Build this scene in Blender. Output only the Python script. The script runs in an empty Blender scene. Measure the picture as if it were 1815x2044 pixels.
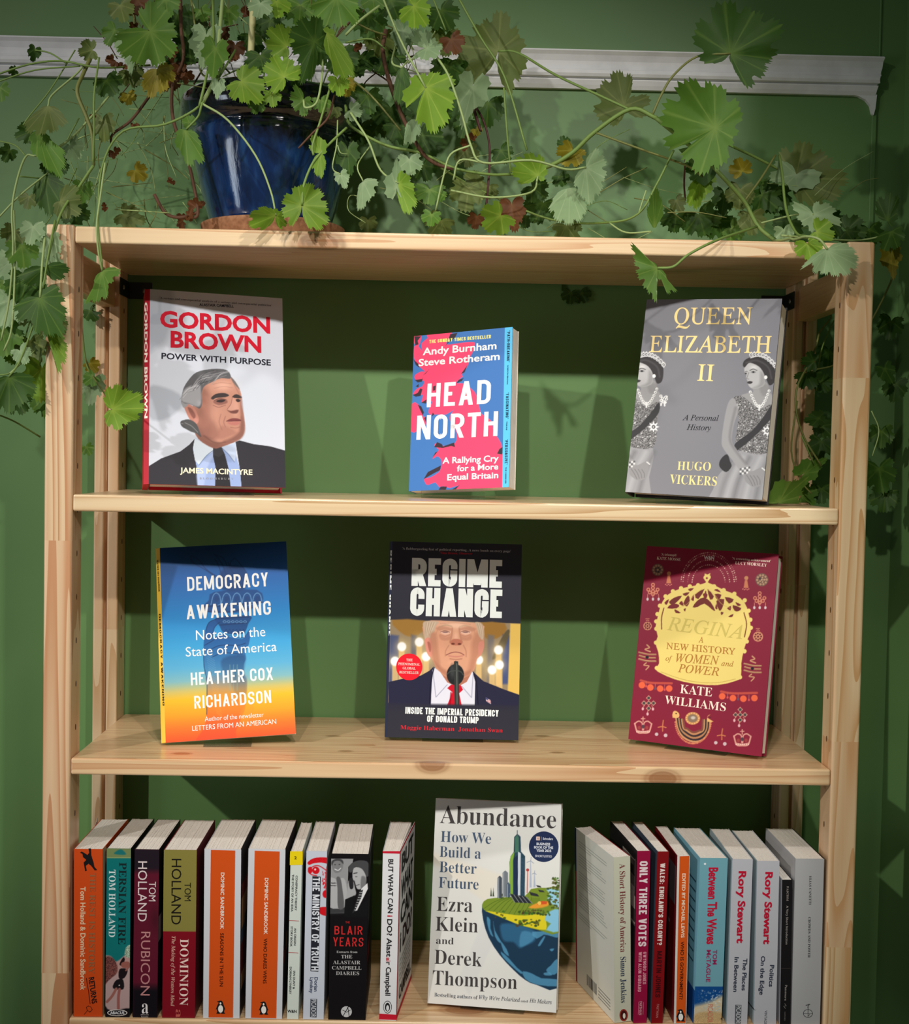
import bpy, bmesh, math, random
import numpy as np
from mathutils import Vector, Matrix

random.seed(7)
SC = bpy.context.scene
COL = SC.collection

# ------------------------------------------------------------------ camera
CAM = np.array([0.38817, -1.43623, 0.61888]); YAW, PITCH, ROLL, FPX = 0.01648, 0.03978, 0.0191, 2653.846
def cam_axes():
    cy, sy, cp, sp = math.cos(YAW), math.sin(YAW), math.cos(PITCH), math.sin(PITCH)
    f = np.array([sy*cp, cy*cp, -sp]); r = np.array([cy, -sy, 0.0]); u = np.cross(r, f)
    c, s = math.cos(ROLL), math.sin(ROLL)
    return np.array([c*r+s*u, -s*r+c*u, f])
AX = cam_axes()
cam = bpy.data.cameras.new('camera'); cam.sensor_fit = 'HORIZONTAL'; cam.sensor_width = 36.0
cam.lens = FPX/1815*36.0; cam.clip_start = 0.02; cam.clip_end = 50
camo = bpy.data.objects.new('camera', cam); COL.objects.link(camo)
camo.matrix_world = Matrix(((AX[0][0], AX[1][0], -AX[2][0], CAM[0]), (AX[0][1], AX[1][1], -AX[2][1], CAM[1]),
                            (AX[0][2], AX[1][2], -AX[2][2], CAM[2]), (0, 0, 0, 1)))
SC.camera = camo
def pj(P):
    q = (np.asarray(P, float)-CAM) @ AX.T
    return np.stack([907.5+FPX*q[..., 0]/q[..., 2], 1022-FPX*q[..., 1]/q[..., 2]], -1)
def ray(u, v):
    return AX.T @ np.array([(u-907.5)/FPX, -(v-1022)/FPX, 1.0])
def un(u, v, Y):
    """the point at depth Y that is seen at pixel (u, v) of the photograph"""
    d = ray(u, v); return CAM+d*((Y-CAM[1])/d[1])

# ------------------------------------------------------------------ light
w = bpy.data.worlds.new('room_light'); SC.world = w; w.use_nodes = True
w.node_tree.nodes['Background'].inputs[0].default_value = (1.0, 0.97, 0.93, 1)
w.node_tree.nodes['Background'].inputs[1].default_value = 0.10
def spot(name, loc, aim, power, size, radius, col=(1, 0.96, 0.9)):
    l = bpy.data.lights.new(name, 'SPOT'); l.energy = power; l.spot_size = math.radians(size); l.spot_blend = 1.0
    l.shadow_soft_size = radius; l.color = col
    o = bpy.data.objects.new(name, l); COL.objects.link(o); o.location = loc
    o.rotation_euler = (Vector(aim)-Vector(loc)).to_track_quat('-Z', 'Y').to_euler()
spot('ceiling_spot_west', (-2.0, -2.5, 2.02), (0.36, 0.2, 0.50), 250, 27.5, 0.035)
spot('ceiling_spot_middle', (0.02, -2.6, 2.02), (0.42, 0.2, 0.53), 130, 28, 0.035)
spot('ceiling_spot_east', (1.25, -2.6, 2.02), (0.42, 0.2, 0.53), 150, 27.5, 0.035)
spot('ceiling_spot_near', (0.40, -1.0, 1.9), (0.40, 0.0, 0.0), 42, 50, 0.05)
wl = bpy.data.lights.new('side_window', 'AREA'); wl.shape = 'RECTANGLE'; wl.size = 0.5; wl.size_y = 0.9; wl.energy = 7.5; wl.color = (0.8, 0.9, 1.0)
wo = bpy.data.objects.new('side_window', wl); COL.objects.link(wo); wo.location = (-2.1, -1.5, 0.45); wo.rotation_euler = (Vector((0.5, 0.1, 0.6))-wo.location).to_track_quat('-Z', 'Y').to_euler()
SC.view_settings.view_transform = 'Standard'; SC.view_settings.look = 'None'
SC.view_settings.gamma = 1.0; SC.view_settings.use_curve_mapping = False
SC.view_settings.exposure = -0.14
SC.render.film_transparent = False

# ------------------------------------------------------------------ helpers
def lin(c):
    return tuple(((x/255)/12.92 if x/255 <= 0.04045 else ((x/255+0.055)/1.055)**2.4) for x in c[:3])
def lin4(c, k=1.0):
    a = lin(c); return (min(a[0]*k, 1), min(a[1]*k, 1), min(a[2]*k, 1), 1)
MATS = {}
def mat(name, col, rough=0.5, metal=0.0, spec=0.5, k=1.0, coat=0.0):
    """plain procedural material; col in sRGB 0..255"""
    if name in MATS: return MATS[name]
    m = bpy.data.materials.new(name); m.use_nodes = True; b = m.node_tree.nodes['Principled BSDF']
    b.inputs['Base Color'].default_value = lin4(col, k); b.inputs['Roughness'].default_value = rough
    b.inputs['Metallic'].default_value = metal; b.inputs['Specular IOR Level'].default_value = spec
    b.inputs['Coat Weight'].default_value = coat
    MATS[name] = m; return m
class NT:
    def __init__(s, m): s.t = m.node_tree; s.n = s.t.nodes; s.l = s.t.links; s.b = s.n['Principled BSDF']
    def new(s, typ, **kw):
        n = s.n.new('ShaderNode'+typ)
        for k, v in kw.items():
            if k.startswith('i_'):
                n.inputs[k[2:].replace('_', ' ')].default_value = v
            else: setattr(n, k, v)
        return n
    def ln(s, a, b): s.l.new(a, b)
    def math(s, op, a, b=None, c=None):
        n = s.n.new('ShaderNodeMath'); n.operation = op
        for i, x in enumerate((a, b, c)):
            if x is None: continue
            if isinstance(x, (int, float)): n.inputs[i].default_value = x
            else: s.ln(x, n.inputs[i])
        return n.outputs[0]
    def mix(s, f, a, b, blend='MIX'):
        n = s.n.new('ShaderNodeMix'); n.data_type = 'RGBA'; n.blend_type = blend
        for sock, x in ((n.inputs[0], f), (n.inputs[6], a), (n.inputs[7], b)):
            if isinstance(x, (int, float)): sock.default_value = x
            elif isinstance(x, tuple): sock.default_value = x
            else: s.ln(x, sock)
        return n.outputs[2]
    def ramp(s, f, stops, interp='LINEAR'):
        n = s.n.new('ShaderNodeValToRGB'); n.color_ramp.interpolation = interp
        e = n.color_ramp.elements
        while len(e) < len(stops): e.new(0.5)
        for q, (p, c) in zip(e, stops): q.position = p; q.color = c
        s.ln(f, n.inputs[0]); return n.outputs[0]

class MB:
    """collects vertices and faces; build() links them as one mesh object"""
    def __init__(s): s.v = []; s.f = []; s.mi = []
    def add(s, vs, fs, mi=0):
        o = len(s.v); s.v += [tuple(map(float, p)) for p in vs]; s.f += [tuple(i+o for i in f) for f in fs]; s.mi += [mi]*len(fs); return s
    def box(s, a, b, mi=0):
        x0, y0, z0 = a; x1, y1, z1 = b
        return s.add([(x0,y0,z0),(x1,y0,z0),(x1,y1,z0),(x0,y1,z0),(x0,y0,z1),(x1,y0,z1),(x1,y1,z1),(x0,y1,z1)],
                     [(0,3,2,1),(4,5,6,7),(0,1,5,4),(1,2,6,5),(2,3,7,6),(3,0,4,7)], mi)
    def tube(s, pts, rad, seg=6, mi=0):
        pts = [Vector(p) for p in pts]; n = len(pts); rs = rad if isinstance(rad, (list, tuple)) else [rad]*n
        vs, fs = [], []; prev = None
        for i, p in enumerate(pts):
            t = (pts[min(i+1, n-1)]-pts[max(i-1, 0)]).normalized()
            if prev is None: a = t.orthogonal().normalized()
            else: a = (prev-t*prev.dot(t)).normalized()
            prev = a; b = t.cross(a)
            for k in range(seg):
                g = 2*math.pi*k/seg; vs.append(p+(a*math.cos(g)+b*math.sin(g))*rs[i])
        for i in range(n-1):
            for k in range(seg):
                k2 = (k+1) % seg; fs.append((i*seg+k, i*seg+k2, (i+1)*seg+k2, (i+1)*seg+k))
        fs.append(tuple(range(seg))[::-1]); fs.append(tuple((n-1)*seg+k for k in range(seg)))
        return s.add(vs, fs, mi)
    def lathe(s, prof, seg=64, mi=0, c=(0, 0, 0)):
        vs, fs = [], []
        for r, z in prof:
            for k in range(seg):
                a = 2*math.pi*k/seg; vs.append((c[0]+r*math.cos(a), c[1]+r*math.sin(a), c[2]+z))
        for i in range(len(prof)-1):
            for k in range(seg):
                k2 = (k+1) % seg; fs.append((i*seg+k, i*seg+k2, (i+1)*seg+k2, (i+1)*seg+k))
        return s.add(vs, fs, mi)
    def build(s, name, mats, parent=None, origin=(0, 0, 0), smooth=False, bevel=0.0, bseg=2, weld=False):
        me = bpy.data.meshes.new(name)
        o_ = Vector(origin); me.from_pydata([tuple(Vector(p)-o_) for p in s.v], [], s.f)
        for m in (mats if isinstance(mats, (list, tuple)) else [mats]): me.materials.append(m)
        me.polygons.foreach_set('material_index', s.mi)
        if smooth: me.polygons.foreach_set('use_smooth', [True]*len(me.polygons))
        me.update()
        o = bpy.data.objects.new(name, me); COL.objects.link(o); o.location = origin
        if bevel:
            b = o.modifiers.new('bevel', 'BEVEL'); b.width = bevel; b.segments = bseg; b.limit_method = 'ANGLE'; b.angle_limit = 0.7
        if parent is not None:
            o.parent = parent; o.location = Vector(origin)-parent.location
        return o
def tag(o, label=None, cat=None, group=None, kind=None):
    for k, v in (('label', label), ('category', cat), ('group', group), ('kind', kind)):
        if v: o[k] = v
    return o
def thing(name, loc, label, cat, group=None):
    o = bpy.data.objects.new(name, None); COL.objects.link(o); o.location = loc; o.empty_display_size = 0.05
    return tag(o, label, cat, group)
def spline(pts, n=6, closed=False):
    """Catmull-Rom through points of any dimension"""
    P = [np.array(p, float) for p in pts]; N = len(P); out = []
    rng = range(N) if closed else range(N-1)
    for i in rng:
        p1, p2 = P[i], P[(i+1) % N]
        p0 = P[(i-1) % N] if closed or i > 0 else 2*p1-p2
        p3 = P[(i+2) % N] if closed or i < N-2 else 2*p2-p1
        for k in range(n):
            t = k/n
            out.append(0.5*(2*p1+(p2-p0)*t+(2*p0-5*p1+4*p2-p3)*t*t+(3*p1-p0-3*p2+p3)*t**3))
    if not closed: out.append(P[-1])
    return out

# ------------------------------------------------------------------ setting
D = 0.25136; WALL_Y = 0.2545
def wall_mat(name, col, k=1.0):
    m = mat(name, col, rough=0.42, spec=0.35, k=k); t = NT(m)
    tc = t.new('TexCoord'); mp = t.new('Mapping'); mp.inputs['Scale'].default_value = (1, 1, 1); t.ln(tc.outputs['Object'], mp.inputs[0])
    n1 = t.new('TexNoise'); n1.inputs['Scale'].default_value = 2.6; n1.inputs['Detail'].default_value = 4; t.ln(mp.outputs[0], n1.inputs['Vector'])
    c = t.ramp(n1.outputs[0], [(0.3, lin4([x*0.94 for x in col], k)), (0.7, lin4([min(255, x*1.05) for x in col], k))])
    t.ln(c, t.b.inputs['Base Color'])
    mp2 = t.new('Mapping'); mp2.inputs['Scale'].default_value = (60, 60, 260); t.ln(tc.outputs['Object'], mp2.inputs[0])
    n2 = t.new('TexNoise'); n2.inputs['Scale'].default_value = 1.0; n2.inputs['Detail'].default_value = 3; t.ln(mp2.outputs[0], n2.inputs['Vector'])
    bp = t.new('Bump'); bp.inputs['Strength'].default_value = 0.05; bp.inputs['Distance'].default_value = 0.001
    t.ln(n2.outputs[0], bp.inputs['Height']); t.ln(bp.outputs[0], t.b.inputs['Normal'])
    return m
M_WALL = wall_mat('green_wall_paint', (102, 140, 84))
M_TRIM = mat('white_gloss_paint', (205, 205, 205), rough=0.4)
t = NT(M_TRIM); n = t.new('TexNoise'); n.inputs['Scale'].default_value = 30; n.inputs['Detail'].default_value = 5
tc = t.new('TexCoord'); t.ln(tc.outputs['Object'], n.inputs['Vector'])
t.ln(t.ramp(n.outputs[0], [(0.35, lin4((222, 222, 224))), (0.6, lin4((236, 236, 238)))]), t.b.inputs['Base Color'])
bp = t.new('Bump'); bp.inputs['Strength'].default_value = 0.25; bp.inputs['Distance'].default_value = 0.002; t.ln(n.outputs[0], bp.inputs['Height']); t.ln(bp.outputs[0], t.b.inputs['Normal'])
XC = 0.975                       # corner with the right wall
tag(MB().box((-2.2, WALL_Y, -0.95), (XC+0.1, WALL_Y+0.1, 2.3)).build('wall_back', M_WALL), kind='structure')
tag(MB().box((XC, -0.95, -0.95), (XC+0.1, WALL_Y, 2.3)).build('wall_right', M_WALL), kind='structure')
M_FLOOR = mat('dark_boards', (96, 74, 52), rough=0.5)
tag(MB().box((-2.2, -3.2, -1.0), (XC+0.1, WALL_Y, -0.95)).build('floor', M_FLOOR), kind='structure')
# dado rail: an extruded profile (depth, height) along the back wall, broken off near the corner
prof = [(0, -.0225), (.006, -.0225), (.0085, -.018), (.0105, -.0125), (.0105, -.0112), (.0085, -.0105), (.0085, -.0098), (.0140, -.0090), (.0155, -.0055), (.0150, -.0010), (.0128, .0002), (.0118, .0030), (.0125, .0100), (.0150, .0170), (.0185, .0210), (.0185, .0225), (0, .0225)]
def rail(x0, x1, z, ragged):
    b = MB(); xs = [x0+(x1-x0)*i/12 for i in range(13)]; vs = []
    rr = random.Random(3)
    for i, x in enumerate(xs):
        for j, (d, h) in enumerate(prof):
            xx = x
            if i == 12 and ragged: xx = x-0.004*(1-(h+.0225)/.045)*1.6+rr.uniform(-.0012, .0012)
            vs.append((xx, WALL_Y-d, z+h))
    n = len(prof); fs = []
    for i in range(12):
        for j in range(n-1): fs.append((i*n+j, (i+1)*n+j, (i+1)*n+j+1, i*n+j+1))
    fs.append(tuple(range(n))); fs.append(tuple(12*n+j for j in range(n))[::-1])
    return b.add(vs, fs)
r = rail(-2.2, 0.9425, 1.1085, True)
# filler that runs down from the rail end in a curved tongue
tong = [(0.902, 1.0875), (0.915, 1.0850), (0.924, 1.0805), (0.930, 1.0735), (0.9325, 1.064), (0.9345, 1.062), (0.9365, 1.070), (0.938, 1.0875)]
r.add([(x, WALL_Y-.006, z) for x, z in tong]+[(x, WALL_Y, z) for x, z in tong], [tuple(range(8))]+[(i, i+8, (i+1) % 8+8, (i+1) % 8) for i in range(8)])
tag(r.build('trim_1', M_TRIM), kind='structure')
# thin painted beads: one vertical below and above the rail end
b = MB(); b.box((0.9335, WALL_Y-.003, -0.95), (0.9395, WALL_Y, 1.0635)); b.box((0.9400, WALL_Y-.002, 1.1315), (0.9425, WALL_Y, 2.3))
tag(b.build('trim_2', M_WALL, bevel=.0008), kind='structure')
# rail on the right wall, its torn end towards the corner
b = MB(); z0 = 1.139
vs = []
for i, y in enumerate([0.185, -0.95]):
    for d, h in prof: vs.append((XC-d, y-(0.016*(1-(h+.0225)/.045) if i == 0 else 0)*-1, z0+h*1.25))
n = len(prof); b.add(vs, [(j, j+1, n+j+1, n+j) for j in range(n-1)]+[tuple(range(n))[::-1], tuple(n+j for j in range(n))])
tag(b.build('trim_3', M_TRIM), kind='structure')

# ------------------------------------------------------------------ bookcase
def wood(name, axis, seed, light=(238, 214, 176), dark=(206, 164, 118), knots=(), joints=(), streak=0.75, scale=1.0, rough=0.36, alf=0.8):
    """pine: growth rings cut along the board, finger joints and knots"""
    m = bpy.data.materials.new(name); m.use_nodes = True; t = NT(m); b = t.b
    tc = t.new('TexCoord'); sep = t.new('SeparateXYZ'); t.ln(tc.outputs['Object'], sep.inputs[0])
    A = {'X': 0, 'Y': 1, 'Z': 2}[axis]; o = [i for i in range(3) if i != A]
    along = sep.outputs[A]
    step = None
    for j in joints:
        g = t.math('GREATER_THAN', along, j); step = g if step is None else t.math('ADD', step, g)
    al = t.math('MULTIPLY', along, alf*scale)
    if step is not None: al = t.math('ADD', al, t.math('MULTIPLY', step, 7.3))
    cmb = t.new('CombineXYZ')
    t.ln(t.math('ADD', al, seed*3.71), cmb.inputs[0])
    t.ln(t.math('MULTIPLY', sep.outputs[o[0]], 24*scale), cmb.inputs[1]); t.ln(t.math('MULTIPLY', sep.outputs[o[1]], 24*scale), cmb.inputs[2])
    ns = t.new('TexNoise'); ns.inputs['Scale'].default_value = 1.0; ns.inputs['Detail'].default_value = 1.5; ns.inputs['Roughness'].default_value = 0.4
    t.ln(cmb.outputs[0], ns.inputs['Vector'])
    ring = t.math('MULTIPLY', ns.outputs[0], 11.0)
    fr = t.math('FRACT', ring)
    line = t.math('POWER', fr, 2.2)
    nf = t.new('TexNoise'); nf.inputs['Scale'].default_value = 1.0; nf.inputs['Detail'].default_value = 3
    mp = t.new('Mapping'); sc = [340, 340, 340]; sc[A] = 9; mp.inputs['Scale'].default_value = sc; t.ln(tc.outputs['Object'], mp.inputs[0]); t.ln(mp.outputs[0], nf.inputs['Vector'])
    fac = t.math('ADD', t.math('MULTIPLY', line, streak), t.math('MULTIPLY', nf.outputs[0], 0.22))
    col = t.ramp(fac, [(0.05, lin4(light)), (0.85, lin4(dark))])
    nl = t.new('TexNoise'); nl.inputs['Scale'].default_value = 2.0; t.ln(cmb.outputs[0], nl.inputs['Vector'])
    col = t.mix(t.math('MULTIPLY', nl.outputs[0], 0.5), col, lin4((226, 182, 136)))
    if step is not None:
        col = t.mix(t.math('MULTIPLY', t.math('FRACT', t.math('MULTIPLY', step, 0.5)), 0.5), col, lin4((220, 164, 124)))
    for (kx, ky, kz, r, s) in knots:
        d = t.new('VectorMath'); d.operation = 'SUBTRACT'; d.inputs[1].default_value = (kx, ky, kz); t.ln(tc.outputs['Object'], d.inputs[0])
        mu = t.new('VectorMath'); mu.operation = 'MULTIPLY'; k3 = [1, 1, 1]; k3[A] = 0.55; mu.inputs[1].default_value = k3; t.ln(d.outputs[0], mu.inputs[0])
        le = t.new('VectorMath'); le.operation = 'LENGTH'; t.ln(mu.outputs[0], le.inputs[0])
        f = t.math('SUBTRACT', 1.0, t.math('DIVIDE', le.outputs['Value'], r)); f = t.math('MAXIMUM', f, 0.0)
        rg = t.math('ADD', t.math('MULTIPLY', t.math('SINE', t.math('MULTIPLY', le.outputs['Value'], 26/r)), 0.18), 0.8)
        f = t.math('MINIMUM', t.math('MULTIPLY', t.math('MULTIPLY', f, 2.6), rg), 1.0)
        col = t.mix(t.math('MULTIPLY', f, s*.8), col, lin4((144, 88, 48)))
    t.ln(col, b.inputs['Base Color'])
    b.inputs['Roughness'].default_value = rough; b.inputs['Specular IOR Level'].default_value = 0.5; b.inputs['Coat Weight'].default_value = 0.25; b.inputs['Coat Roughness'].default_value = 0.25
    bp = t.new('Bump'); bp.inputs['Strength'].default_value = 0.12; bp.inputs['Distance'].default_value = 0.001
    t.ln(nf.outputs[0], bp.inputs['Height']); t.ln(bp.outputs[0], b.inputs['Normal'])
    return m
W, PW, PD, TH = 0.830, 0.03018, 0.0412, 0.0181
ZS = [0.85992, 0.57307, 0.28689, 0.0]
ZP = 0.8615
case = thing('bookcase', (W/2, D/2, -0.95), 'tall open pine bookcase with pale slotted posts against the green wall', 'bookcase')
M_DARK = mat('hole_shadow_wood', (84, 62, 42), rough=0.9)
def post(x0, x1, y0, y1, m, groove, side):
    b = MB()
    if not groove: b.box((x0, y0, -0.95), (x1, y1, ZP))
    else:           # a slot runs down the front face
        g0, g1, gd = x0+(x1-x0)*0.41, x0+(x1-x0)*0.55, 0.009
        pr = [(x0, y0), (g0, y0), (g0, y0+gd), (g1, y0+gd), (g1, y0), (x1, y0), (x1, y1), (x0, y1)]
        n = len(pr); b.add([(x, y, -0.95) for x, y in pr]+[(x, y, ZP) for x, y in pr], [(i, (i+1) % n, (i+1) % n+n, i+n) for i in range(n)]+[tuple(range(n))[::-1], tuple(range(n, 2*n))])
    o = b.build('post', [m], case, origin=((x0+x1)/2, (y0+y1)/2, 0), bevel=0.0028, bseg=3)
    hb = MB(); z = 0.6515-0.0478*13
    xf = x1 if side > 0 else x0
    while z < 0.83:
        yc = (y0+y1)/2; ring = [(xf+side*0.0004, yc+0.0015*math.cos(a), z+0.0033*math.sin(a)) for a in np.linspace(0, 2*math.pi, 10, endpoint=False)]
        hb.add(ring+[(xf-side*0.004, p[1], p[2]) for p in ring], [tuple(range(10))]+[(i, (i+1) % 10, (i+1) % 10+10, i+10) for i in range(10)])
        z += 0.0478
    h = hb.build('shelf_pin_hole', [M_DARK], o, origin=((x0+x1)/2, (y0+y1)/2, 0)); h.location = (0, 0, 0); h['kind'] = 'stuff'
    return o
post(-PW, 0, 0, PD, wood('pine_front_left', 'Z', 1.3, light=(238, 214, 176), dark=(190, 128, 86), joints=(0.523, 0.05), streak=1.0), False, 1)
post(W, W+PW, 0, PD, wood('pine_front_right', 'Z', 5.1, light=(240, 214, 172), dark=(208, 158, 104), joints=(0.318, 0.715, 0.09), streak=0.95, alf=2.0), False, -1)
post(-PW, 0, D-PD, D, wood('pine_back_left', 'Z', 9.4, joints=(0.40,), scale=1.3), True, 1)
post(W, W+PW, D-PD, D, wood('pine_back_right', 'Z', 2.2, scale=1.2, joints=(0.47,)), True, -1)
for i, x in enumerate((-PW+0.006, W+0.006)):
    b = MB(); b.box((x, PD-0.001, 0.797), (x+0.018, D-PD+0.001, 0.839))
    b.build('side_rail', wood('pine_side_rail_%d' % i, 'Y', 3.3+i, light=(222, 186, 140), scale=1.5), case, origin=(x+.009, D/2, .82), bevel=0.002)
KN = [[(-0.155, -0.127, -0.005, 0.020, 0.9)], [(0.28, 0.05, 0.0, .006, .8)],
      [(-0.022, -0.122, 0.008, 0.013, .9), (0.230, -0.127, -0.004, 0.014, .9), (-0.30, -.095, .009, .008, .9), (0.12, -0.06, .009, .006, .9), (-.14, .01, .009, .006, .9), (0.11, .03, .009, .006, .9), (-0.12, -0.07, .009, .006, .8)],
      [(0.02, -0.09, .009, .02, .9), (0.22, -0.06, .009, .012, .9)]]
for i, z in enumerate(ZS):
    b = MB(); b.box((0.0006, 0.0005, z-TH), (W-0.0006, D, z))
    lt, dk = [((242, 218, 176), (214, 164, 118)), ((242, 222, 182), (194, 154, 108)), ((238, 206, 162), (204, 150, 106)), ((236, 206, 162), (198, 152, 106))][i]
    b.build('shelf', wood('pine_shelf_%d' % i, 'X', 4.0+2.7*i, light=lt, dark=dk, knots=KN[i], scale=1.6, streak=0.8, rough=0.3), case, origin=(W/2, D/2, z-TH/2), bevel=0.0022, bseg=3)
# black angle brackets that hold the top to the wall
M_BLK = mat('black_painted_steel', (22, 22, 22), rough=0.4)
for i, (xp, s) in enumerate(((0.0, 1), (W, -1))):
    b = MB(); x0, x1 = sorted((xp+s*0.0003, xp+s*0.0018))
    b.box((x0, 0.205, 0.8125), (x1, WALL_Y-0.0003, 0.8335))
    x0, x1 = sorted((xp+s*0.0003, xp+s*0.030)); b.box((x0, WALL_Y-0.0018, 0.8125), (x1, WALL_Y-0.0003, 0.8335))
    o = b.build('angle_bracket', M_BLK, case, origin=(xp, 0.23, 0.823), bevel=0.0006)
    sb = MB(); c = (xp+s*0.0018, 0.222, 0.823)
    sb.lathe([(0.0001, .0012), (.002, .001), (.0032, 0), (.0032, -.0004)], seg=12)
    sb.v = [(c[0]+s*z, c[1]+x, c[2]+y) for x, y, z in sb.v]
    sc2 = MB().lathe([(0.0001, .0012), (.002, .001), (.0032, 0), (.0032, -.0004)], seg=12); c2 = (xp+s*0.020, WALL_Y-.0018, 0.823)
    k = len(sb.v); sb.v += [(c2[0]+x, c2[1]-z, c2[2]+y) for x, y, z in sc2.v]; sb.f += [tuple(q+k for q in f) for f in sc2.f]; sb.mi += sc2.mi
    s_ = sb.build('screw_head', mat('steel_screw', (150, 150, 150), rough=.3, metal=1.0), o, origin=(xp, 0.23, 0.823), smooth=True); s_.location = (0, 0, 0)
# ------------------------------------------------------------------ lettering
def mp_(s, U, l, ex={}):
    o = ''
    for c in s:
        if c in ex: o += ex[c]
        elif 'A' <= c <= 'Z': o += chr(U+ord(c)-65)
        elif 'a' <= c <= 'z': o += chr(l+ord(c)-97)
        else: o += c
    return o
FSTY = {'n': (None, 0.0), 'b': (None, 0.022), 'B': (None, 0.034), 's': ((0x1D400, 0x1D41A), -0.0062), 'S': ((0x1D400, 0x1D41A), 0.0), 'i': ((0x1D434, 0x1D44E), 0.004), 'r': ((0x1D434, 0x1D44E), 0.006)}
GC = {}; _fc = {}
def _eval(body, off):
    k = off
    if k not in _fc:
        c = bpy.data.curves.new('glyph_source', 'FONT'); c.offset = off; c.resolution_u = 3; c.size = 1
        _fc[k] = (c, bpy.data.objects.new('glyph_source', c)); COL.objects.link(_fc[k][1])
    c, o = _fc[k]; c.body = body
    dg = bpy.context.evaluated_depsgraph_get(); dg.update()
    me = bpy.data.meshes.new_from_object(o.evaluated_get(dg))
    v = np.empty(len(me.vertices)*3, np.float32); me.vertices.foreach_get('co', v); v = v.reshape(-1, 3)[:, :2].astype(float)
    f = [tuple(p.vertices) for p in me.polygons]; bpy.data.meshes.remove(me)
    return v, f
def glyph(ch, sty):
    k = (ch, sty)
    if k in GC: return GC[k]
    tab, off = FSTY[sty]; sub = mp_(ch, *tab, {'h': '\u210e'} if sty in 'ir' else {}) if tab else ch
    if ('bar', off) not in GC: GC[('bar', off)] = _eval('|', off)[0][:, 0].max()
    if ch == ' ': r = (np.zeros((0, 2)), [], 0.27)
    else:
        v, f = _eval(sub, off); v2, _ = _eval(sub+'|', off)
        adv = v2[:, 0].max()-GC[('bar', off)]
        if sty == 'r': v = v.copy(); v[:, 0] -= v[:, 1]*0.277
        r = (v, f, adv)
    GC[k] = r; return r
CAPH = {}
def caph(sty):
    if sty not in CAPH: CAPH[sty] = glyph('H', sty)[0][:, 1].max()
    return CAPH[sty]
# condensed block capitals drawn as strokes: (width, strokes); a third 1 rounds the corner
R_ = 1
# strokes of four numbers are slanted bars cut level at both ends
CG = {'A': (1.06, [(0, 0, .5, 1), (1, 0, .5, 1), [(.2, .27), (.8, .27)]]), 'B': (1, [[(0, 0), (0, 1), (.95, 1, 1), (.95, .54, 1), (0, .54)], [(0, .54), (1, .54, 1), (1, 0, 1), (0, 0), (0, .2)]]),
 'C': (1, [[(1, .63), (1, 1, 1), (0, 1, 1), (0, 0, 1), (1, 0, 1), (1, .37)]]), 'D': (1, [[(0, .5), (0, 0), (1, 0, 1), (1, 1, 1), (0, 1), (0, .5)]]),
 'E': (.84, [[(1, 1), (0, 1), (0, 0), (1, 0)], [(0, .52), (.85, .52)]]), 'F': (.82, [[(1, 1), (0, 1), (0, 0)], [(0, .5), (.85, .5)]]),
 'G': (1, [[(1, .66), (1, 1, 1), (0, 1, 1), (0, 0, 1), (1, 0, 1), (1, .46), (.55, .46)]]), 'H': (1, [[(0, 0), (0, 1)], [(1, 0), (1, 1)], [(0, .52), (1, .52)]]),
 'I': (0, [[(0, 0), (0, 1)]]), 'J': (.85, [[(1, 1), (1, 0, 1), (0, 0, 1), (0, .3)]]), 'K': (1, [[(0, 0), (0, 1)], (.1, .38, .95, 1), (.28, .6, 1, 0)]),
 'L': (.8, [[(0, 1), (0, 0), (1, 0)]]), 'M': (1.4, [[(0, 0), (0, 1)], [(1, 0), (1, 1)], (0, 1, .5, .08), (1, 1, .5, .08)]), 'N': (1.04, [[(0, 0), (0, 1)], [(1, 0), (1, 1)], (0, 1, 1, 0)]),
 'O': (1, [[(0, .5), (0, 1, 1), (1, 1, 1), (1, 0, 1), (0, 0, 1), (0, .5)]]), 'P': (1, [[(0, 0), (0, 1), (1, 1, 1), (1, .45, 1), (0, .45)]]),
 'R': (1, [[(0, 0), (0, 1), (1, 1, 1), (1, .47, 1), (0, .47)], (.42, .52, 1, 0)]),
 'S': (1, [[(1, .7), (1, 1, 1), (0, 1, 1), (0, .53, 1), (1, .47, 1), (1, 0, 1), (0, 0, 1), (0, .3)]]), 'T': (.95, [[(0, 1), (1, 1)], [(.5, 1), (.5, 0)]]),
 'U': (1, [[(0, 1), (0, 0, 1), (1, 0, 1), (1, 1)]]), 'V': (1.04, [(0, 1, .5, 0), (1, 1, .5, 0)]), 'W': (1.55, [(0, 1, .27, 0), (.5, 1, .27, 0), (.5, 1, .73, 0), (1, 1, .73, 0)]),
 'X': (1.04, [(0, 0, 1, 1), (0, 1, 1, 0)]), 'Y': (1.02, [(0, 1, .5, .4), (1, 1, .5, .4), [(.5, .5), (.5, 0)]]), 'Z': (.9, [[(0, 1), (1, 1)], [(0, 0), (1, 0)], (0, 0, 1, 1)]),
 "'": (0, [[(0, .8), (0, 1)]]), '?': (.9, [[(0, .72), (0, 1, 1), (1, 1, 1), (1, .5, 1), (.5, .5), (.5, .28)], [(.5, 0), (.5, .1)]]), ':': (0, [[(0, 0), (0, .12)], [(0, .5), (0, .66)]]),
 '-': (.6, [[(0, .45), (1, .45)]])}
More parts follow.
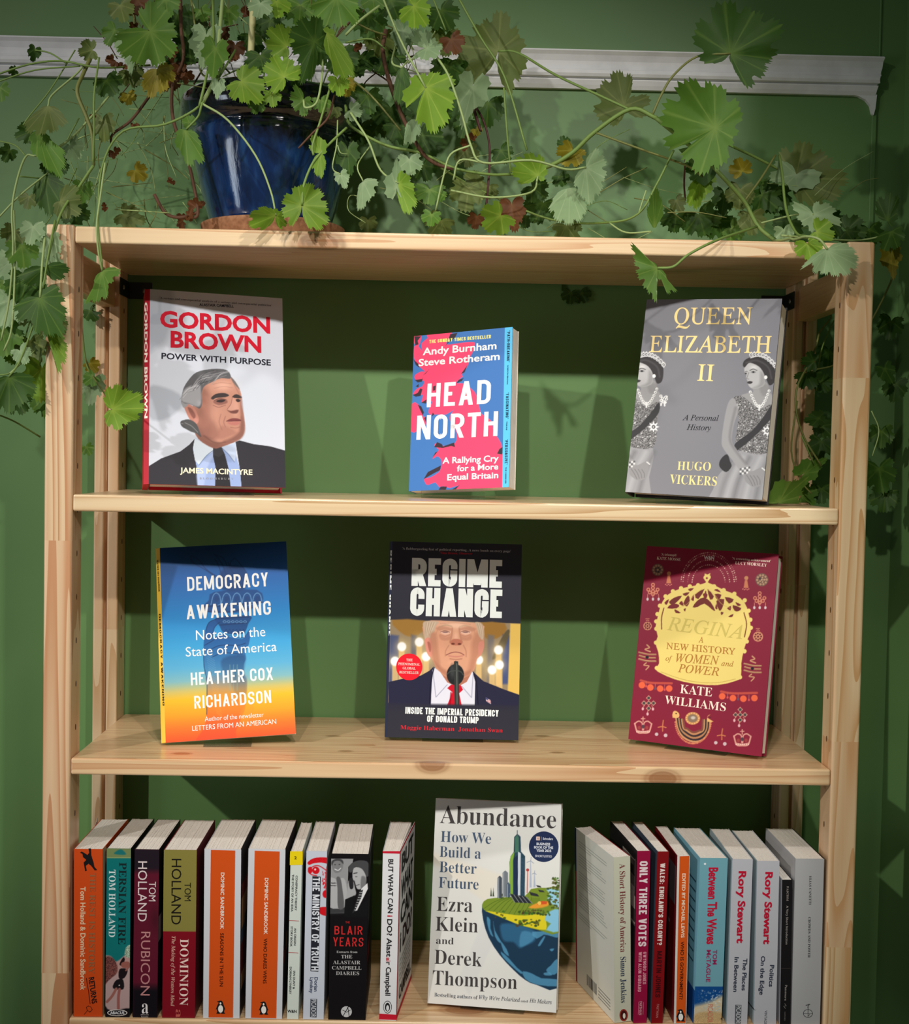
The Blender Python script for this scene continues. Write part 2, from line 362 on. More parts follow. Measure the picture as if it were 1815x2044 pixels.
def ribbon(P, t, vs, fs, lim=1.5, ext=(True, True)):
    P = [np.array(p) for p in P]; n = len(P); dirs = [(P[i+1]-P[i])/max(np.linalg.norm(P[i+1]-P[i]), 1e-9) for i in range(n-1)]
    if ext[0]: P[0] = P[0]-dirs[0]*t/2
    if ext[1]: P[-1] = P[-1]+dirs[-1]*t/2
    o = len(vs)
    for i in range(n):
        d0, d1 = dirs[max(i-1, 0)], dirs[min(i, n-2)]
        n0, n1 = np.array([-d0[1], d0[0]]), np.array([-d1[1], d1[0]]); m = n0+n1; L = np.linalg.norm(m)
        m = n0 if L < 1e-6 else m/L; k = min(1/max(m@n0, .3), lim)
        vs.append(P[i]+m*k*t/2); vs.append(P[i]-m*k*t/2)
    for i in range(n-1): fs.append((o+2*i, o+2*i+1, o+2*i+3, o+2*i+2))
def cglyph(ch, wd, t):
    g = CG.get(ch)
    if g is None: return None
    wf, paths = g; ww = wd*wf if wf else t; vs, fs, zs = [], [], []
    for ip, p in enumerate(paths):
        if isinstance(p, tuple):
            h = t*1.06; o = len(vs); x0, y0, x1, y1 = p; vs += [np.array(q) for q in ((x0*(ww-h), y0), (x0*(ww-h)+h, y0), (x1*(ww-h)+h, y1), (x1*(ww-h), y1))]; fs.append((o, o+1, o+2, o+3) if y1 > y0 else (o+3, o+2, o+1, o)); zs += [ip*2.5e-5]*4; continue
        def edge(e, q): return (abs(e[0]-q[0]) < 1e-6 and e[1] in (0, 1)) or (abs(e[1]-q[1]) < 1e-6 and e[0] in (0, 1))
        ext = (edge(p[0], p[1]), edge(p[-1], p[-2])) if p[0][:2] != p[-1][:2] else (False, False)
        q = [(t/2+c[0]*(ww-t) if wf else t/2, t/2+c[1]*(1-t), len(c) > 2) for c in p]; out = []
        for i, (x, y, rd) in enumerate(q):
            if rd and 0 < i < len(q)-1:
                a, b, c = np.array(q[i-1][:2]), np.array((x, y)), np.array(q[i+1][:2])
                la, lc = np.linalg.norm(a-b), np.linalg.norm(c-b); rad = min((ww-t)*.5, la*.5, lc*.5, .22)
                p0, p1 = b+(a-b)/la*rad, b+(c-b)/lc*rad
                for k in range(6):
                    s = k/5; out.append((1-s)**2*p0+2*s*(1-s)*(b*.75+(p0+p1)*.125)+s*s*p1)
            else: out.append(np.array((x, y)))
        ribbon(out, t, vs, fs, 2.0, ext); zs += [ip*2.5e-5]*(len(vs)-len(zs))
    vs = np.array(vs); vs[:, 1] = np.clip(vs[:, 1], 0, 1); vs[:, 0] = np.clip(vs[:, 0], 0, max(ww, t)) if ch != 'Q' else vs[:, 0]
    return np.column_stack([vs, zs]), fs, ww
def text_shape(s, sty, wd=.5, t=.16, gap=.13):
    """outline of a line of text, cap height 1, starting at x = 0"""
    V, Fc, x, n = [], [], 0.0, 0
    for ch in s:
        if sty == 'c' and (ch in CG or ch == ' '):
            if ch == ' ': x += wd*.62; continue
            v, f, adv = cglyph(ch, wd, t); adv += gap; v = v.copy()
        else:
            st = 'b' if sty == 'c' else sty; v, f, adv = glyph(ch, st); h = caph(st); v = np.column_stack([v/h, np.zeros(len(v))]); adv = adv/h
        if len(v):
            v = v.copy(); v[:, 0] += x; V.append(v); Fc += [tuple(i+n for i in q) for q in f]; n += len(v)
        x += adv
    V = np.concatenate(V); V[:, 0] -= V[:, 0].min(); return V, Fc
class Surf:
    """a flat printed face: origin, unit axes a (right) and b (up), outward normal"""
    def __init__(s, o, a, b, n): s.o, s.a, s.b, s.n = (np.array(q, float) for q in (o, a, b, n))
    def uv(s, u, v):
        d = ray(u, v); k = ((s.o-CAM)@s.n)/(d@s.n); p = CAM+d*k-s.o; return np.array([p@s.a, p@s.b])
    def at(s, P, h): P = np.asarray(P); return s.o+P[..., 0:1]*s.a+P[..., 1:2]*s.b+s.n*h
class Print:
    """flat print on one book: lettering meshes by colour, each a thin layer"""
    def __init__(s, book, crop): s.book = book; s.ox, s.oy, s.k = crop; s.by = {}; s.lay = 0
    def px(s, p): return (s.ox+p[0]/s.k, s.oy+p[1]/s.k)
    def _put(s, sf, v2, f, col, h): 
        vs, fs = s.by.setdefault(col, ([], [])); o = len(vs); v2 = np.asarray(v2); hh = h if v2.shape[1] == 2 else h+v2[:, 2:3]; vs += list(sf.at(v2[:, :2], hh)); fs += [tuple(i+o for i in q) for q in f]
    def T(s, sf, txt, p0, p1, cap, col, sty='n', h=.00030, shear=0.0, **kw):
        V, Fc = text_shape(txt, sty, **kw); q0, q1 = s.px(p0), s.px(p1)
        a, b = sf.uv(*q0), sf.uv(*q1); d = b-a; L = np.linalg.norm(d); d /= L; up = np.array([-d[1], d[0]])
        dp = np.array(q1)-np.array(q0); dp = dp/np.linalg.norm(dp); upx = np.array([dp[1], -dp[0]])*cap/s.k
        c = sf.uv(*(np.array(q0)+upx))-a; H = c@up
        V = V*np.array([L/V[:, 0].max(), H, 1]); V[:, 0] += V[:, 1]*shear
        P = np.column_stack([a+V[:, 0:1]*d+V[:, 1:2]*up, V[:, 2]]); s._put(sf, P, Fc, col, h)
    def poly(s, sf, pts, col, h=.00022, smooth=0, closed=True):
        P = [sf.uv(*s.px(p)) for p in (spline(pts, smooth, True) if smooth else pts)]; P = [np.array((q[0], max(q[1], .0008))) for q in P]
        from mathutils.geometry import tessellate_polygon
        tr = tessellate_polygon([[Vector((p[0], p[1], 0)) for p in P]]); s._put(sf, P, [tuple(t) for t in tr], col, h)
    def disc(s, sf, c, rx, ry, col, h=.00022, n=40):
        s.poly(sf, [(c[0]+rx*math.cos(a), c[1]+ry*math.sin(a)) for a in np.linspace(0, 2*math.pi, n, endpoint=False)], col, h)
    def line(s, sf, pts, wdt, col, h=.00025):
        P = [sf.uv(*s.px(p)) for p in pts]; t = wdt/s.k*np.linalg.norm(sf.uv(*s.px((pts[0][0], pts[0][1])))-sf.uv(*s.px((pts[0][0], pts[0][1]+s.k))))
        vs, fs = [], []; ribbon(P, t, vs, fs); s._put(sf, vs, fs, col, h)
    def build(s, base='lettering', metal=()):
        for col, (vs, fs) in s.by.items():
            m = mat('ink_%d_%d_%d' % tuple(col[:3])+('_foil' if col in metal else ''), col, rough=.42 if col in metal else .55, spec=.5 if col in metal else .12, k=KINK, metal=.15 if col in metal else 0)
            b = MB(); b.add(vs, fs); o = b.build(base, m, s.book, origin=s.book.location); o['kind'] = 'stuff'
KINK = 1.10
# ------------------------------------------------------------------ printed pictures (vertex colours on a fine grid)
class Art:
    """paints the picture printed on a face; points in the photograph's pixels, colours sRGB"""
    def __init__(s, sf, a0, a1, b0, b1, step, crop, bg, bulge=None):
        s.sf = sf; s.na = max(2, int((a1-a0)/step)); s.nb = max(2, int((b1-b0)/step))
        A, B = np.meshgrid(np.linspace(a0, a1, s.na+1), np.linspace(b0, b1, s.nb+1)); s.P2 = np.stack([A.ravel(), B.ravel()], -1)
        ox, oy, k = crop; q = pj(sf.at(s.P2, 0)); s.U = (q[:, 0]-ox)*k; s.V = (q[:, 1]-oy)*k
        s.c = np.tile(np.array(bg, float), (len(s.U), 1)); s.rng = np.random.RandomState(5)
    def _blend(s, al, col, idx=None):
        if idx is None: idx = slice(None)
        c = np.array(col, float); s.c[idx] = s.c[idx]*(1-al[:, None])+c*al[:, None]
    def _dist(s, pts, closed, idx):
        U, V = s.U[idx], s.V[idx]; d2 = np.full(len(U), 1e18); ins = np.zeros(len(U), bool); n = len(pts)
        for i in range(n if closed else n-1):
            (x0, y0), (x1, y1) = pts[i], pts[(i+1) % n]; dx, dy = x1-x0, y1-y0; L = dx*dx+dy*dy+1e-9
            t = np.clip(((U-x0)*dx+(V-y0)*dy)/L, 0, 1); d2 = np.minimum(d2, (U-x0-t*dx)**2+(V-y0-t*dy)**2)
            if closed and y0 != y1: ins ^= ((y0 > V) != (y1 > V)) & (U < dx*(V-y0)/(dy)+x0)
        return np.sqrt(d2), ins
    def _box(s, pts, m):
        p = np.array(pts); return np.nonzero((s.U > p[:, 0].min()-m) & (s.U < p[:, 0].max()+m) & (s.V > p[:, 1].min()-m) & (s.V < p[:, 1].max()+m))[0]
    def P(s, pts, col, soft=5, smooth=3, a=1.0, fade=None, mul=False, noise=0):
        pts = [tuple(p) for p in (spline(pts, smooth, True) if smooth else pts)]; idx = s._box(pts, soft*2)
        if not len(idx): return s
        d, ins = s._dist(pts, True, idx); sd = np.where(ins, d, -d); al = np.clip(sd/soft+.5, 0, 1)*a
        if fade:          # (u0, v0, u1, v1): opaque at the first point, clear at the second
            u0, v0, u1, v1 = fade; L = (u1-u0)**2+(v1-v0)**2; t = ((s.U[idx]-u0)*(u1-u0)+(s.V[idx]-v0)*(v1-v0))/L; al = al*np.clip(1-t, 0, 1)
        if noise: 
            nz = s.rng.uniform(1-noise, 1+noise, len(idx)); s.c[idx] = s.c[idx]*(1-al[:, None])+np.clip(np.array(col, float)*nz[:, None], 0, 255)*al[:, None]
        else: s._blend(al, col, idx)
        return s
    def L(s, pts, col, wd=6, soft=4, a=1.0, smooth=4):
        pts = [tuple(p) for p in (spline(pts, smooth) if smooth and len(pts) > 2 else pts)]; idx = s._box(pts, wd+soft*2)
        if not len(idx): return s
        d, _ = s._dist(pts, False, idx); s._blend(np.clip((wd/2-d)/soft+.5, 0, 1)*a, col, idx); return s
    def E(s, cx, cy, rx, ry, col, soft=6, a=1.0):
        m = max(rx, ry)+soft*3; idx = np.nonzero((abs(s.U-cx) < m) & (abs(s.V-cy) < m))[0]
        if not len(idx): return s
        r = np.sqrt(((s.U[idx]-cx)/rx)**2+((s.V[idx]-cy)/ry)**2); s._blend(np.clip((1-r)*min(rx, ry)/soft+.5, 0, 1)*a, col, idx); return s
    def G(s, cx, cy, rx, ry, col, a=1.0):       # soft round glow
        r2 = ((s.U-cx)/rx)**2+((s.V-cy)/ry)**2; s._blend(np.exp(-r2*1.5)*a, col); return s
    def grad(s, stops, f):
        y = f(s.U, s.V); ys = [q[0] for q in stops]
        s.c[:] = np.stack([np.interp(y, ys, [q[1][i] for q in stops]) for i in range(3)], -1); return s
    def build(s, name, parent, h=.00010, k=None, rough=.4, bulge=None):
        H = np.full(len(s.U), h)
        vs = s.sf.o+s.P2[:, :1]*s.sf.a+s.P2[:, 1:2]*s.sf.b+s.sf.n*H[:, None]-np.array(parent.location)
        me = bpy.data.meshes.new(name); nv = len(vs); na, nb = s.na, s.nb
        i = np.arange(na)[None, :]+np.arange(nb)[:, None]*(na+1); q = np.stack([i, i+1, i+na+2, i+na+1], -1).reshape(-1, 4)
        if np.dot(np.cross(s.sf.a, s.sf.b), s.sf.n) < 0: q = q[:, ::-1]
        nf = len(q); me.vertices.add(nv); me.vertices.foreach_set('co', vs.astype(np.float32).ravel())
        me.loops.add(nf*4); me.loops.foreach_set('vertex_index', q.astype(np.int32).ravel())
        me.polygons.add(nf); me.polygons.foreach_set('loop_start', np.arange(0, nf*4, 4, dtype=np.int32)); me.polygons.foreach_set('loop_total', np.full(nf, 4, np.int32))
        me.update(calc_edges=True)
        c = np.clip(s.c/255, 0, 1); c = np.where(c <= .04045, c/12.92, ((c+.055)/1.055)**2.4)*(k or KINK); c = np.clip(c, 0, 1)
        at = me.color_attributes.new('print', 'FLOAT_COLOR', 'POINT'); at.data.foreach_set('color', np.concatenate([c, np.ones((nv, 1))], 1).astype(np.float32).ravel())
        me.materials.append(print_mat(rough)); o = bpy.data.objects.new(name, me); COL.objects.link(o); o.parent = parent; return o
def print_mat(rough):
    k = 'printed_picture_%d' % int(rough*100)
    if k in MATS: return MATS[k]
    m = bpy.data.materials.new(k); m.use_nodes = True; t = NT(m); a = t.new('Attribute'); a.attribute_name = 'print'
    t.ln(a.outputs['Color'], t.b.inputs['Base Color']); t.b.inputs['Roughness'].default_value = rough; t.b.inputs['Specular IOR Level'].default_value = .12
    MATS[k] = m; return m
# ------------------------------------------------------------------ books shown face out
M_PAGE = mat('page_edges', (226, 216, 196), rough=0.8, spec=0.2)
t = NT(M_PAGE); tc = t.new('TexCoord'); mpn = t.new('Mapping'); mpn.inputs['Scale'].default_value = (900, 900, 8); t.ln(tc.outputs['Object'], mpn.inputs[0])
nn = t.new('TexNoise'); nn.inputs['Scale'].default_value = 1; nn.inputs['Detail'].default_value = 2; t.ln(mpn.outputs[0], nn.inputs['Vector'])
t.ln(t.ramp(nn.outputs[0], [(.35, lin4((232, 224, 214))), (.6, lin4((246, 241, 234)))]), t.b.inputs['Base Color'])
def rot(yaw, tilt, roll):
    cr, sr, ct, st, cy, sy = math.cos(roll), math.sin(roll), math.cos(tilt), math.sin(tilt), math.cos(yaw), math.sin(yaw)
    A = np.array([[cr,0,sr],[0,1,0],[-sr,0,cr]]); B = np.array([[1,0,0],[0,ct,st],[0,-st,ct]]); Dm = np.array([[cy,-sy,0],[sy,cy,0],[0,0,1]])
    return Dm@B@A
M_ACR = bpy.data.materials.new('clear_acrylic'); M_ACR.use_nodes = True; t = NT(M_ACR)
tr = t.new('BsdfTransparent'); tr.inputs[0].default_value = (.95, .96, .96, 1); fr = t.new('Fresnel'); fr.inputs[0].default_value = 1.45
gl = t.new('BsdfGlossy'); gl.inputs['Roughness'].default_value = .05; mx = t.new('MixShader'); t.ln(t.math('MULTIPLY', fr.outputs[0], .45), mx.inputs[0]); t.ln(tr.outputs[0], mx.inputs[1]); t.ln(gl.outputs[0], mx.inputs[2])
t.ln(mx.outputs[0], t.n['Material Output'].inputs[0])
def face_book(kind, P, th, label, cov, spine, z0, hard, lip, fr_art, bulge=(.0022, .006), fore=.0045, backc=None):
    x, y, z, yw, ti, ro, w_, h_ = P; Rm = rot(yw, ti, ro); o = np.array([x, y, z])
    Wp = lambda lx, ly, lz: tuple(o+Rm@np.array([lx, ly, lz]))
    bk = thing(kind, tuple(o), label, 'book', 'books shown face out')
    def part(name, boxes, m, bevel=0.0):
        b = MB()
        for q in boxes:
            (x0, y0, z0_), (x1, y1, z1) = q; v = [Wp(*c) for c in [(x0,y0,z0_),(x1,y0,z0_),(x1,y1,z0_),(x0,y1,z0_),(x0,y0,z1),(x1,y0,z1),(x1,y1,z1),(x0,y1,z1)]]
            b.add(v, [(0,3,2,1),(4,5,6,7),(0,1,5,4),(1,2,6,5),(2,3,7,6),(3,0,4,7)])
        return b.build(name, m, bk, origin=tuple(o), bevel=bevel)
    hw = w_/2; be, bf = bulge
    pr = [(-hw, -.00005), (-hw-be, bf), (-hw-be, th-.3*bf), (-hw+.0005, th), (-hw+.0005, .0003)]; n = len(pr)      # rounded spine
    MB().add([Wp(x_, y_, 0) for x_, y_ in pr]+[Wp(x_, y_, h_) for x_, y_ in pr], [(i, (i+1) % n, (i+1) % n+n, i+n) for i in range(n)]+[tuple(range(n))[::-1], tuple(range(n, 2*n))]).build('spine', spine, bk, origin=tuple(o))
    if hard:
        part('front_board', [((-hw, 0, 0), (hw, .0024, h_))], cov, .0006)
        part('back_board', [((-hw+.002, th-.0024, 0), (hw, th, h_))], cov, .0006)
        part('page_block', [((-hw+.0025, .0026, .0035), (hw-fore, th-.0026, h_-.0035))], M_PAGE)
    else:
        part('front_cover', [((-hw, 0, 0), (hw, .0006, h_))], cov)
        part('back_cover', [((-hw, th-.0006, 0), (hw, th, h_))], backc or cov)
        part('page_block', [((-hw+.0006, .0007, .0004), (hw-.0008, th-.0007, h_-.0004))], M_PAGE)
    sf = Surf(o+Rm@np.array([-hw, 0, 0]), Rm[:, 0], Rm[:, 2], -Rm[:, 1]); ev = np.array([be, -bf, 0])/math.hypot(be, bf); nv_ = np.array([-bf, -be, 0])/math.hypot(be, bf); ss = Surf(o+Rm@np.array([-hw-be, bf, 0]), Rm@ev, Rm[:, 2], Rm@nv_)
    fr_art(bk, sf, ss, w_, h_)
    # clear stand: lip in front of the foot, sole under it, back rest behind
    st = thing('book_stand', (x, y, z0+.0002), lip[0], 'book stand', 'clear stands under the face-out books')
    c, s = math.cos(yw), math.sin(yw); lp = lambda lx, ly, lz: (x+c*lx-s*ly, y+s*lx+c*ly, z0+lz)
    def sbox(name, a, b_):
        (x0, y0, z1), (x2, y2, z2) = a, b_; m = MB(); m.add([lp(*q) for q in [(x0,y0,z1),(x2,y0,z1),(x2,y2,z1),(x0,y2,z1),(x0,y0,z2),(x2,y0,z2),(x2,y2,z2),(x0,y2,z2)]], [(0,3,2,1),(4,5,6,7),(0,1,5,4),(1,2,6,5),(2,3,7,6),(3,0,4,7)])
        return m.build(name, M_ACR, st, origin=(x, y, z0+.0002), bevel=.0003)
    xc, hw2, lh = lip[1], lip[2], lip[3]
    ys = -.0052 if len(lip) < 5 else .004
    sbox('sole', (xc-hw2, ys, .0002), (xc+hw2, th*math.cos(ti)+.006, .0014))
    if len(lip) < 5: sbox('front_lip', (xc-hw2, -.0066, .0002), (xc+hw2, -.0052, lh))
    ct, s_t = math.cos(ti), math.sin(ti); y0 = th/ct+.0012+.012*s_t/ct; m = MB(); q = []
    for xx in (xc-hw2, xc+hw2):
        for (dy, zz) in ((0, .0014), (0+.002, .0014), (.10*s_t/ct+.002, .10), (.10*s_t/ct, .10)): q.append(lp(xx, th*ct+.004+dy, zz))
    m.add(q, [(0, 1, 2, 3), (7, 6, 5, 4), (0, 4, 5, 1), (1, 5, 6, 2), (2, 6, 7, 3), (3, 7, 4, 0)]).build('back_rest', M_ACR, st, origin=(x, y, z0+.0002))
    return bk

def art_white_cover(bk, sf, ss, w_, h_):
    cr = (270, 550, 4.442); A = Art(sf, 0, w_, 0, h_, .00062, cr, (208, 213, 226))
    A.P([(120,110),(330,110),(320,420),(260,600),(180,640),(120,640)], (168,176,190), 60, a=.75).P([(205,200),(235,200),(232,330),(300,360),(300,420),(140,430),(150,350),(200,330)], (160,168,182), 14, a=.6)
    A.P([(120,990),(280,1000),(420,1080),(400,1180),(250,1280),(120,1250)], (160,166,178), 30, a=.7).G(900,1250,500,700,(206,216,228),.5)
    sk = (190,136,116)
    A.P([(118,1692),(230,1622),(400,1560),(480,1500),(530,1445),(520,1540),(545,1700),(560,1890),(118,1890)], (44,42,50), 4, smooth=0)
    A.P([(890,1475),(925,1462),(1050,1495),(1200,1515),(1340,1555),(1345,1900),(945,1900),(925,1700)], (42,40,48), 4, smooth=0)
    A.P([(530,1440),(680,1525),(760,1525),(885,1490),(895,1600),(925,1700),(945,1900),(555,1900),(545,1700),(512,1540)], (150,172,220), 4, smooth=0)
    A.P([(700,1580),(640,1700),(600,1900),(560,1900),(548,1720),(640,1610)], (178,196,236), 20, a=.8)
    A.P([(528,1442),(600,1480),(700,1535),(680,1570),(630,1600),(565,1680),(530,1640),(512,1530)], (214,226,238), 4, smooth=0).L([(700,1545),(630,1600),(566,1680)], (120,140,180), 7)
    A.P([(765,1525),(888,1482),(893,1600),(880,1655),(830,1580)], (190,206,232), 4, smooth=0).L([(770,1530),(830,1590),(880,1655)], (110,130,170), 6)
    A.P([(690,1530),(765,1520),(795,1585),(825,1700),(850,1900),(708,1900),(712,1700),(690,1600)], (34,32,38), 4, smooth=0).P([(690,1530),(765,1520),(785,1580),(740,1610),(690,1590)], (50,48,54), 5, smooth=0)
    A.P([(520,1330),(560,1450),(690,1530),(765,1520),(910,1462),(925,1420),(800,1400),(640,1300)], (150,98,84), 8)
    A.P([(600,985),(690,925),(800,905),(860,915),(910,975),(942,1060),(940,1140),(962,1230),(972,1330),(965,1400),(930,1450),(880,1470),(800,1470),(720,1490),(640,1470),(555,1410),(525,1330),(555,1250),(570,1150),(582,1060)], sk, 6)
    A.P([(515,1120),(610,1050),(640,1300),(545,1345),(520,1310)], (182,126,108), 8)
    A.P([(590,1000),(640,1000),(690,1150),(690,1330),(640,1460),(560,1400),(540,1300),(560,1150)], (150,100,86), 50, a=.6).P([(600,1250),(700,1300),(740,1420),(660,1470),(570,1400)], (142,92,80), 40, a=.6)
    A.G(780,975,110,60,(232,180,160),.8).G(700,1220,90,120,(206,150,130),.6).G(890,1170,30,90,(228,176,156),.7)
    A.P([(940,1250),(970,1330),(965,1400),(930,1450),(860,1475),(780,1470),(850,1440),(920,1380)], (126,82,72), 26, a=.8).P([(560,1330),(640,1440),(740,1490),(690,1525),(570,1440),(525,1350)], (140,92,80), 26, a=.7)
    A.P([(600,1050),(640,1100),(660,1300),(600,1350),(560,1290),(575,1150)], (166,112,96), 30, a=.6).P([(770,1330),(720,1420),(760,1450),(850,1420),(900,1390)], (160,106,92), 24, a=.5)
    A.P([(430,1150),(470,1138),(520,1170),(560,1250),(560,1300),(525,1318),(480,1270),(450,1210)], (196,132,116), 5).P([(465,1170),(500,1180),(535,1240),(520,1270),(490,1230)], (140,86,76), 10).P([(520,1270),(555,1270),(550,1310),(525,1312)], (204,140,126), 8)
    A.P([(408,1120),(425,1010),(470,930),(540,860),(650,832),(760,828),(820,845),(848,890),(838,915),(760,910),(680,945),(610,985),(588,1050),(592,1140),(570,1180),(530,1160),(470,1138),(430,1150)], (92,92,96), 6)
    A.P([(410,1110),(430,1020),(500,975),(570,965),(585,1040),(585,1120),(560,1165),(480,1138)], (176,176,182), 18, a=.85)
    rs = np.random.RandomState(2)
    for i in range(26):
        a = rs.uniform(0, 1); x0, y0 = 425+a*330, 1060-math.sin(a*1.9)*200+rs.uniform(-20, 60)
        c = rs.choice([205, 60, 130, 150]); A.L([(x0-40, y0+50), (x0+10, y0-5), (x0+90, y0-30)], (c, c, c+4), 5, 5, .7)
    A.P([(845,895),(870,950),(925,1010),(915,985),(880,930)], (110,106,106), 6)
    A.P([(400,1300),(430,1282),(490,1285),(545,1320),(565,1400),(530,1390),(470,1370),(415,1340)], (74,74,76), 7).L([(410,1310),(460,1330),(520,1370)], (130,130,132), 6)
    A.P([(420,1300),(470,1275),(540,1315),(585,1430),(540,1400),(470,1372)], (80,80,82), 8).L([(440,1305),(500,1335),(555,1390)], (132,132,134), 6)
    A.P([(410,1120),(440,1135),(470,1140),(450,1165),(425,1170)], (150,150,154), 8)
    A.P([(672,1085),(715,1050),(790,1042),(832,1062),(800,1078),(720,1085),(690,1100)], (58,48,48), 6).P([(858,1075),(895,1052),(942,1072),(938,1088),(880,1085)], (58,48,48), 5)
    A.P([(690,1120),(740,1092),(805,1100),(815,1130),(740,1150)], (130,84,76), 12, a=.8).P([(720,1112),(760,1098),(800,1106),(770,1125),(735,1124)], (52,36,36), 5).P([(890,1102),(915,1094),(935,1110),(910,1124)], (56,40,40), 5).L([(700,1108),(750,1090),(806,1100)], (96,60,56), 5).L([(690,1150),(740,1168),(800,1150)], (150,100,88), 6)
    A.P([(812,1185),(840,1150),(862,1080),(885,1110),(918,1175),(912,1205),(870,1212),(830,1205)], (206,152,134), 8, a=.8).P([(815,1192),(850,1200),(915,1190),(900,1222),(850,1220)], (112,66,60), 10).L([(862,1075),(848,1140),(815,1185)], (150,100,88), 6)
    A.L([(800,1250),(785,1300),(800,1340)], (150,98,86), 8, 8, .7).P([(808,1292),(850,1268),(900,1266),(938,1280),(930,1292),(860,1294)], (124,62,62), 6).P([(820,1298),(930,1296),(910,1325),(850,1325)], (186,116,106), 10).L([(806,1292),(860,1290),(938,1284)], (80,36,38), 4)
    A.G(905,1375,30,24,(196,138,120),.5)
    for q in ([(690,965),(760,950),(850,960)], [(700,1000),(780,985),(860,995)]): A.L(q, (168,116,100), 5, 7, .6)
    A.L([(760,1230),(745,1300),(770,1370)], (150,100,86), 7, 9, .6).L([(845,1345),(890,1352),(930,1342)], (140,90,78), 6, 7, .7).L([(610,1420),(700,1480),(800,1478)], (112,72,62), 9, 12, .6).P([(930,1130),(945,1080),(962,1230),(970,1330),(940,1290)], (140,92,80), 14, a=.6)
    A.L([(848,905),(895,1000),(935,1075)], (150,102,90), 6, 8, .6); A.build('front_print', bk, k=KINK)
    p = Print(bk, cr); navy = (52,54,80); red = (206,22,48)
    p.T(sf, "'A serious and consequential analysis of a serious and consequential politician'", (218,207), (1210,274), 17, navy, 's')
    p.T(sf, 'ALASTAIR CAMPBELL', (568,270), (873,284), 24, navy, 'b')
    p.T(sf, 'GORDON', (220,452), (1197,510), 142, red, 'B'); p.T(sf, 'BROWN', (313,632), (1118,680), 142, red, 'B')
    p.T(sf, 'POWER WITH PURPOSE', (232,738), (1203,798), 53, (30,30,44), 'b'); p.T(sf, 'JAMES MACINTYRE', (397,1750), (1040,1768), 48, (244,236,206), 'b'); p.T(sf, 'B L O O M S B U R Y', (570,1808), (872,1812), 17, (150,150,156), 's')
    p.T(ss, 'GORDON BROWN', (84,240), (84,1268), 26, (246,226,216), 'B', h=.0006)
    p.build()
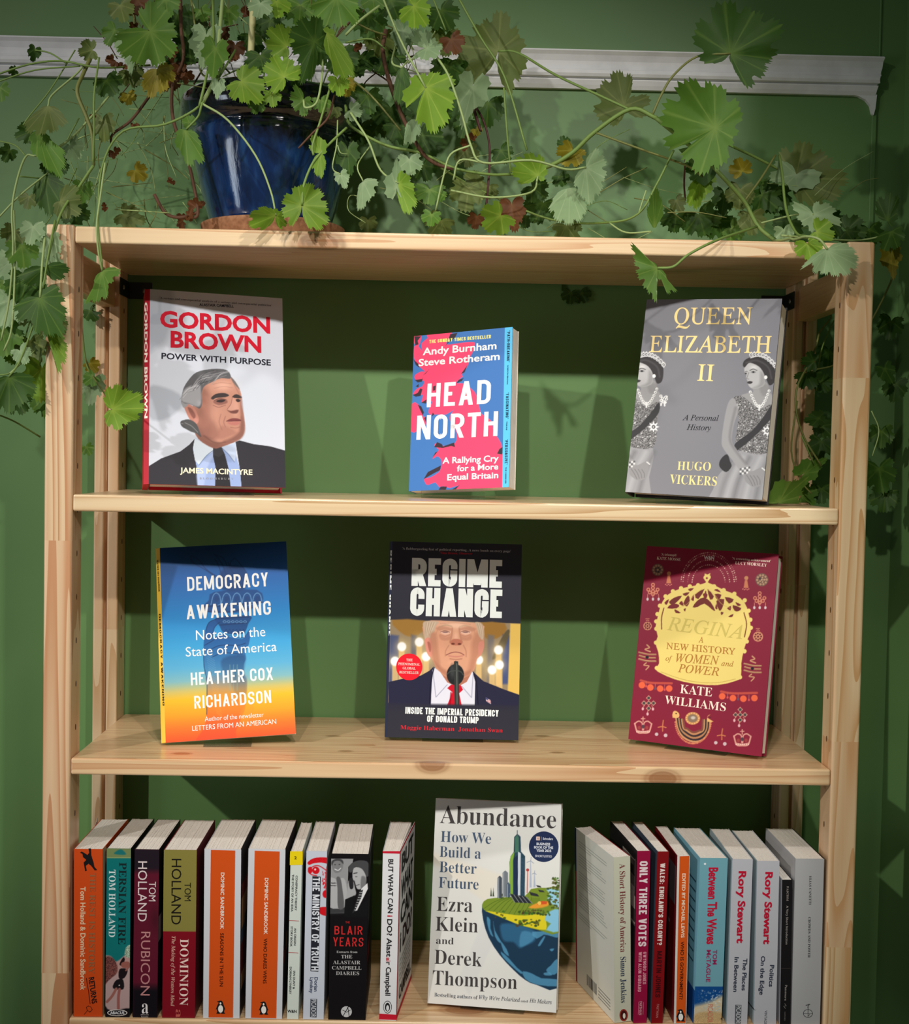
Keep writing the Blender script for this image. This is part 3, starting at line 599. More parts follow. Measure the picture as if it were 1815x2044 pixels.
def art_map(bk, sf, ss, w_, h_):
    cr = (780, 630, 5.379); bl = (62,116,184); pk = (250,66,108); dk = (52,40,50); A = Art(sf, 0, w_, 0, h_, .00052, cr, bl)
    A.P([(400,190),(660,180),(620,250),(600,305),(640,310),(780,290),(880,285),(905,300),(890,380),(850,450),(835,520),(800,590),(760,640),(780,650),(720,700),(712,728),(800,730),(870,790),(910,830),(940,920),(960,1010),(972,1050),(1000,1070),(1080,1130),(1110,1250),(1150,1310),(1190,1380),(1190,1440),(1150,1480),(1215,1490),(1215,1880),(700,1880),(740,1820),(640,1850),(560,1830),(520,1840),(480,1790),(400,1820),(370,1790),(360,1750),(420,1740),(520,1680),(550,1600),(540,1540),(500,1510),(450,1540),(480,1480),(520,1440),(470,1400),(490,1370),(560,1400),(690,1370),(710,1300),(700,1230),(640,1130),(640,1070),(680,1010),(600,1060),(500,1060),(420,1060),(410,1010),(450,920),(380,930),(330,930),(350,850),(300,860),(240,840),(290,780),(340,760),(360,700),(270,690),(260,640),(330,600),(370,600),(290,530),(250,450),(255,330),(300,330),(340,380),(330,300),(400,240)], pk, 4, 2)
    A.P([(222,950),(300,955),(340,1040),(352,1090),(370,1085),(380,1170),(300,1230),(212,1242)], pk, 4, 2).P([(246,220),(330,215),(300,330),(255,300)], pk, 4)
    for q in [[(255,222),(328,222),(290,270),(300,310),(265,320)], [(640,198),(718,185),(690,240),(620,290),(588,327),(612,288)], [(755,628),(822,535),(795,610)], [(708,727),(730,690),(785,670),(765,702)], [(350,640),(412,578),(375,625)], [(262,692),(340,680),(350,660),(335,710),(290,718)], [(270,762),(302,733),(300,770)], [(238,852),(290,830),(320,780),(342,790),(322,862),(270,872)], [(330,935),(388,898),(380,945)], [(468,1412),(500,1358),(550,1380),(562,1405),(682,1363),(692,1412),(650,1400),(560,1422)], [(452,1522),(480,1470),(508,1458)], [(355,1757),(400,1680),(542,1608),(530,1660),(470,1690),(400,1730)], [(1143,1482),(1170,1430),(1200,1413),(1198,1492)], [(515,1870),(540,1835),(605,1835),(592,1872)], [(655,1870),(742,1818),(700,1866)], [(290,955),(330,975),(358,1040),(345,1072),(320,1020)], [(440,1085),(452,1040),(470,1060)], [(360,1100),(382,1085),(380,1150)], [(455,760),(485,750),(480,800),(455,810)], [(245,470),(300,520),(310,560),(270,530)]]: A.P(q, dk, 4, 0)
    A.P([(1227,100),(1325,90),(1300,1880),(1198,1880)], (88,192,238), 4, 0); A.build('front_print', bk, k=KINK)
    p = Print(bk, cr); wh = (240,240,238); nv = (30,44,70)
    p.T(sf, 'THE SUNDAY TIMES BESTSELLER', (415,298), (1078,243), 36, (246,236,130), 'c', wd=.5, t=.2)
    p.T(sf, 'Andy Burnham', (345,425), (1138,358), 76, wh, 'b'); p.T(sf, 'Steve Rotheram', (300,543), (1172,472), 74, wh, 'b')
    p.T(sf, 'HEAD', (388,985), (1072,945), 252, wh, 'c', wd=.5, t=.155, gap=.14); p.T(sf, 'NORTH', (277,1335), (1148,1292), 258, wh, 'c', wd=.5, t=.155, gap=.12)
    p.T(sf, 'A Rallying Cry', (558,1588), (1160,1563), 64, wh, 'b'); p.T(sf, 'for a More', (713,1672), (1157,1650), 62, wh, 'b'); p.T(sf, 'Equal Britain', (608,1768), (1157,1743), 64, wh, 'b')
    for tx, y0, y1, x0, x1, c, s in (("'PATH-BREAKING'",165,502,1253,1248,30,'c'), ('GORDON BROWN',532,738,1254,1248,13,'b'), ("'FASCINATING'",830,1108,1240,1236,30,'c'), ('TRIBUNE',1135,1232,1243,1240,12,'b'), ("'PERSUASIVE'",1330,1600,1230,1226,30,'c'), ('THE OBSERVER',1625,1806,1233,1229,13,'b')):
        p.T(sf, tx, (x0,y0), (x1,y1), c, nv, s, wd=.5, t=.17)
    p.build()
def art_tiara(bk, sf, ss, w_, h_):
    cr = (1230, 570, 4.543); A = Art(sf, 0, w_, 0, h_, .00060, cr, (124,124,131)); rs = np.random.RandomState(4)
    A.G(800,1000,600,700,(134,134,140),.6)
    def fig(f):
        F = lambda pts: [f(*p) for p in pts]
        A.P(F([(1130,1495),(1375,1525),(1350,1800),(1335,2000),(850,2000),(880,1850),(930,1720),(1000,1650),(1060,1600)]), (152,152,156), 6)
        for x0, x1, c in ((1000,930,120),(1120,1060,104),(1220,1160,186),(1300,1260,106),(1060,990,182)): A.L(F([(x0+90,1560),((x0+x1)/2+30,1750),(x1,1960)]), (c,c,c+3), 34, 40, .6)
        A.P(F([(1245,925),(1340,870),(1378,900),(1392,960),(1420,1010),(1405,1100),(1300,1135),(1215,1060),(1125,1005),(1210,970),(1245,965)]), (152,151,152), 8)
        A.P(F([(1300,905),(1380,900),(1390,970),(1330,1000)]), (130,129,130), 26, a=.7)
        A.P(F([(1068,1018),(1120,1000),(1160,1012),(1300,1120),(1410,1080),(1402,1250),(1378,1515),(1140,1500),(1085,1440),(1098,1300),(1112,1200),(1098,1120)]), (108,107,108), 6, noise=.55)
        for i in range(120):
            x, y = rs.uniform(1085,1395), rs.uniform(1040,1510)
            if x < 1090+max(0, (1100-y))*.1 or (y < 1120 and x > 1170 and y < 1010+(x-1160)*.75): continue
            u, v = f(x, y); A.E(u, v, 7, 6, (rs.choice([215,70,190]),)*3, 4, .8)
        A.P(F([(1412,1085),(1415,1180),(1330,1295),(1190,1425),(1095,1500),(1045,1565),(1080,1435),(1230,1320),(1335,1195)]), (50,49,52), 6)
        A.P(F([(960,1562),(1010,1530),(1035,1595),(1048,1640),(1000,1692),(945,1652),(936,1610)]), (46,45,48), 5)
        u, v = f(1372,1318)
        A.P([(u+(54 if k % 2 == 0 else 28)*math.cos(k*math.pi/8), v+(54 if k % 2 == 0 else 28)*math.sin(k*math.pi/8)) for k in range(16)], (226,226,228), 4, 0).E(u, v, 17, 17, (70,70,72), 4).E(u, v, 8, 8, (190,190,190), 3)
        A.P(F([(1070,1022),(1020,1060),(985,1200),(958,1400),(975,1480),(1060,1590),(1130,1690),(1180,1745),(1240,1690),(1170,1600),(1090,1480),(1050,1400),(1072,1250),(1108,1130)]), (154,153,155), 7).L(F([(1085,1110),(1045,1280),(1035,1400),(1080,1490),(1180,1620)]), (118,118,120), 22, 22, .7)
        A.P(F([(1172,1700),(1250,1680),(1340,1640),(1338,1720),(1325,1800),(1262,1832),(1200,1800),(1168,1760)]), (144,143,145), 6)
        for k in range(4): A.L(F([(1185+k*32,1720+k*2),(1215+k*30,1765),(1240+k*22,1815-k*4)]), (104,103,105), 6, 6, .8)
        for k in range(14): A.E(*f(1130+(k % 5)*20, 1665+(k//5)*22-(k % 5)*4), 9, 8, (222,222,222) if k % 2 else (90,90,92), 4)
        for k in range(6): A.E(*f(1325+k*5, 1655+k*4), 6, 5, (214,214,214), 3)
        for k in range(15):                                                # necklace
            a = k/14; x = 1218+a*170; y = 965+140*math.sin(math.pi*a)**1.0*(1 if a < .5 else 1)-a*10; A.E(*f(x, y), 13, 13, (224,224,224), 4).E(*f(x+2, y+2), 5, 5, (110,110,110), 4)
        for k in range(3): A.E(*f(1300, 1090+k*18), 12-k*2, 11, (222,222,222), 4)
        A.P(F([(1165,745),(1200,700),(1260,705),(1310,750),(1342,800),(1350,850),(1345,900),(1310,925),(1255,938),(1215,922),(1196,890),(1192,862),(1178,835),(1184,808),(1168,790)]), (180,179,180), 5)
        A.P(F([(1310,780),(1350,830),(1345,900),(1290,930),(1240,930),(1300,890)]), (140,139,140), 26, a=.8).G(*f(1250,745),40,25,(222,222,222),.7)
        A.L(F([(1215,770),(1245,757),(1278,770)]), (70,69,70), 7, 5).E(*f(1246,785), 22, 9, (120,119,120), 6).E(*f(1246,784), 9, 8, (36,36,38), 4).E(*f(1178,797), 9, 7, (44,43,44), 4).L(F([(1170,785),(1182,778),(1192,782)]), (80,79,80), 5)
        A.L(F([(1204,790),(1190,830),(1184,842),(1205,848)]), (128,127,128), 7, 6).P(F([(1190,876),(1212,866),(1240,874),(1225,890),(1200,890)]), (52,50,52), 5)
        A.P(F([(1150,720),(1165,680),(1220,650),(1300,640),(1380,668),(1432,730),(1442,800),(1432,880),(1392,905),(1368,860),(1352,830),(1338,790),(1305,742),(1255,712),(1205,702),(1168,742)]), (52,50,52), 6).L(F([(1180,700),(1280,680),(1380,740),(1410,840)]), (84,82,84), 14, 14, .7)
        A.E(*f(1358,832), 15, 17, (232,232,232), 4)
        for k in range(9):
            a = k/8; x = 1228+a*212; y = 628-22*math.sin(a*2.2)+a*a*112; A.E(*f(x, y), 20, 22, (206,206,208), 4).E(*f(x, y+2), 10, 12, (60,60,62), 4).E(*f(x, y+2), 5, 6, (226,226,228), 3).E(*f(x, y-22), 6, 6, (222,222,222), 3)
        A.L(F([(1222,655),(1300,640),(1380,668),(1445,750)]), (206,206,208), 9, 5)
    fig(lambda x, y: (x, y)); fig(lambda x, y: (x-1008-(y-700)*.038, y-4-(y-700)*.052))
    u, v = 432, 1030
    for k in range(10): A.E(u+25*math.cos(k), v+30*math.sin(k*1.7), 14, 13, (226,226,226), 4).E(u+25*math.cos(k), v+30*math.sin(k*1.7), 5, 5, (110,110,110), 3)
    A.L([(410,1070),(408,1085)], (220,220,220), 16).L([(440,1075),(442,1090)], (220,220,220), 14); A.build('front_print', bk, k=KINK)
    p = Print(bk, cr); gd = (226,198,128); bk_ = (40,40,44)
    p.T(sf, 'QUEEN', (522,350), (1225,350), 148, gd, 'r'); p.T(sf, 'ELIZABETH', (300,603), (1402,612), 148, gd, 'r'); p.T(sf, 'II', (734,862), (880,866), 148, gd, 'r')
    p.T(sf, 'A Personal', (602,1220), (930,1228), 50, bk_, 'i'); p.T(sf, 'History', (640,1308), (860,1315), 50, bk_, 'i')
    p.T(sf, 'HUGO', (555,1672), (858,1680), 76, (240,222,150), 's'); p.T(sf, 'VICKERS', (485,1795), (912,1818), 82, (240,222,150), 's'); p.build(metal=(gd,))
def art_torch(bk, sf, ss, w_, h_):
    cr = (290, 1060, 4.645); A = Art(sf, 0, w_, 0, h_, .0007, cr, (0,0,0)); y_ = lambda U, V: V+.065*(U-760)+60*((U-760)/600)**2*0
    A.grad([(120,(24,62,112)),(420,(44,100,172)),(760,(38,128,196)),(1050,(62,160,214)),(1250,(92,174,214)),(1370,(130,184,192)),(1460,(206,190,110)),(1540,(242,188,44)),(1680,(240,160,42)),(1800,(236,120,46)),(1930,(232,86,46))], y_)  # darkest blue at the top has cast shadow painted into the print colour
    dk = (28,58,108)
    for q in ([(420,225),(440,290),(540,350),(640,420),(700,520)], [(430,230),(500,270),(560,350),(660,420)], [(640,215),(690,270),(740,370),(760,480)], [(645,260),(680,320),(700,380),(740,470)], [(770,290),(790,350),(840,430),(860,520)], [(830,250),(790,290),(800,330),(850,350)], [(840,260),(900,330),(940,400),(920,470)], [(640,215),(720,250),(760,320)]): A.L(q, dk, 9, 5, .8)
    A.P([(690,400),(760,330),(880,330),(945,400),(920,540),(720,545)], dk, 26, a=.75)
    A.P([(545,690),(590,640),(640,565),(1035,545),(1090,660),(1000,700),(960,745),(740,760),(560,745)], (32,66,124), 10, a=.75)
    for i in range(5):
        x = 610+i*95; A.L([(x,680),(x+20,600),(x+50,575),(x+80,600),(x+90,670),(x+60,690)], (110,160,205), 8, 4, .8); A.E(x+50,630,22,26,(30,60,112),6,.5)
    A.L([(545,700),(760,690),(1090,660)], (30,58,108), 12, 5, .8).L([(550,745),(760,750),(1000,710)], (30,58,108), 12, 5, .8)
    A.P([(660,800),(970,785),(955,860),(905,950),(740,950),(690,880)], (26,62,118), 8, a=.82).L([(660,815),(965,795)], (24,52,100), 10, 4, .8).L([(690,872),(940,852)], (24,52,100), 10, 4, .8)
    for i in range(6): A.L([(720+i*38,840),(735+i*38,830),(750+i*38,842),(735+i*38,850),(720+i*38,840)], (120,165,205), 5, 3, .8); A.L([(735+i*32,945),(751+i*32,912),(767+i*32,945)], (24,52,100), 6, 4, .8)
    hand = [(545,1250),(540,1080),(555,930),(590,850),(660,815),(690,840),(640,900),(625,1000),(700,960),(900,1000),(970,910),(975,960),(960,1050),(930,1120),(935,1180),(915,1240),(920,1330),(945,1400),(930,1620),(905,1700),(850,1850),(840,1960),(485,1960),(530,1850),(565,1740),(575,1450)]
    A.P(hand, (30,74,138), 6, a=.8, fade=(760,1000,760,1560)); A.P([(575,1350),(920,1330),(945,1400),(930,1620),(905,1700),(840,1860),(835,1960),(485,1960),(530,1850),(565,1740),(575,1450)], (222,78,50), 10, a=.75, fade=(700,1960,760,1250))
    A.P([(720,1180),(920,1150),(915,1300),(940,1400),(925,1600),(840,1850),(835,1960),(830,1500),(720,1300)], (30,56,100), 26, a=.5, fade=(820,1150,820,1640))
    for q in ([(550,1060),(620,1020),(720,960),(900,990),(965,920)], [(600,1100),(700,1060),(860,1060),(930,1040)], [(620,1170),(720,1130),(900,1140)], [(540,1090),(545,1250),(572,1400),(570,1700)], [(560,930),(590,850),(660,815)], [(620,1000),(640,900),(690,845)]): A.L(q, (24,54,102), 8, 5, .75)
    for i in range(26): A.L([(560+i*4,1130+i*22),(640+i*3,1180+i*22)], (120,176,210) if i < 12 else (236,170,70), 4, 3, .45, 0)
    for i in range(3): A.L([(785+i*34,1240),(785+i*34,1480)], (140,170,150), 8, 4, .5, 0)
    A.P([(880,1680),(960,1600),(1010,1640),(960,1760),(900,1800)], (240,150,48), 14, a=.4)
    A.build('front_print', bk, k=KINK); p = Print(bk, cr); wh = (240,240,238); kw = dict(wd=.52, t=.15, gap=.14)
    p.T(sf, 'DEMOCRACY', (392,557), (1142,512), 130, wh, 'c', **kw); p.T(sf, 'AWAKENING', (385,820), (1167,775), 130, wh, 'c', **kw)
    p.T(sf, 'Notes on the', (472,1012), (1115,975), 90, wh, 'n'); p.T(sf, 'State of America', (377,1165), (1220,1112), 88, wh, 'n')
    p.T(sf, 'HEATHER COX', (425,1432), (1187,1380), 118, wh, 'c', **kw); p.T(sf, 'RICHARDSON', (457,1648), (1170,1592), 118, wh, 'c', **kw)
    p.T(sf, 'Author of the newsletter', (553,1765), (1100,1722), 43, wh, 'n'); p.T(sf, 'LETTERS FROM AN AMERICAN', (437,1853), (1215,1787), 45, wh, 'n')
    p.T(ss, 'HEATHER COX RICHARDSON', (108,272), (124,560), 14, (60,50,30), 'c', h=.0004); p.T(ss, 'DEMOCRACY AWAKENING', (128,770), (163,1620), 16, (60,50,30), 'c', h=.0004); p.build()
def art_podium(bk, sf, ss, w_, h_):
    cr = (750, 1060, 4.647); blk = (50,50,60); A = Art(sf, 0, w_, 0, h_, .00058, cr, blk); sk = (212,156,126)
    A.P([(100,822),(700,838),(1400,860),(1380,1612),(900,1608),(100,1595)], (150,132,104), 4, 0)
    A.P([(150,825),(450,832),(440,930),(330,985),(220,930)], (156,116,56), 16, 2).P([(960,850),(1200,856),(1190,960),(1050,1010),(985,940)], (152,112,54), 16, 2)
    A.G(560,1150,300,160,(176,160,128),.5)
    for x0, x1, c in ((130,215,(66,80,124)),(330,380,(92,94,110)),(1040,1100,(112,108,110)),(1180,1245,(60,76,128)),(600,640,(96,92,100))): A.P([(x0,960),(x1,970),(x1-8,1420),(x0-8,1420)], c, 24, 0, a=.85)
    A.P([(1250,858),(1380,862),(1365,1560),(1225,1500)], (222,186,96), 12, 0).P([(1200,940),(1245,930),(1190,1100),(1100,1190),(1090,1150)], (96,86,64), 12, 3)
    L8 = ((243,1072),(405,1030),(180,1208),(468,1165),(956,1195),(1140,1103),(1148,1242),(1080,1288))
    for x, y in L8: A.G(x, y, 75, 75, (240,214,150), .6); A.P([(x-26,y+30),(x+26,y+30),(x+30,y+330),(x-30,y+330)], (226,190,124), 12, 0, a=.8)
    for x, y in L8: A.E(x, y, 40, 42, (255,255,250), 16)
    A.P([(640,1320),(885,1320),(905,1400),(850,1460),(760,1440),(660,1430),(590,1340)], (176,116,94), 8)
    A.P([(452,845),(700,836),(985,865),(1000,940),(1004,1060),(978,1150),(940,1190),(915,1290),(850,1350),(740,1378),(650,1350),(575,1295),(530,1200),(480,1140),(456,1020)], sk, 6)
    A.G(720,870,170,40,(240,196,170),.75).G(600,1050,70,100,(222,158,128),.6).G(880,1050,60,100,(222,160,130),.5).P([(900,1000),(985,900),(1004,1060),(940,1190),(910,1290),(850,1340),(880,1180)], (176,118,94), 40, a=.6).P([(540,1200),(600,1310),(740,1378),(850,1345),(880,1290),(740,1330),(620,1270)], (170,112,90), 26, a=.7)
    A.P([(446,842),(580,838),(560,880),(545,930),(520,960),(505,1000),(455,1005),(448,920)], (196,172,148), 10).P([(925,845),(990,862),(1008,960),(990,1010),(955,965),(940,900)], (192,168,144), 10)
    for i in range(8): A.L([(470+i*12,850),(462+i*8,930),(458+i*5,1000)], (226,208,184) if i % 2 else (166,138,112), 5, 5, .6)
    for i in range(5): A.L([(945+i*10,860),(965+i*8,930),(975+i*6,1000)], (222,204,180) if i % 2 else (160,132,108), 5, 5, .6)
    A.P([(456,1005),(500,990),(525,1040),(532,1130),(515,1165),(480,1130),(462,1070)], (222,146,128), 6).P([(480,1030),(508,1040),(515,1100),(500,1120)], (176,104,90), 8).P([(955,1040),(1004,1030),(998,1110),(958,1160)], (206,136,118), 6)
    A.L([(590,890),(650,872),(705,884)], (196,160,130), 14, 8).L([(780,890),(830,876),(885,892)], (196,160,130), 14, 8)
    for x in (645, 832): A.P([(x-50,935),(x-10,912),(x+45,925),(x+50,945),(x,962)], (232,186,164), 8); A.L([(x-42,936),(x,924),(x+42,938)], (130,84,70), 6, 4); A.E(x+2, 938, 26, 7, (120,90,90), 5, .85); A.L([(x-45,962),(x,976),(x+45,962)], (182,124,104), 7, 6, .8)
    A.L([(712,900),(705,970),(690,1030)], (178,120,98), 12, 12, .8).L([(775,900),(785,970),(802,1030)], (170,112,92), 12, 12, .7).G(745,980,26,60,(236,184,158),.7)
    A.P([(690,1032),(715,1005),(750,1000),(790,1010),(806,1035),(790,1055),(745,1062),(705,1054)], (186,116,94), 8).E(718,1046,16,9,(110,58,46),6).E(778,1048,16,9,(110,58,46),6)
    A.P([(560,900),(620,880),(700,900),(690,925),(600,925)], (176,122,98), 16, a=.5).P([(780,900),(860,885),(930,905),(900,930),(800,925)], (172,118,96), 16, a=.5)
    A.P([(590,960),(650,985),(700,970),(690,1010),(610,1010)], (190,132,108), 14, a=.7).P([(785,970),(840,985),(890,962),(880,1010),(800,1010)], (188,130,106), 14, a=.7)
    A.P([(500,960),(560,950),(580,1100),(600,1250),(560,1260),(520,1150)], (176,120,96), 30, a=.6).G(700,1225,50,26,(228,168,140),.5).G(760,880,60,30,(240,198,172),.5)
    for q in ([(600,860),(740,850),(880,866)], [(580,900),(560,960)], [(912,910),(925,970)]): A.L(q, (186,134,108), 6, 9, .6)
    A.L([(655,1150),(700,1130),(745,1122),(790,1132),(820,1150)], (140,80,74), 8, 5).L([(680,1158),(745,1166),(805,1158)], (196,128,112), 12, 8).L([(690,1185),(745,1192),(800,1185)], (172,114,94), 8, 8).L([(680,1060),(650,1110),(645,1160)], (178,120,98), 8, 8, .7).L([(815,1060),(838,1110),(840,1165)], (172,112,92), 8, 8, .7)
    A.P([(538,1258),(600,1310),(665,1405),(760,1445),(845,1400),(898,1300),(925,1400),(920,1620),(510,1620),(520,1400)], (218,220,234), 4, 0)
    A.P([(120,1612),(120,1400),(250,1370),(420,1340),(500,1295),(540,1255),(522,1400),(512,1620)], (42,42,64), 4, 0).P([(898,1298),(1000,1392),(1200,1472),(1380,1535),(1380,1625),(918,1625),(925,1400)], (42,42,64), 4, 0)
    A.L([(530,1290),(560,1540),(665,1425)], (150,152,176), 7, 5, .9, 0).L([(905,1320),(890,1545),(800,1440)], (150,152,176), 7, 5, .9, 0).L([(545,1265),(512,1400),(500,1610)], (26,26,42), 8, 5).L([(908,1310),(935,1400),(950,1610)], (26,26,42), 8, 5)
    A.P([(664,1458),(700,1425),(790,1430),(812,1472),(775,1505),(800,1620),(662,1620),(712,1495)], (196,26,46), 4, 0).L([(700,1500),(690,1610)], (150,14,32), 12, 8)
    A.E(740, 1332, 80, 97, (38,40,42), 6).E(712, 1300, 22, 60, (66,70,70), 20, .8).P([(726,1210),(742,1204),(766,1210),(772,1300),(776,1620),(734,1620),(728,1400)], (52,56,54), 4, 0).L([(752,1230),(754,1420),(756,1610)], (104,108,104), 8, 6).L([(662,1330),(700,1300),(780,1300),(818,1340)], (74,78,76), 8, 5)
    A.P([(1022,1543),(1066,1570),(1070,1606),(1025,1577)], (214,206,212), 4, 0).P([(1022,1543),(1042,1556),(1044,1572),(1023,1560)], (60,60,110), 3, 0).L([(1044,1566),(1068,1580)], (190,70,80), 5, 3).L([(1030,1574),(1068,1596)], (190,70,80), 5, 3)
    A.P([(90,1596),(512,1606),(925,1612),(1400,1622),(1400,1660),(90,1660)], (47,47,60), 24, 0); A.build('front_print', bk, k=KINK, rough=.33)
    p = Print(bk, cr); wh = (232,238,236); rd = (206,40,52)
    p.disc(sf, (312,1260), 122, 124, (226,28,44), h=.0002)
    for tx, a, b in (('THE',(285,1207),(343,1208)), ('PHENOMENAL',(211,1243),(413,1249)), ('GLOBAL',(251,1282),(370,1286)), ('BESTSELLER',(219,1320),(398,1326))): p.T(sf, tx, a, b, 23, (246,214,206), 'S', h=.0003)
    p.T(sf, "'A flabbergasting feat of political reporting...A news bomb on every page'", (247,172), (1253,198), 21, (190,190,194), 's'); p.T(sf, 'Tina Brown, Observer', (600,212), (897,219), 19, rd, 's')
    p.T(sf, 'REGIME', (332,508), (1170,528), 260, wh, 'c', wd=.52, t=.225, gap=.06); p.T(sf, 'CHANGE', (318,785), (1170,808), 264, wh, 'c', wd=.52, t=.225, gap=.06)
    p.T(sf, 'INSIDE THE IMPERIAL PRESIDENCY', (275,1693), (1140,1722), 62, wh, 'c', wd=.5, t=.2, gap=.09); p.T(sf, 'OF DONALD TRUMP', (477,1770), (955,1785), 60, wh, 'c', wd=.5, t=.2, gap=.09)
    p.T(sf, 'Maggie Haberman  Jonathan Swan', (230,1838), (1178,1868), 38, rd, 's')
    p.T(ss, 'REGIME', (140,180), (135,545), 14, wh, 'c', h=.0006, wd=.5, t=.2); p.T(ss, 'CHANGE', (132,590), (124,970), 14, wh, 'c', h=.0006, wd=.5, t=.2); p.build()
def art_crown(bk, sf, ss, w_, h_):
    cr = (1230, 1070, 4.443); mr = (128,28,52); A = Art(sf, 0, w_, 0, h_, .00060, cr, mr); gd = (228,206,118); pg = (206,132,104)
    A.P([(395,620),(440,540),(510,490),(600,460),(700,440),(780,420),(798,405),(775,372),(793,342),(832,346),(840,372),(815,410),(860,430),(960,480),(1060,520),(1140,590),(1175,680),(1190,760),(1195,850),(1160,930),(1130,1030),(1112,1130),(1108,1250),(1060,1285),(900,1322),(700,1312),(520,1270),(400,1218),(352,1182),(382,1130),(375,1030),(350,950),(370,890),(352,800),(375,700)], gd, 4, 2)
    for x, y in ((390,618),(440,535),(505,490),(577,463),(655,446),(728,437),(870,446),(955,480),(1050,512),(1142,570),(1177,662),(1192,742),(1196,814),(368,692),(357,757),(358,822),(1160,935),(1140,1022),(355,945),(1100,1252),(362,1170)): A.E(x, y, 19, 19, gd, 4)
    A.L([(790,338),(812,346),(832,336)], gd, 10, 4).E(806,374,9,9,mr,4)
    for q in ([(470,585),(520,545),(585,530),(545,580),(500,610)], [(590,512),(652,498),(620,532)], [(598,595),(640,525),(655,575),(630,625)], [(680,632),(720,575),(780,545),(840,585),(880,662),(850,650),(785,600),(725,628)], [(700,520),(785,468),(730,560)], [(812,468),(868,535),(835,565)], [(790,490),(800,490),(802,530),(788,530)], [(875,515),(935,520),(905,572)], [(890,575),(960,560),(942,640),(915,660)], [(965,540),(1045,562),(1003,600)], [(1035,612),(1112,640),(1082,668),(1050,660)], [(520,648),(575,682),(530,682)], [(600,650),(620,640),(612,670)], [(930,672),(955,680),(935,702)], [(995,715),(1040,690),(1030,718)]): A.P(q, (110,40,36), 4, 2)
    for q in ([(455,640),(500,600),(560,610),(540,640)], [(560,600),(585,575),(600,620)], [(770,520),(790,505),(812,520),(795,560)], [(640,470),(690,462),(660,490)], [(900,470),(870,480),(930,500)], [(985,640),(1020,620),(1015,660)], [(1060,585),(1110,610),(1080,620)], [(880,640),(900,650),(890,600)], [(665,560),(690,520),(690,575)], [(430,590),(470,560),(450,610)]): A.P(q, (116,34,40), 4, 2)
    for s_ in (-1, 1): A.L([(785+s_*20,470),(785+s_*90,520),(785+s_*150,600),(785+s_*230,640)], (206,180,96), 5, 4, .7)
    A.L([(425,640),(405,720),(405,825)], (110,50,30), 9, 4).L([(1135,680),(1158,780),(1140,895)], (110,50,30), 9, 4).L([(400,1205),(560,1262),(720,1295),(900,1300),(1060,1268)], (190,160,80), 5, 3)
    rs = np.random.RandomState(1)
    def dots(pts, r, cs, so=4):
        for x, y in pts: A.E(x, y, r, r, cs[rs.randint(len(cs))], so)
    for rad, n in ((250,44),(232,44),(190,34),(150,26)):
        dots([(822+rad*.98*math.cos(a), 418+rad*1.02*math.sin(a)*(1.06)) for a in np.linspace(math.pi*1.02, math.pi*1.98, n)], 5, [(226,190,170),(160,80,90),(190,140,130)], 3)
    for cx, cy, r in ((370,300,53),(1294,388,58)):
        A.E(cx, cy, r, r, (112,84,72), 5); dots([(cx+r*.72*math.cos(a), cy+r*.72*math.sin(a)) for a in np.linspace(0, 6.2, 11)], r*.17, [(176,140,110)]); dots([(cx+r*.36*math.cos(a), cy+r*.36*math.sin(a)) for a in np.linspace(0, 6.2, 6)], r*.13, [(50,42,50),(186,150,120)]); A.E(cx, cy, 8, 8, (190,160,130), 3)
    for cx, cy in ((466,380),(1152,420)):
        A.E(cx+4, cy-48, 18, 18, (190,130,90), 4); A.P([(cx-8,cy-30),(cx+12,cy-30),(cx+24,cy+40),(cx-20,cy+40)], (196,120,84), 5, 0); dots([(cx-26+k*13, cy+50+6*(k % 2)) for k in range(5)], 5, [(216,130,110)])
    for cx, cy in ((328,490),(1275,565)):
        for a, r in ((0,0),(-90,58),(-90,30),(200,44),(-20,44),(160,30),(20,30),(90,26)): A.E(cx+r*math.cos(math.radians(a)), cy+r*math.sin(math.radians(a)), 17, 17, pg, 5).E(cx+r*math.cos(math.radians(a)), cy+r*math.sin(math.radians(a)), 8, 8, (140,30,40), 4)
        for dx in (-48,0,50): A.L([(cx+dx,cy+25),(cx+dx,cy+55)], pg, 5, 3); A.E(cx+dx, cy+70, 10, 14, (206,190,190), 4)
    for cx, cy, r in ((280,798,38),(1260,892,45)):
        A.E(cx, cy, r, r, (196,130,100), 4); dots([(cx+r*.6*math.cos(a), cy+r*.6*math.sin(a)) for a in np.linspace(0, 6.2, 9)], 7, [(90,20,36)]); A.E(cx, cy, 8, 8, (90,20,36), 4); A.L([(cx-12,cy-r-8),(cx,cy-r-14),(cx+12,cy-r-8)], (196,130,100), 6); A.L([(cx-16,cy-r-26),(cx+14,cy-r-26)], (186,110,90), 7)
    for cx, cy in ((278,1075),(1212,1175)):
        for dy, wd in ((-30,150),(0,140),(30,150)): A.L([(cx-wd/2,cy+dy-14),(cx,cy+dy+4),(cx+wd/2,cy+dy+6)], (150,104,76), 15, 6).L([(cx-wd/2,cy+dy-18),(cx,cy+dy),(cx+wd/2,cy+dy+2)], (204,160,116), 5, 4)
        A.E(cx-2, cy, 14, 14, (24,24,32), 4); A.L([(cx-4,cy-110),(cx+18,cy-85),(cx-20,cy-70),(cx+26,cy-50)], (196,150,110), 11, 5); A.L([(cx-10,cy+50),(cx-30,cy+70),(cx+14,cy+78),(cx-12,cy+110)], (196,150,110), 10, 5)
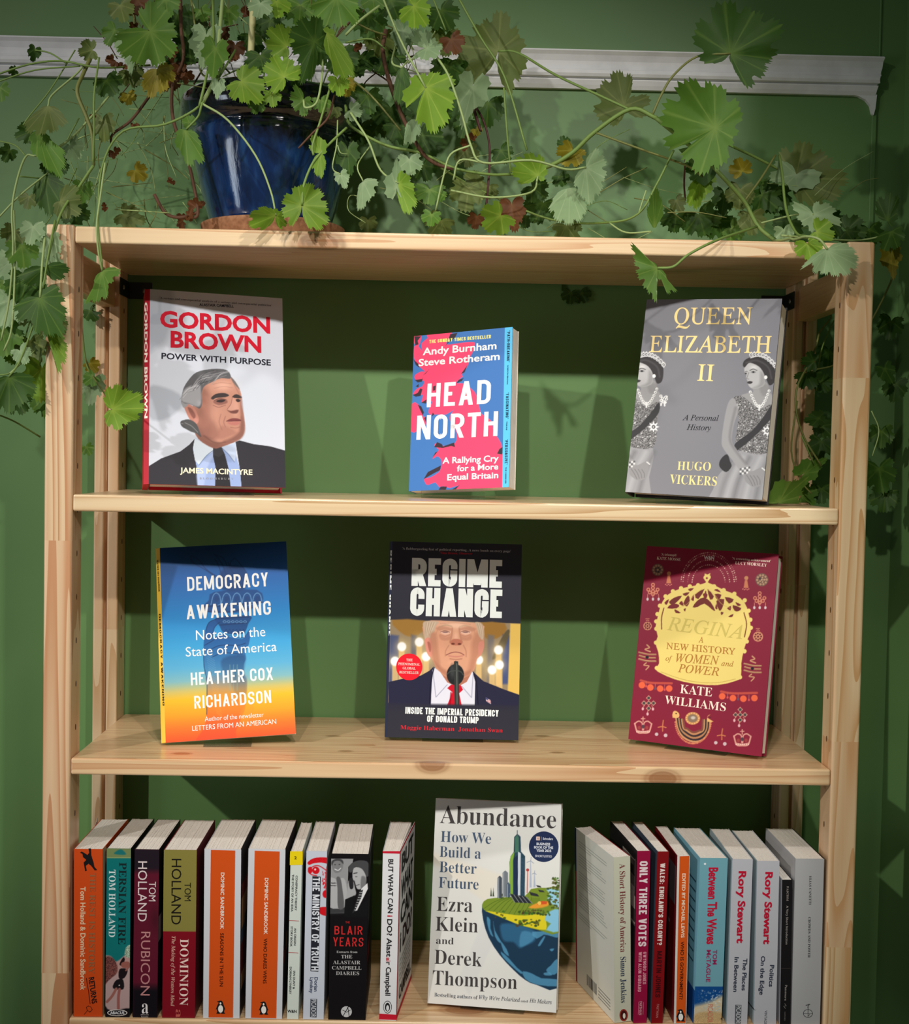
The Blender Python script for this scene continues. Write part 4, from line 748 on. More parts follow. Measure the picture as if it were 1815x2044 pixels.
    for X in ([(230,1322),(305,1343),(392,1353),(472,1352)], [(942,1421),(1037,1437),(1130,1443),(1228,1437)]):
        A.L([(X[0][0]-10,X[0][1]-42),(X[1][0],X[1][1]-42),(X[3][0]+22,X[3][1]-46)], (186,74,62), 20, 6); dots(X, 29, [(228,98,62)], 5)
        for i in range(3): A.L([((X[i][0]+X[i+1][0])/2,X[i][1]-34),((X[i][0]+X[i+1][0])/2,X[i][1]+2)], (170,100,100), 5); A.E((X[i][0]+X[i+1][0])/2, X[i][1]+10, 9, 11, (206,80,80) if i != 1 else (90,80,100), 4)
    for cx, cy in ((290,1482),(1102,1585)):
        for a, r in ((0,0),(0,42),(90,46),(180,42),(270,46)):
            x, y = cx+r*math.cos(math.radians(a)), cy+r*math.sin(math.radians(a)); A.P([(x-24,y),(x,y-24),(x+24,y),(x,y+24)], (200,150,130), 4, 0).E(x, y, 13, 13, (70,66,66), 4)
        for dx, dy in ((-52,50),(38,52),(-10,96)): A.E(cx+dx, cy+dy, 10, 14, (216,170,176), 4); A.L([(cx+dx*.7,cy+dy-30),(cx+dx,cy+dy-12)], (200,150,130), 5)
    for cx, cy in ((240,1700),(1120,1812)):
        A.L([(cx-74,cy-38),(cx-50,cy+38),(cx,cy+46),(cx+52,cy+38),(cx+76,cy-34)], (208,150,136), 13, 5); A.L([(cx-60,cy+24),(cx,cy+34),(cx+60,cy+24)], (208,150,136), 9, 5)
        for s in (-1, 1): A.L([(cx+s*74,cy-36),(cx+s*40,cy-58),(cx+s*8,cy-40),(cx+s*4,cy+20)], (208,150,136), 11, 5); A.E(cx+s*34, cy, 14, 16, (150,60,60), 5)
        A.L([(cx,cy-95),(cx,cy-55)], (208,150,136), 9, 4).L([(cx-16,cy-80),(cx+16,cy-80)], (208,150,136), 8, 4).E(cx, cy-10, 12, 18, (70,60,66), 4); dots([(cx-54+k*18, cy+36) for k in range(7)], 6, [(230,200,190)])
    for cx, cy in ((410,1700),(935,1775)):
        A.L([(cx+10,cy-65),(cx+4,cy-20),(cx+4,cy+30)], (190,110,70), 10, 5).L([(cx-36,cy-4),(cx,cy-10),(cx+34,cy-2)], (196,120,76), 9, 4); A.E(cx-50, cy+58, 15, 15, (196,176,180), 4).E(cx+30, cy+68, 16, 16, (196,176,180), 4)
    for i, c in enumerate(((190,140,96),(48,40,44),(170,124,84),(48,40,44),(184,134,92),(120,70,56))):
        r = 1-i*.085; A.L([(684-150*r,1615+i*3),(690-140*r,1700),(684-90*r,1610+170*r),(684,1628+195*r),(684+90*r,1622+180*r),(684+140*r,1715),(684+150*r,1640-i*2)], c, 16, 4)
    dots([(684+158*math.cos(a), 1640+200*math.sin(a)) for a in np.linspace(.05, math.pi-.05, 34)], 8, [(206,130,90),(190,110,80)])
    for cx, cy, s in ((530,1580,1),(838,1615,-1)): A.P([(cx-28,cy+30),(cx-24,cy-20),(cx,cy-30),(cx+30*s,cy-5),(cx+26,cy+30)], (222,176,110), 5, 2).E(cx+4*s, cy-6, 6, 6, (70,40,30), 3)
    A.E(680,1617,66,56,(196,140,84),5).E(680,1617,44,36,(132,110,90),6).E(684,1612,20,14,(190,180,170),8); dots([(680+56*math.cos(a), 1617+47*math.sin(a)) for a in np.linspace(0, 6.2, 16)], 6, [(226,180,120)])
    A.build('front_print', bk, k=KINK); p = Print(bk, cr); cm = (240,222,206); bg_ = (176,118,52)
    p.T(sf, "'A triumph'", (400,172), (540,180), 20, cm, 's'); p.T(sf, 'KATE MOSSE', (362,208), (573,221), 25, cm, 's'); p.T(sf, "'A crowning achievement'", (1030,207), (1372,233), 20, cm, 's'); p.T(sf, 'LUCY WORSLEY', (1057,250), (1337,273), 27, cm, 's'); p.T(sf, 'W&N', (780,206), (870,209), 30, (238,234,234), 'b')
    p.T(sf, 'REGINA', (450,832), (1118,912), 118, (200,182,98), 'i'); p.T(sf, 'A', (733,942), (775,945), 50, bg_, 'r'); p.T(sf, 'NEW HISTORY', (445,1000), (1056,1052), 56, bg_, 'r'); p.T(sf, 'of', (440,1105), (496,1110), 46, bg_, 'i'); p.T(sf, 'WOMEN', (530,1116), (915,1142), 76, bg_, 'i'); p.T(sf, 'and', (935,1150), (1042,1158), 46, bg_, 'i'); p.T(sf, 'POWER', (548,1205), (910,1240), 72, bg_, 'i')
    p.T(sf, 'KATE', (567,1392), (850,1424), 76, cm, 's'); p.T(sf, 'WILLIAMS', (430,1485), (972,1555), 72, cm, 's'); p.build()
def art_globe(bk, sf, ss, w_, h_):
    cr = (840, 1570, 4.313); A = Art(sf, 0, w_, 0, h_, .00058, cr, (216,216,212)); nv = (26,54,78); lb = (84,150,186)
    A.P([(80,560),(700,760),(560,1000),(60,620)], (222,214,198), 40, 0, a=.7).P([(330,1640),(560,1100),(640,1300),(420,1800)], (206,208,206), 20, 0, a=.6)
    A.P([(530,1020),(538,1150),(585,1300),(680,1450),(800,1580),(900,1665),(1000,1708),(1210,1728),(1215,1200),(900,1150),(600,1060)], nv, 5, 2)
    A.P([(700,1180),(870,1195),(990,1250),(980,1330),(900,1370),(850,1390),(800,1340),(720,1330),(690,1260)], (46,98,134), 22, a=.9).P([(870,1250),(960,1260),(980,1310),(900,1370),(850,1370)], lb, 16, a=.6)
    for q in ([(570,1120),(600,1150),(600,1220),(625,1290),(600,1270),(575,1190)], [(625,1160),(640,1240),(690,1330),(680,1345),(640,1290)], [(690,1420),(760,1480),(830,1560),(880,1600),(860,1610),(780,1540),(710,1470)], [(880,1590),(960,1610),(1040,1650),(1180,1660),(1180,1720),(1000,1705),(900,1655)], [(1010,1365),(1060,1290),(1070,1300),(1030,1370)], [(960,1250),(1180,1255),(1180,1300),(1130,1290),(1060,1275),(1000,1310)], [(1080,1580),(1120,1540),(1180,1480),(1180,1600),(1120,1620)], [(1060,1605),(1110,1600),(1130,1625),(1070,1625)], [(1110,1400),(1150,1395),(1130,1420)], [(690,1330),(740,1400),(760,1460),(720,1430),(700,1380)]): A.P(q, lb, 8, 2, a=.8)
    A.P([(530,1012),(575,968),(700,955),(900,940),(950,882),(1080,872),(1210,895),(1210,1255),(1030,1240),(840,1185),(640,1105),(545,1062)], (118,140,44), 5, 2)
    for i in range(9): A.L([(545+i*40,1050+i*14),(640+i*38,990),(760+i*24,950)], (84,108,32), 6, 4, .8); A.L([(880+i*22,1090),(930+i*12,1030),(960+i*8,960)], (88,110,34), 5, 4, .5)
    A.P([(560,1072),(640,1080),(760,1100),(900,1110),(1110,1095),(1080,1160),(1080,1235),(950,1215),(820,1180),(660,1110)], (216,200,40), 8, 2)
    A.P([(1080,880),(1210,900),(1210,1050),(1130,1010),(1090,970),(1110,920)], (150,202,222), 12, 2).P([(1100,1080),(1210,1060),(1210,1245),(1080,1235),(1120,1180),(1070,1150)], (132,190,216), 12, 2)
    A.P([(930,1040),(1010,1000),(1110,990),(1090,1030),(990,1050)], (226,150,50), 12, 2).P([(1005,1005),(1045,985),(1090,990),(1085,1012),(1005,1018)], (206,84,40), 5, 0).E(1022,1004,16,16,(232,190,90),4)
    rs = np.random.RandomState(8)
    for x0, x1, y0, y1, n in ((840,1110,1060,1105,40),(770,1030,1145,1200,40),(620,740,1070,1140,6),(1090,1200,860,1050,46),(1140,1200,780,900,26),(690,760,930,960,8)):
        for k in range(n): A.E(rs.uniform(x0, x1), rs.uniform(y0, y1), rs.uniform(6, 15), rs.uniform(5, 11), (rs.choice([52,70,84]), rs.choice([64,84,104]), 34), 5, .85)
    A.P([(765,940),(765,650),(775,600),(800,565),(805,435),(832,405),(860,432),(864,560),(900,600),(896,950)], (38,66,80), 4, 0).P([(765,935),(766,650),(776,600),(802,568),(808,560),(795,640),(795,940)], (126,166,60), 4, 0).P([(812,440),(832,412),(845,440),(845,560),(812,570)], (70,116,98), 6, 0).P([(838,560),(862,575),(858,940),(836,940)], (196,206,214), 4, 0).P([(800,620),(836,590),(836,940),(806,940)], (30,44,74), 4, 0).L([(832,378),(832,420)], (80,90,96), 6, 3)
    for k in range(40): A.L([(868,620+k*8),(892,624+k*8)], (70,90,120), 3, 2, .6, 0)
    for x0, x1, y0, y1, c in ((662,700,772,960,(66,74,84)),(705,752,728,950,(112,120,126)),(738,772,830,952,(70,88,110))): A.P([(x0,y1),(x0,y0+14),((x0+x1)/2,y0-6),(x1,y0+14),(x1,y1)], c, 4, 0).L([(x0+9,y0+14),(x0+9,y1)], (170,178,182), 7, 4, .8)
    for x, y0, y1, r in ((947,640,870,34),(980,745,868,20)):
        A.P([(x-3,y0),(x+3,y0),(x+9,y1),(x-9,y1)], (168,178,198), 4, 0)
        for a in (-90, 30, 150): A.L([(x,y0),(x+r*math.cos(math.radians(a+8)),y0+r*math.sin(math.radians(a+8)))], (140,150,170), 5, 3)
    A.L([(921,730),(917,915)], (190,80,66), 7, 4).E(921,718,13,13,(170,60,56),4)
    for x in (606, 626): A.P([(x-7,945),(x,872),(x+7,945)], (44,60,34), 4, 0)
    A.P([(765,922),(912,950),(962,1006),(812,998)], (40,44,48), 4, 0)
    for k in range(5): A.L([(765+k*36,922+k*7),(812+k*37,998+k*2)], (150,156,160), 4, 3)
    for q in ([(935,905),(1005,925),(1022,948),(948,938)], [(1010,888),(1055,895),(1068,910),(1025,908)], [(992,848),(1030,855),(1040,870),(1005,865)]): A.P(q, (46,48,50), 4, 0)
    A.build('front_print', bk, k=KINK, rough=.45); p = Print(bk, cr); dk = (66,62,62); bl = (70,88,112)
    p.T(sf, 'Abundance', (165,314), (1165,361), 152, dk, 's')
    for tx, a, b in (('How We',(172,475),(605,494)), ('Build a',(162,605),(517,622)), ('Better',(160,736),(480,752)), ('Future',(155,870),(497,887))): p.T(sf, tx, a, b, 92, bl, 's')
    for tx, a, b, c in (('Ezra',(138,1070),(445,1083),122), ('Klein',(128,1240),(492,1257),120), ('and',(132,1352),(284,1360),58), ('Derek',(118,1525),(525,1550),120), ('Thompson',(103,1704),(830,1744),122)): p.T(sf, tx, a, b, c, dk, 's')
    p.T(sf, 'Bestselling authors of ', (118,1806), (490,1832), 32, (70,74,84), 's'); p.T(sf, "Why We're Polarized", (500,1830), (855,1853), 34, (60,64,74), 'i'); p.T(sf, 'and', (862,1855), (924,1859), 20, (70,74,84), 's'); p.T(sf, 'Hit Makers', (936,1858), (1128,1873), 34, (60,64,74), 'i')
    p.disc(sf, (1060,518), 128, 132, (30,44,80), h=.0002)
    p.poly(sf, [(995,430),(1027,431),(1026,463),(994,462)], (240,206,190), h=.0003); p.T(sf, 'FT', (1000,456), (1021,457), 16, (90,60,50), 's', h=.0004); p.line(sf, [(1040,432),(1039,466)], 2, (200,200,210), h=.0003)
    for tx, a, b, c, s in (('Schroders',(1052,457),(1138,460),19,'b'), ('BUSINESS',(998,503),(1115,507),21,'b'), ('BOOK OF THE',(977,532),(1140,537),21,'b'), ('YEAR 2025',(996,560),(1124,564),21,'b'), ('SHORTLISTED',(985,606),(1130,611),18,'n')): p.T(sf, tx, a, b, c, (222,226,236), s, h=.0003)
    p.build()
def cov(n, c, r=.45): return mat(n, c, rough=r, k=KINK, spec=.2)
BKP = {'gordon': [0.1453,0.0703,0.5835,0.2836,0.2767,0.0171,0.1534,0.2321], 'north': [0.417,0.0908,0.5844,-0.4419,0.1681,-0.0652,0.1256,0.1864], 'queen': [0.6762,0.0359,0.5831,-0.4541,0.1932,0.0289,0.1554,0.2265], 'democ': [0.1631,0.0729,0.2959,0.0952,0.2561,-0.0661,0.1468,0.2251], 'regime': [0.4167,0.1082,0.2918,-0.0116,0.1259,0.0044,0.1535,0.2296], 'regina': [0.6924,0.0728,0.2932,-0.4863,0.1828,0.0131,0.1572,0.2293], 'abund': [0.464,0.0273,0.0061,-0.1946,0.2154,-0.0168,0.1456,0.2265]}
Z2, Z3, Z4 = ZS[1], ZS[2], ZS[3]
c_red, c_blk, c_mar = cov('red_boards', (176,22,44)), cov('black_boards', (34,34,38)), cov('maroon_boards', (126,26,50))
face_book('hardback_book', BKP['gordon'], .028, 'white hardback with red spine and a grey-haired man in dark suit on its cover', c_red, c_red, Z2, True, ('clear book stand under the white red-spined hardback', 0.0, .040, .0080), art_white_cover, bulge=(.0056, .0022))
face_book('paperback_book', BKP['north'], .020, 'blue paperback with pink map and big white capitals standing mid top shelf', cov('blue_card', (62,116,184)), cov('blue_card', (62,116,184)), Z2, False, ('clear book stand under the blue and pink map paperback', -.004, .040, .0095), art_map, bulge=(.0005, .002), backc=cov('cream_card', (214,206,190)))
face_book('hardback_book', BKP['queen'], .034, 'grey hardback with gold capitals and a tiara-wearing woman printed twice', c_blk, c_blk, Z2, True, ('clear book stand under the grey gold-lettered hardback', 0.0, .040, .0075), art_tiara, fore=.0012)
face_book('paperback_book', BKP['democ'], .0115, 'yellow-spined paperback fading from blue to orange with a raised torch', cov('cream_card', (214,206,190)), cov('yellow_card', (240,196,70)), Z3, False, ('clear book stand under the blue and orange torch paperback', -.004, .027, .0040), art_torch, bulge=(.0050, .0022))
face_book('hardback_book', BKP['regime'], .020, 'black hardback picturing a man in red tie behind a microphone', cov('ink_boards', (44,44,56)), cov('navy_spine', (40,46,66)), Z3, True, ('clear book stand under the black hardback with red sticker', 0.0, .036, .0030, 0), art_podium, bulge=(.0032, .0022))
face_book('hardback_book', BKP['regina'], .022, 'maroon hardback with a large gold crown among small printed jewels', c_mar, c_mar, Z3, True, ('clear book stand under the maroon crown hardback', 0.0, .036, .0030, 0), art_crown, fore=.0012)
face_book('paperback_book', BKP['abund'], .018, 'white paperback with half globe, green tower and dark serif lettering', cov('white_card', (216,216,212)), cov('white_card', (216,216,212)), Z4, False, ('clear book stand under the white half-globe paperback', 0.0, .036, .0030, 0), art_globe, bulge=(.0005, .002))
# ------------------------------------------------------------------ books standing spine out
def tl(p, sf, txt, a0, a1, cap, col, sty='b', h=.0003, **kw):
    """lettering given in metres on the face"""
    V, Fc = text_shape(txt, sty, **kw); a, b = np.array(a0, float), np.array(a1, float); d = b-a; L = np.linalg.norm(d); d /= L; up = np.array([-d[1], d[0]])
    V = V*np.array([L/V[:, 0].max(), cap, 1]); p._put(sf, np.column_stack([a+V[:, 0:1]*d+V[:, 1:2]*up, V[:, 2]]), Fc, col, h)
Y0 = 0.0045
def spine_book(label, TL, TR, blx, sp, left=None, right=None, d=.122, back=None, paint=None, crop=None, hard=False, grp='books standing spine out', stray=False, flare=0.0):
    a = un(TL[0], TL[1], Y0); b = un(TR[0], TR[1], Y0); c = un(blx, 2030, Y0); h_ = a[2]-0.0004; w_ = b[0]-a[0]
    lean = math.atan2(a[0]-c[0], a[2]-c[2]); yaw = 0.0
    if back: q = un(back[0], back[1], Y0+d*.985); yaw = math.asin(max(-.6, min(.6, (a[0]-q[0])/d)))
    x0 = a[0]-math.tan(lean)*a[2]; Rm = rot(yaw, 0, lean); o = np.array([x0, Y0, .0004+w_*max(0, math.sin(lean))]); Wp = lambda x, y, z: tuple(o+Rm@np.array([x, y, z]))
    bk = thing('hardback_book' if hard else 'paperback_book', tuple(o), label, 'book', grp)
    def bx(m, p, q):
        (xa, ya, za), (xb, yb, zb) = p, q
        m.add([Wp(*v) for v in [(xa,ya,za),(xb,ya,za),(xb,yb,za),(xa,yb,za),(xa,ya,zb),(xb,ya,zb),(xb,yb,zb),(xa,yb,zb)]], [(0,3,2,1),(4,5,6,7),(0,1,5,4),(1,2,6,5),(2,3,7,6),(3,0,4,7)]); return m
    tc_ = .0005; w2 = w_
    bx(MB(), (0, 0, 0), (w2, tc_, h_)).build('spine', sp, bk, origin=tuple(o))
    bx(MB(), (0, tc_, 0), (tc_, d, h_)).build('back_cover', left or sp, bk, origin=tuple(o)); fe = np.array([flare, d, 0])/math.hypot(flare, d); fn_ = np.array([d, -flare, 0])/math.hypot(flare, d)
    MB().add([Wp(*q) for zz in (0, h_) for q in ((w2-tc_, tc_, zz), (w2, tc_, zz), (w2+flare, d, zz), (w2+flare-tc_, d, zz))], [(0,3,2,1),(4,5,6,7),(0,1,5,4),(1,2,6,5),(2,3,7,6),(3,0,4,7)]).build('front_cover', right or sp, bk, origin=tuple(o))
    m = MB(); rr = random.Random(int(TL[0])); n = max(5, int(w2/.0016)); xs = [tc_+.0001+(w2-2*tc_-.0002)*i/n for i in range(n+1)]         # signatures, tops a little uneven
    for i in range(n):
        k1 = (w2+flare*.7)/w2; xa, xb, ye, ze = xs[i], xs[i+1]-.00008, d-.0006-rr.uniform(0, .0012), h_-.0003-rr.uniform(0, .0004)
        m.add([Wp(*q) for zz in (.0003, ze) for q in ((xa, tc_, zz), (xb, tc_, zz), (xb*k1, ye, zz), (xa*k1, ye, zz))], [(0,3,2,1),(4,5,6,7),(0,1,5,4),(1,2,6,5),(2,3,7,6),(3,0,4,7)])
    m.build('page_block', M_PAGE, bk, origin=tuple(o))
    if stray:
        m = MB(); P = [(-.0005-.004*(k/8)**2, .075+.045*k/8, h_-.002+.006*(k/8)**1.5) for k in range(9)]
        for k in range(8):
            (xa, ya, za), (xb, yb, zb) = P[k], P[k+1]; m.add([Wp(xa, ya, h_-.05), Wp(xb, yb, h_-.05), Wp(xb, yb, zb), Wp(xa, ya, za), Wp(xa+.0002, ya, h_-.05), Wp(xb+.0002, yb, h_-.05), Wp(xb+.0002, yb, zb), Wp(xa+.0002, ya, za)], [(0,1,2,3),(7,6,5,4),(3,2,6,7)])
        m.build('loose_page', M_PAGE, bk, origin=tuple(o))
    S = Surf(o, Rm[:, 0], Rm[:, 2], -Rm[:, 1]); SR = Surf(o+Rm@np.array([w2, 0, 0]), Rm@fe, Rm[:, 2], Rm@fn_); SL = Surf(o+Rm@np.array([0, d, 0]), -Rm[:, 1], Rm[:, 2], -Rm[:, 0])
    p = Print(bk, crop); paint(p, S, SR, SL, w2, h_, d); p.build(); return bk
C1, C2, C3, C4, C5 = (130,1600,4.603), (400,1600,4.604), (600,1600,4.604), (1130,1600,4.604), (1330,1600,4.603)
FULL = lambda p, S, w, h, a0, a1, b0, b1, col, hh=.0002: p._put(S, [(w*a0, h*b0), (w*a1, h*b0), (w*a1, h*b1), (w*a0, h*b1)], [(0, 1, 2, 3)], col, hh)
wht, blk_, org = (226,226,230), (24,22,24), (206,80,24)
def penguin(p, S, cx, cy, s, body=(26,26,28), belly=(236,232,226)):
    p.poly(S, [(cx-.02*s,cy-.52*s),(cx+.10*s,cy-.50*s),(cx+.17*s,cy-.38*s),(cx+.26*s,cy-.10*s),(cx+.36*s,cy+.16*s),(cx+.30*s,cy+.16*s),(cx+.26*s,cy+.36*s),(cx+.36*s,cy+.50*s),(cx+.10*s,cy+.50*s),(cx,cy+.44*s),(cx-.12*s,cy+.50*s),(cx-.34*s,cy+.48*s),(cx-.26*s,cy+.34*s),(cx-.30*s,cy+.14*s),(cx-.38*s,cy+.18*s),(cx-.26*s,cy-.14*s),(cx-.14*s,cy-.36*s),(cx-.30*s,cy-.44*s)], body, h=.0003)
    p.disc(S, (cx,cy+.12*s), .19*s, .29*s, belly, h=.0004, n=18); p.disc(S, (cx-.01*s,cy-.30*s), .07*s, .09*s, belly, h=.0004, n=10)
def pt_monkey(p, S, SR, SL, w, h, d):
    p.poly(S, [(215,430),(238,430),(240,490),(262,560),(270,600),(295,628),(272,632),(240,590),(215,570),(190,590),(200,635),(185,640),(170,560),(195,535),(165,510),(160,480),(138,470),(150,458),(175,470),(205,490),(222,470)], blk_)
    p.T(S, 'THE REST IS HISTORY', (228,655), (218,1580), 52, (150,96,60), 'S'); p.T(S, 'Tom Holland & Dominic Sandbrook', (142,782), (142,1732), 46, (226,196,160), 'b')
    p.T(S, 'RETURNS', (218,1618), (248,1858), 48, blk_, 'b', shear=-.1); p.line(S, [(195,1622),(215,1740),(230,1856)], 5, blk_)
    p.line(S, [(175,1955),(205,1920),(195,1890),(215,1875)], 4, (60,30,20)); p.line(S, [(205,1920),(235,1930)], 4, (60,30,20)); p.line(S, [(225,1935),(250,1910),(235,1885),(212,1880)], 4, (60,30,20))
    FULL(p, SR, d, h, 0, .12, 0, 1, (206,180,140)); FULL(p, SR, d, h, .12, 1, .1, .82, (40,36,34))
def pt_stage(p, S, SR, SL, w, h, d):
    A = Art(S, 0, w, 0, h, .0005, C1, (16,110,110)); A.P([(370,420),(620,420),(620,520),(380,520)], (116,130,84), 10, 0).L([(388,515),(600,517)], (170,180,120), 4, 3).P([(450,480),(480,450),(520,440),(560,480),(530,490)], (30,110,110), 10)
    A.P([(360,1440),(420,1420),(470,1470),(560,1400),(620,1350),(640,1700),(360,1700)], (180,142,136), 14).P([(365,1450),(420,1425),(470,1480),(480,1560),(430,1640),(370,1690)], (104,60,56), 14, noise=.5).P([(365,1690),(480,1580),(620,1480),(620,1930),(420,1930),(365,1860)], (178,150,148), 10)
    A.P([(560,1340),(610,1320),(615,1430),(550,1420)], (150,170,150), 10, noise=.4)
    A.P([(500,1500),(520,1450),(540,1430),(550,1450),(545,1470),(560,1480),(545,1510)], (34,22,24), 5).P([(520,1480),(580,1470),(600,1500),(560,1530),(520,1520)], (150,90,80), 6).P([(500,1540),(560,1535),(575,1560),(545,1620),(495,1625)], (30,22,26), 5).L([(560,1550),(610,1490)], (150,92,82), 16, 6)
    A.P([(460,1650),(500,1630),(535,1640),(535,1725),(440,1715)], (28,22,26), 5).E(498,1688,6,6,(230,220,210),3).L([(470,1720),(430,1790),(385,1840)], (150,96,86), 24, 6).L([(500,1725),(490,1800),(490,1900)], (150,90,84), 26, 6)
    A.P([(365,1880),(420,1920),(620,1900),(620,2010),(360,2010)], (24,20,24), 12); A.build('spine_print', p.book)
    p.T(S, 'PERSIAN FIRE', (498,558), (488,1312), 66, (20,40,40), 'S'); p.T(S, 'TOM HOLLAND', (405,625), (402,1245), 58, (206,222,222), 'S')
    p.disc(S, (480,1940), 92, 30, (224,218,212), h=.0002); p.disc(S, (480,1940), 84, 24, (28,24,28), h=.0003); p.T(S, 'ABACUS', (415,1952), (545,1952), 26, wht, 'b', h=.0004)
def pt_purple(p, S, SR, SL, w, h, d):
    A = Art(S, 0, w, 0, h, .0008, C1, (92,24,42)); A.P([(600,420),(900,420),(900,640),(600,640)], (34,26,34), 60, 0).P([(600,1700),(900,1700),(900,2040),(600,2040)], (22,18,24), 80, 0).G(830,1080,60,140,(60,20,30),.6); A.build('spine_print', p.book)
    p.T(S, 'HOLLAND', (672,548), (668,1100), 82, (222,206,206), 'n'); p.T(S, 'TOM', (772,735), (770,915), 62, (222,206,206), 'n'); p.T(S, 'RUBICON', (700,1195), (694,1780), 84, (186,130,130), 'n')
    p.T(S, 'a', (705,1945), (765,1945), 130, (230,224,224), 's'); p.T(S, 'abacus', (695,1962), (768,1962), 12, (190,180,180), 'n'); p.T(S, 'books', (702,1982), (765,1982), 12, (190,180,180), 'n'); FULL(p, SR, d, h, 0, .9, .45, .6, (120,110,110))
def pt_gold(p, S, SR, SL, w, h, d):
    A = Art(S, 0, w, 0, h, .0008, C1, (124,18,32)); A.P([(860,380),(1260,400),(1260,1194),(860,1190)], (132,124,62), 4, 0); A.build('spine_print', p.book)
    p.T(S, 'HOLLAND', (980,525), (976,1128), 88, (26,22,20), 'n'); p.T(S, 'TOM', (1098,745), (1098,914), 58, (26,22,20), 'n'); p.T(S, 'DOMINION', (1058,1262), (1052,1872), 76, (236,206,196), 's'); p.T(S, 'The Making of the Western Mind', (982,1235), (972,1878), 32, (228,178,160), 'i'); p.T(S, 'a', (1018,1908), (1018,1985), 62, (186,90,80), 's')
def pt_orange(C, x0, x1, b0, b1, tx, tp, tb, pen):
    def f(p, S, SR, SL, w, h, d):
        p.poly(S, [(x0[0],b0), (x1[0],b0+7), (x1[1],b1+10), (x0[1],b1)], org); p.T(S, 'DOMINIC SANDBROOK', tp[0], tp[1], 32, (236,220,206), 'b'); p.T(S, tx, tb[0], tb[1], 32, (70,26,12), 'b'); penguin(p, S, pen[0], pen[1], 120)
        rr = random.Random(x0[0])
        for k in range(14): FULL(p, SR, d, h, rr.uniform(0, .6), rr.uniform(.6, 1), *sorted((rr.uniform(.1, .85), rr.uniform(.1, .85))), rr.choice([(90,30,24),(150,110,70),(30,36,50),(60,70,80),(110,40,30)]), .0002+.00001*k)
    return f
def pt_idea(p, S, SR, SL, w, h, d):
    p.poly(S, [(826,456),(940,456),(940,580),(822,584)], (232,206,20)); p.T(S, '2', (863,528), (887,528), 26, (50,50,20), 'b', h=.0004)
    dk = (64,70,70)
    for tx, a, b in (('CONSPIRACY THEORY',(877,678),(868,1002)), ('THE STORY OF AN IDEA',(843,668),(834,1010)), ('AN ORIGIN',(864,1160),(860,1320)), ('STORY BOOK',(832,1145),(826,1333)), ('IAN DUNT &',(855,1555),(850,1722)), ('DORIAN LYNSKEY',(822,1518),(817,1770))): p.T(S, tx, a, b, 18, dk, 'b')
    p.line(S, [(818,1092),(905,1096)], 5, (176,90,90)); p.line(S, [(812,1386),(898,1390)], 5, (176,90,90)); p.T(S, 'W&N', (800,1938), (885,1940), 26, (40,40,40), 'b'); FULL(p, SR, d, h, 0, .12, .93, 1, (232,206,20)); FULL(p, SR, d, h, .14, 1, .1, .9, (30,30,34))
def pt_eye(p, S, SR, SL, w, h, d):
    A = Art(S, 0, w, 0, h, .0005, C2, (196,202,214)); rd = (206,24,36)
    A.P([(985,560),(1030,525),(1100,512),(1180,520),(1180,570),(1110,560),(1040,568),(1000,582)], rd, 5, noise=.15).L([(992,640),(1030,600),(1090,590),(1170,640)], rd, 9, 5).L([(992,640),(1020,670),(1070,682)], rd, 9, 5).E(1062,632,34,34,rd,5).E(1056,624,9,9,(240,220,220),4).P([(990,610),(1020,600),(1030,640),(1010,665),(992,650)], rd, 6)
    rs = np.random.RandomState(3)
    for k in range(40): A.E(rs.uniform(1120,1175), rs.uniform(640,800), rs.uniform(3,9), rs.uniform(4,12), rd, 4, .8)
    A.L([(1165,600),(1155,700),(1160,860)], rd, 14, 8, .8).E(1150,850,26,36,rd,6).P([(1095,985),(1110,970),(1180,975),(1180,1048),(1140,1048),(1100,1030)], rd, 5); A.build('spine_print', p.book)
    p.poly(S, [(1030,685),(1108,690),(1085,1562),(1012,1558)], (40,42,50), h=.0002); p.T(S, 'THE MINISTRY OF TRUTH', (1034,695), (1020,1552), 66, (222,226,234), 'c', wd=.62, t=.19, h=.0004)
    p.T(S, 'Dorian', (1050,1612), (1046,1745), 32, (60,70,96), 'b'); p.T(S, 'Lynskey', (1010,1614), (1006,1760), 32, (60,70,96), 'b'); p.poly(S, [(1012,1812),(1074,1814),(1068,1984),(1008,1980)], (70,74,84), h=.0002); p.T(S, 'PICADOR', (1022,1816), (1018,1978), 44, (214,218,226), 'n', h=.0004)
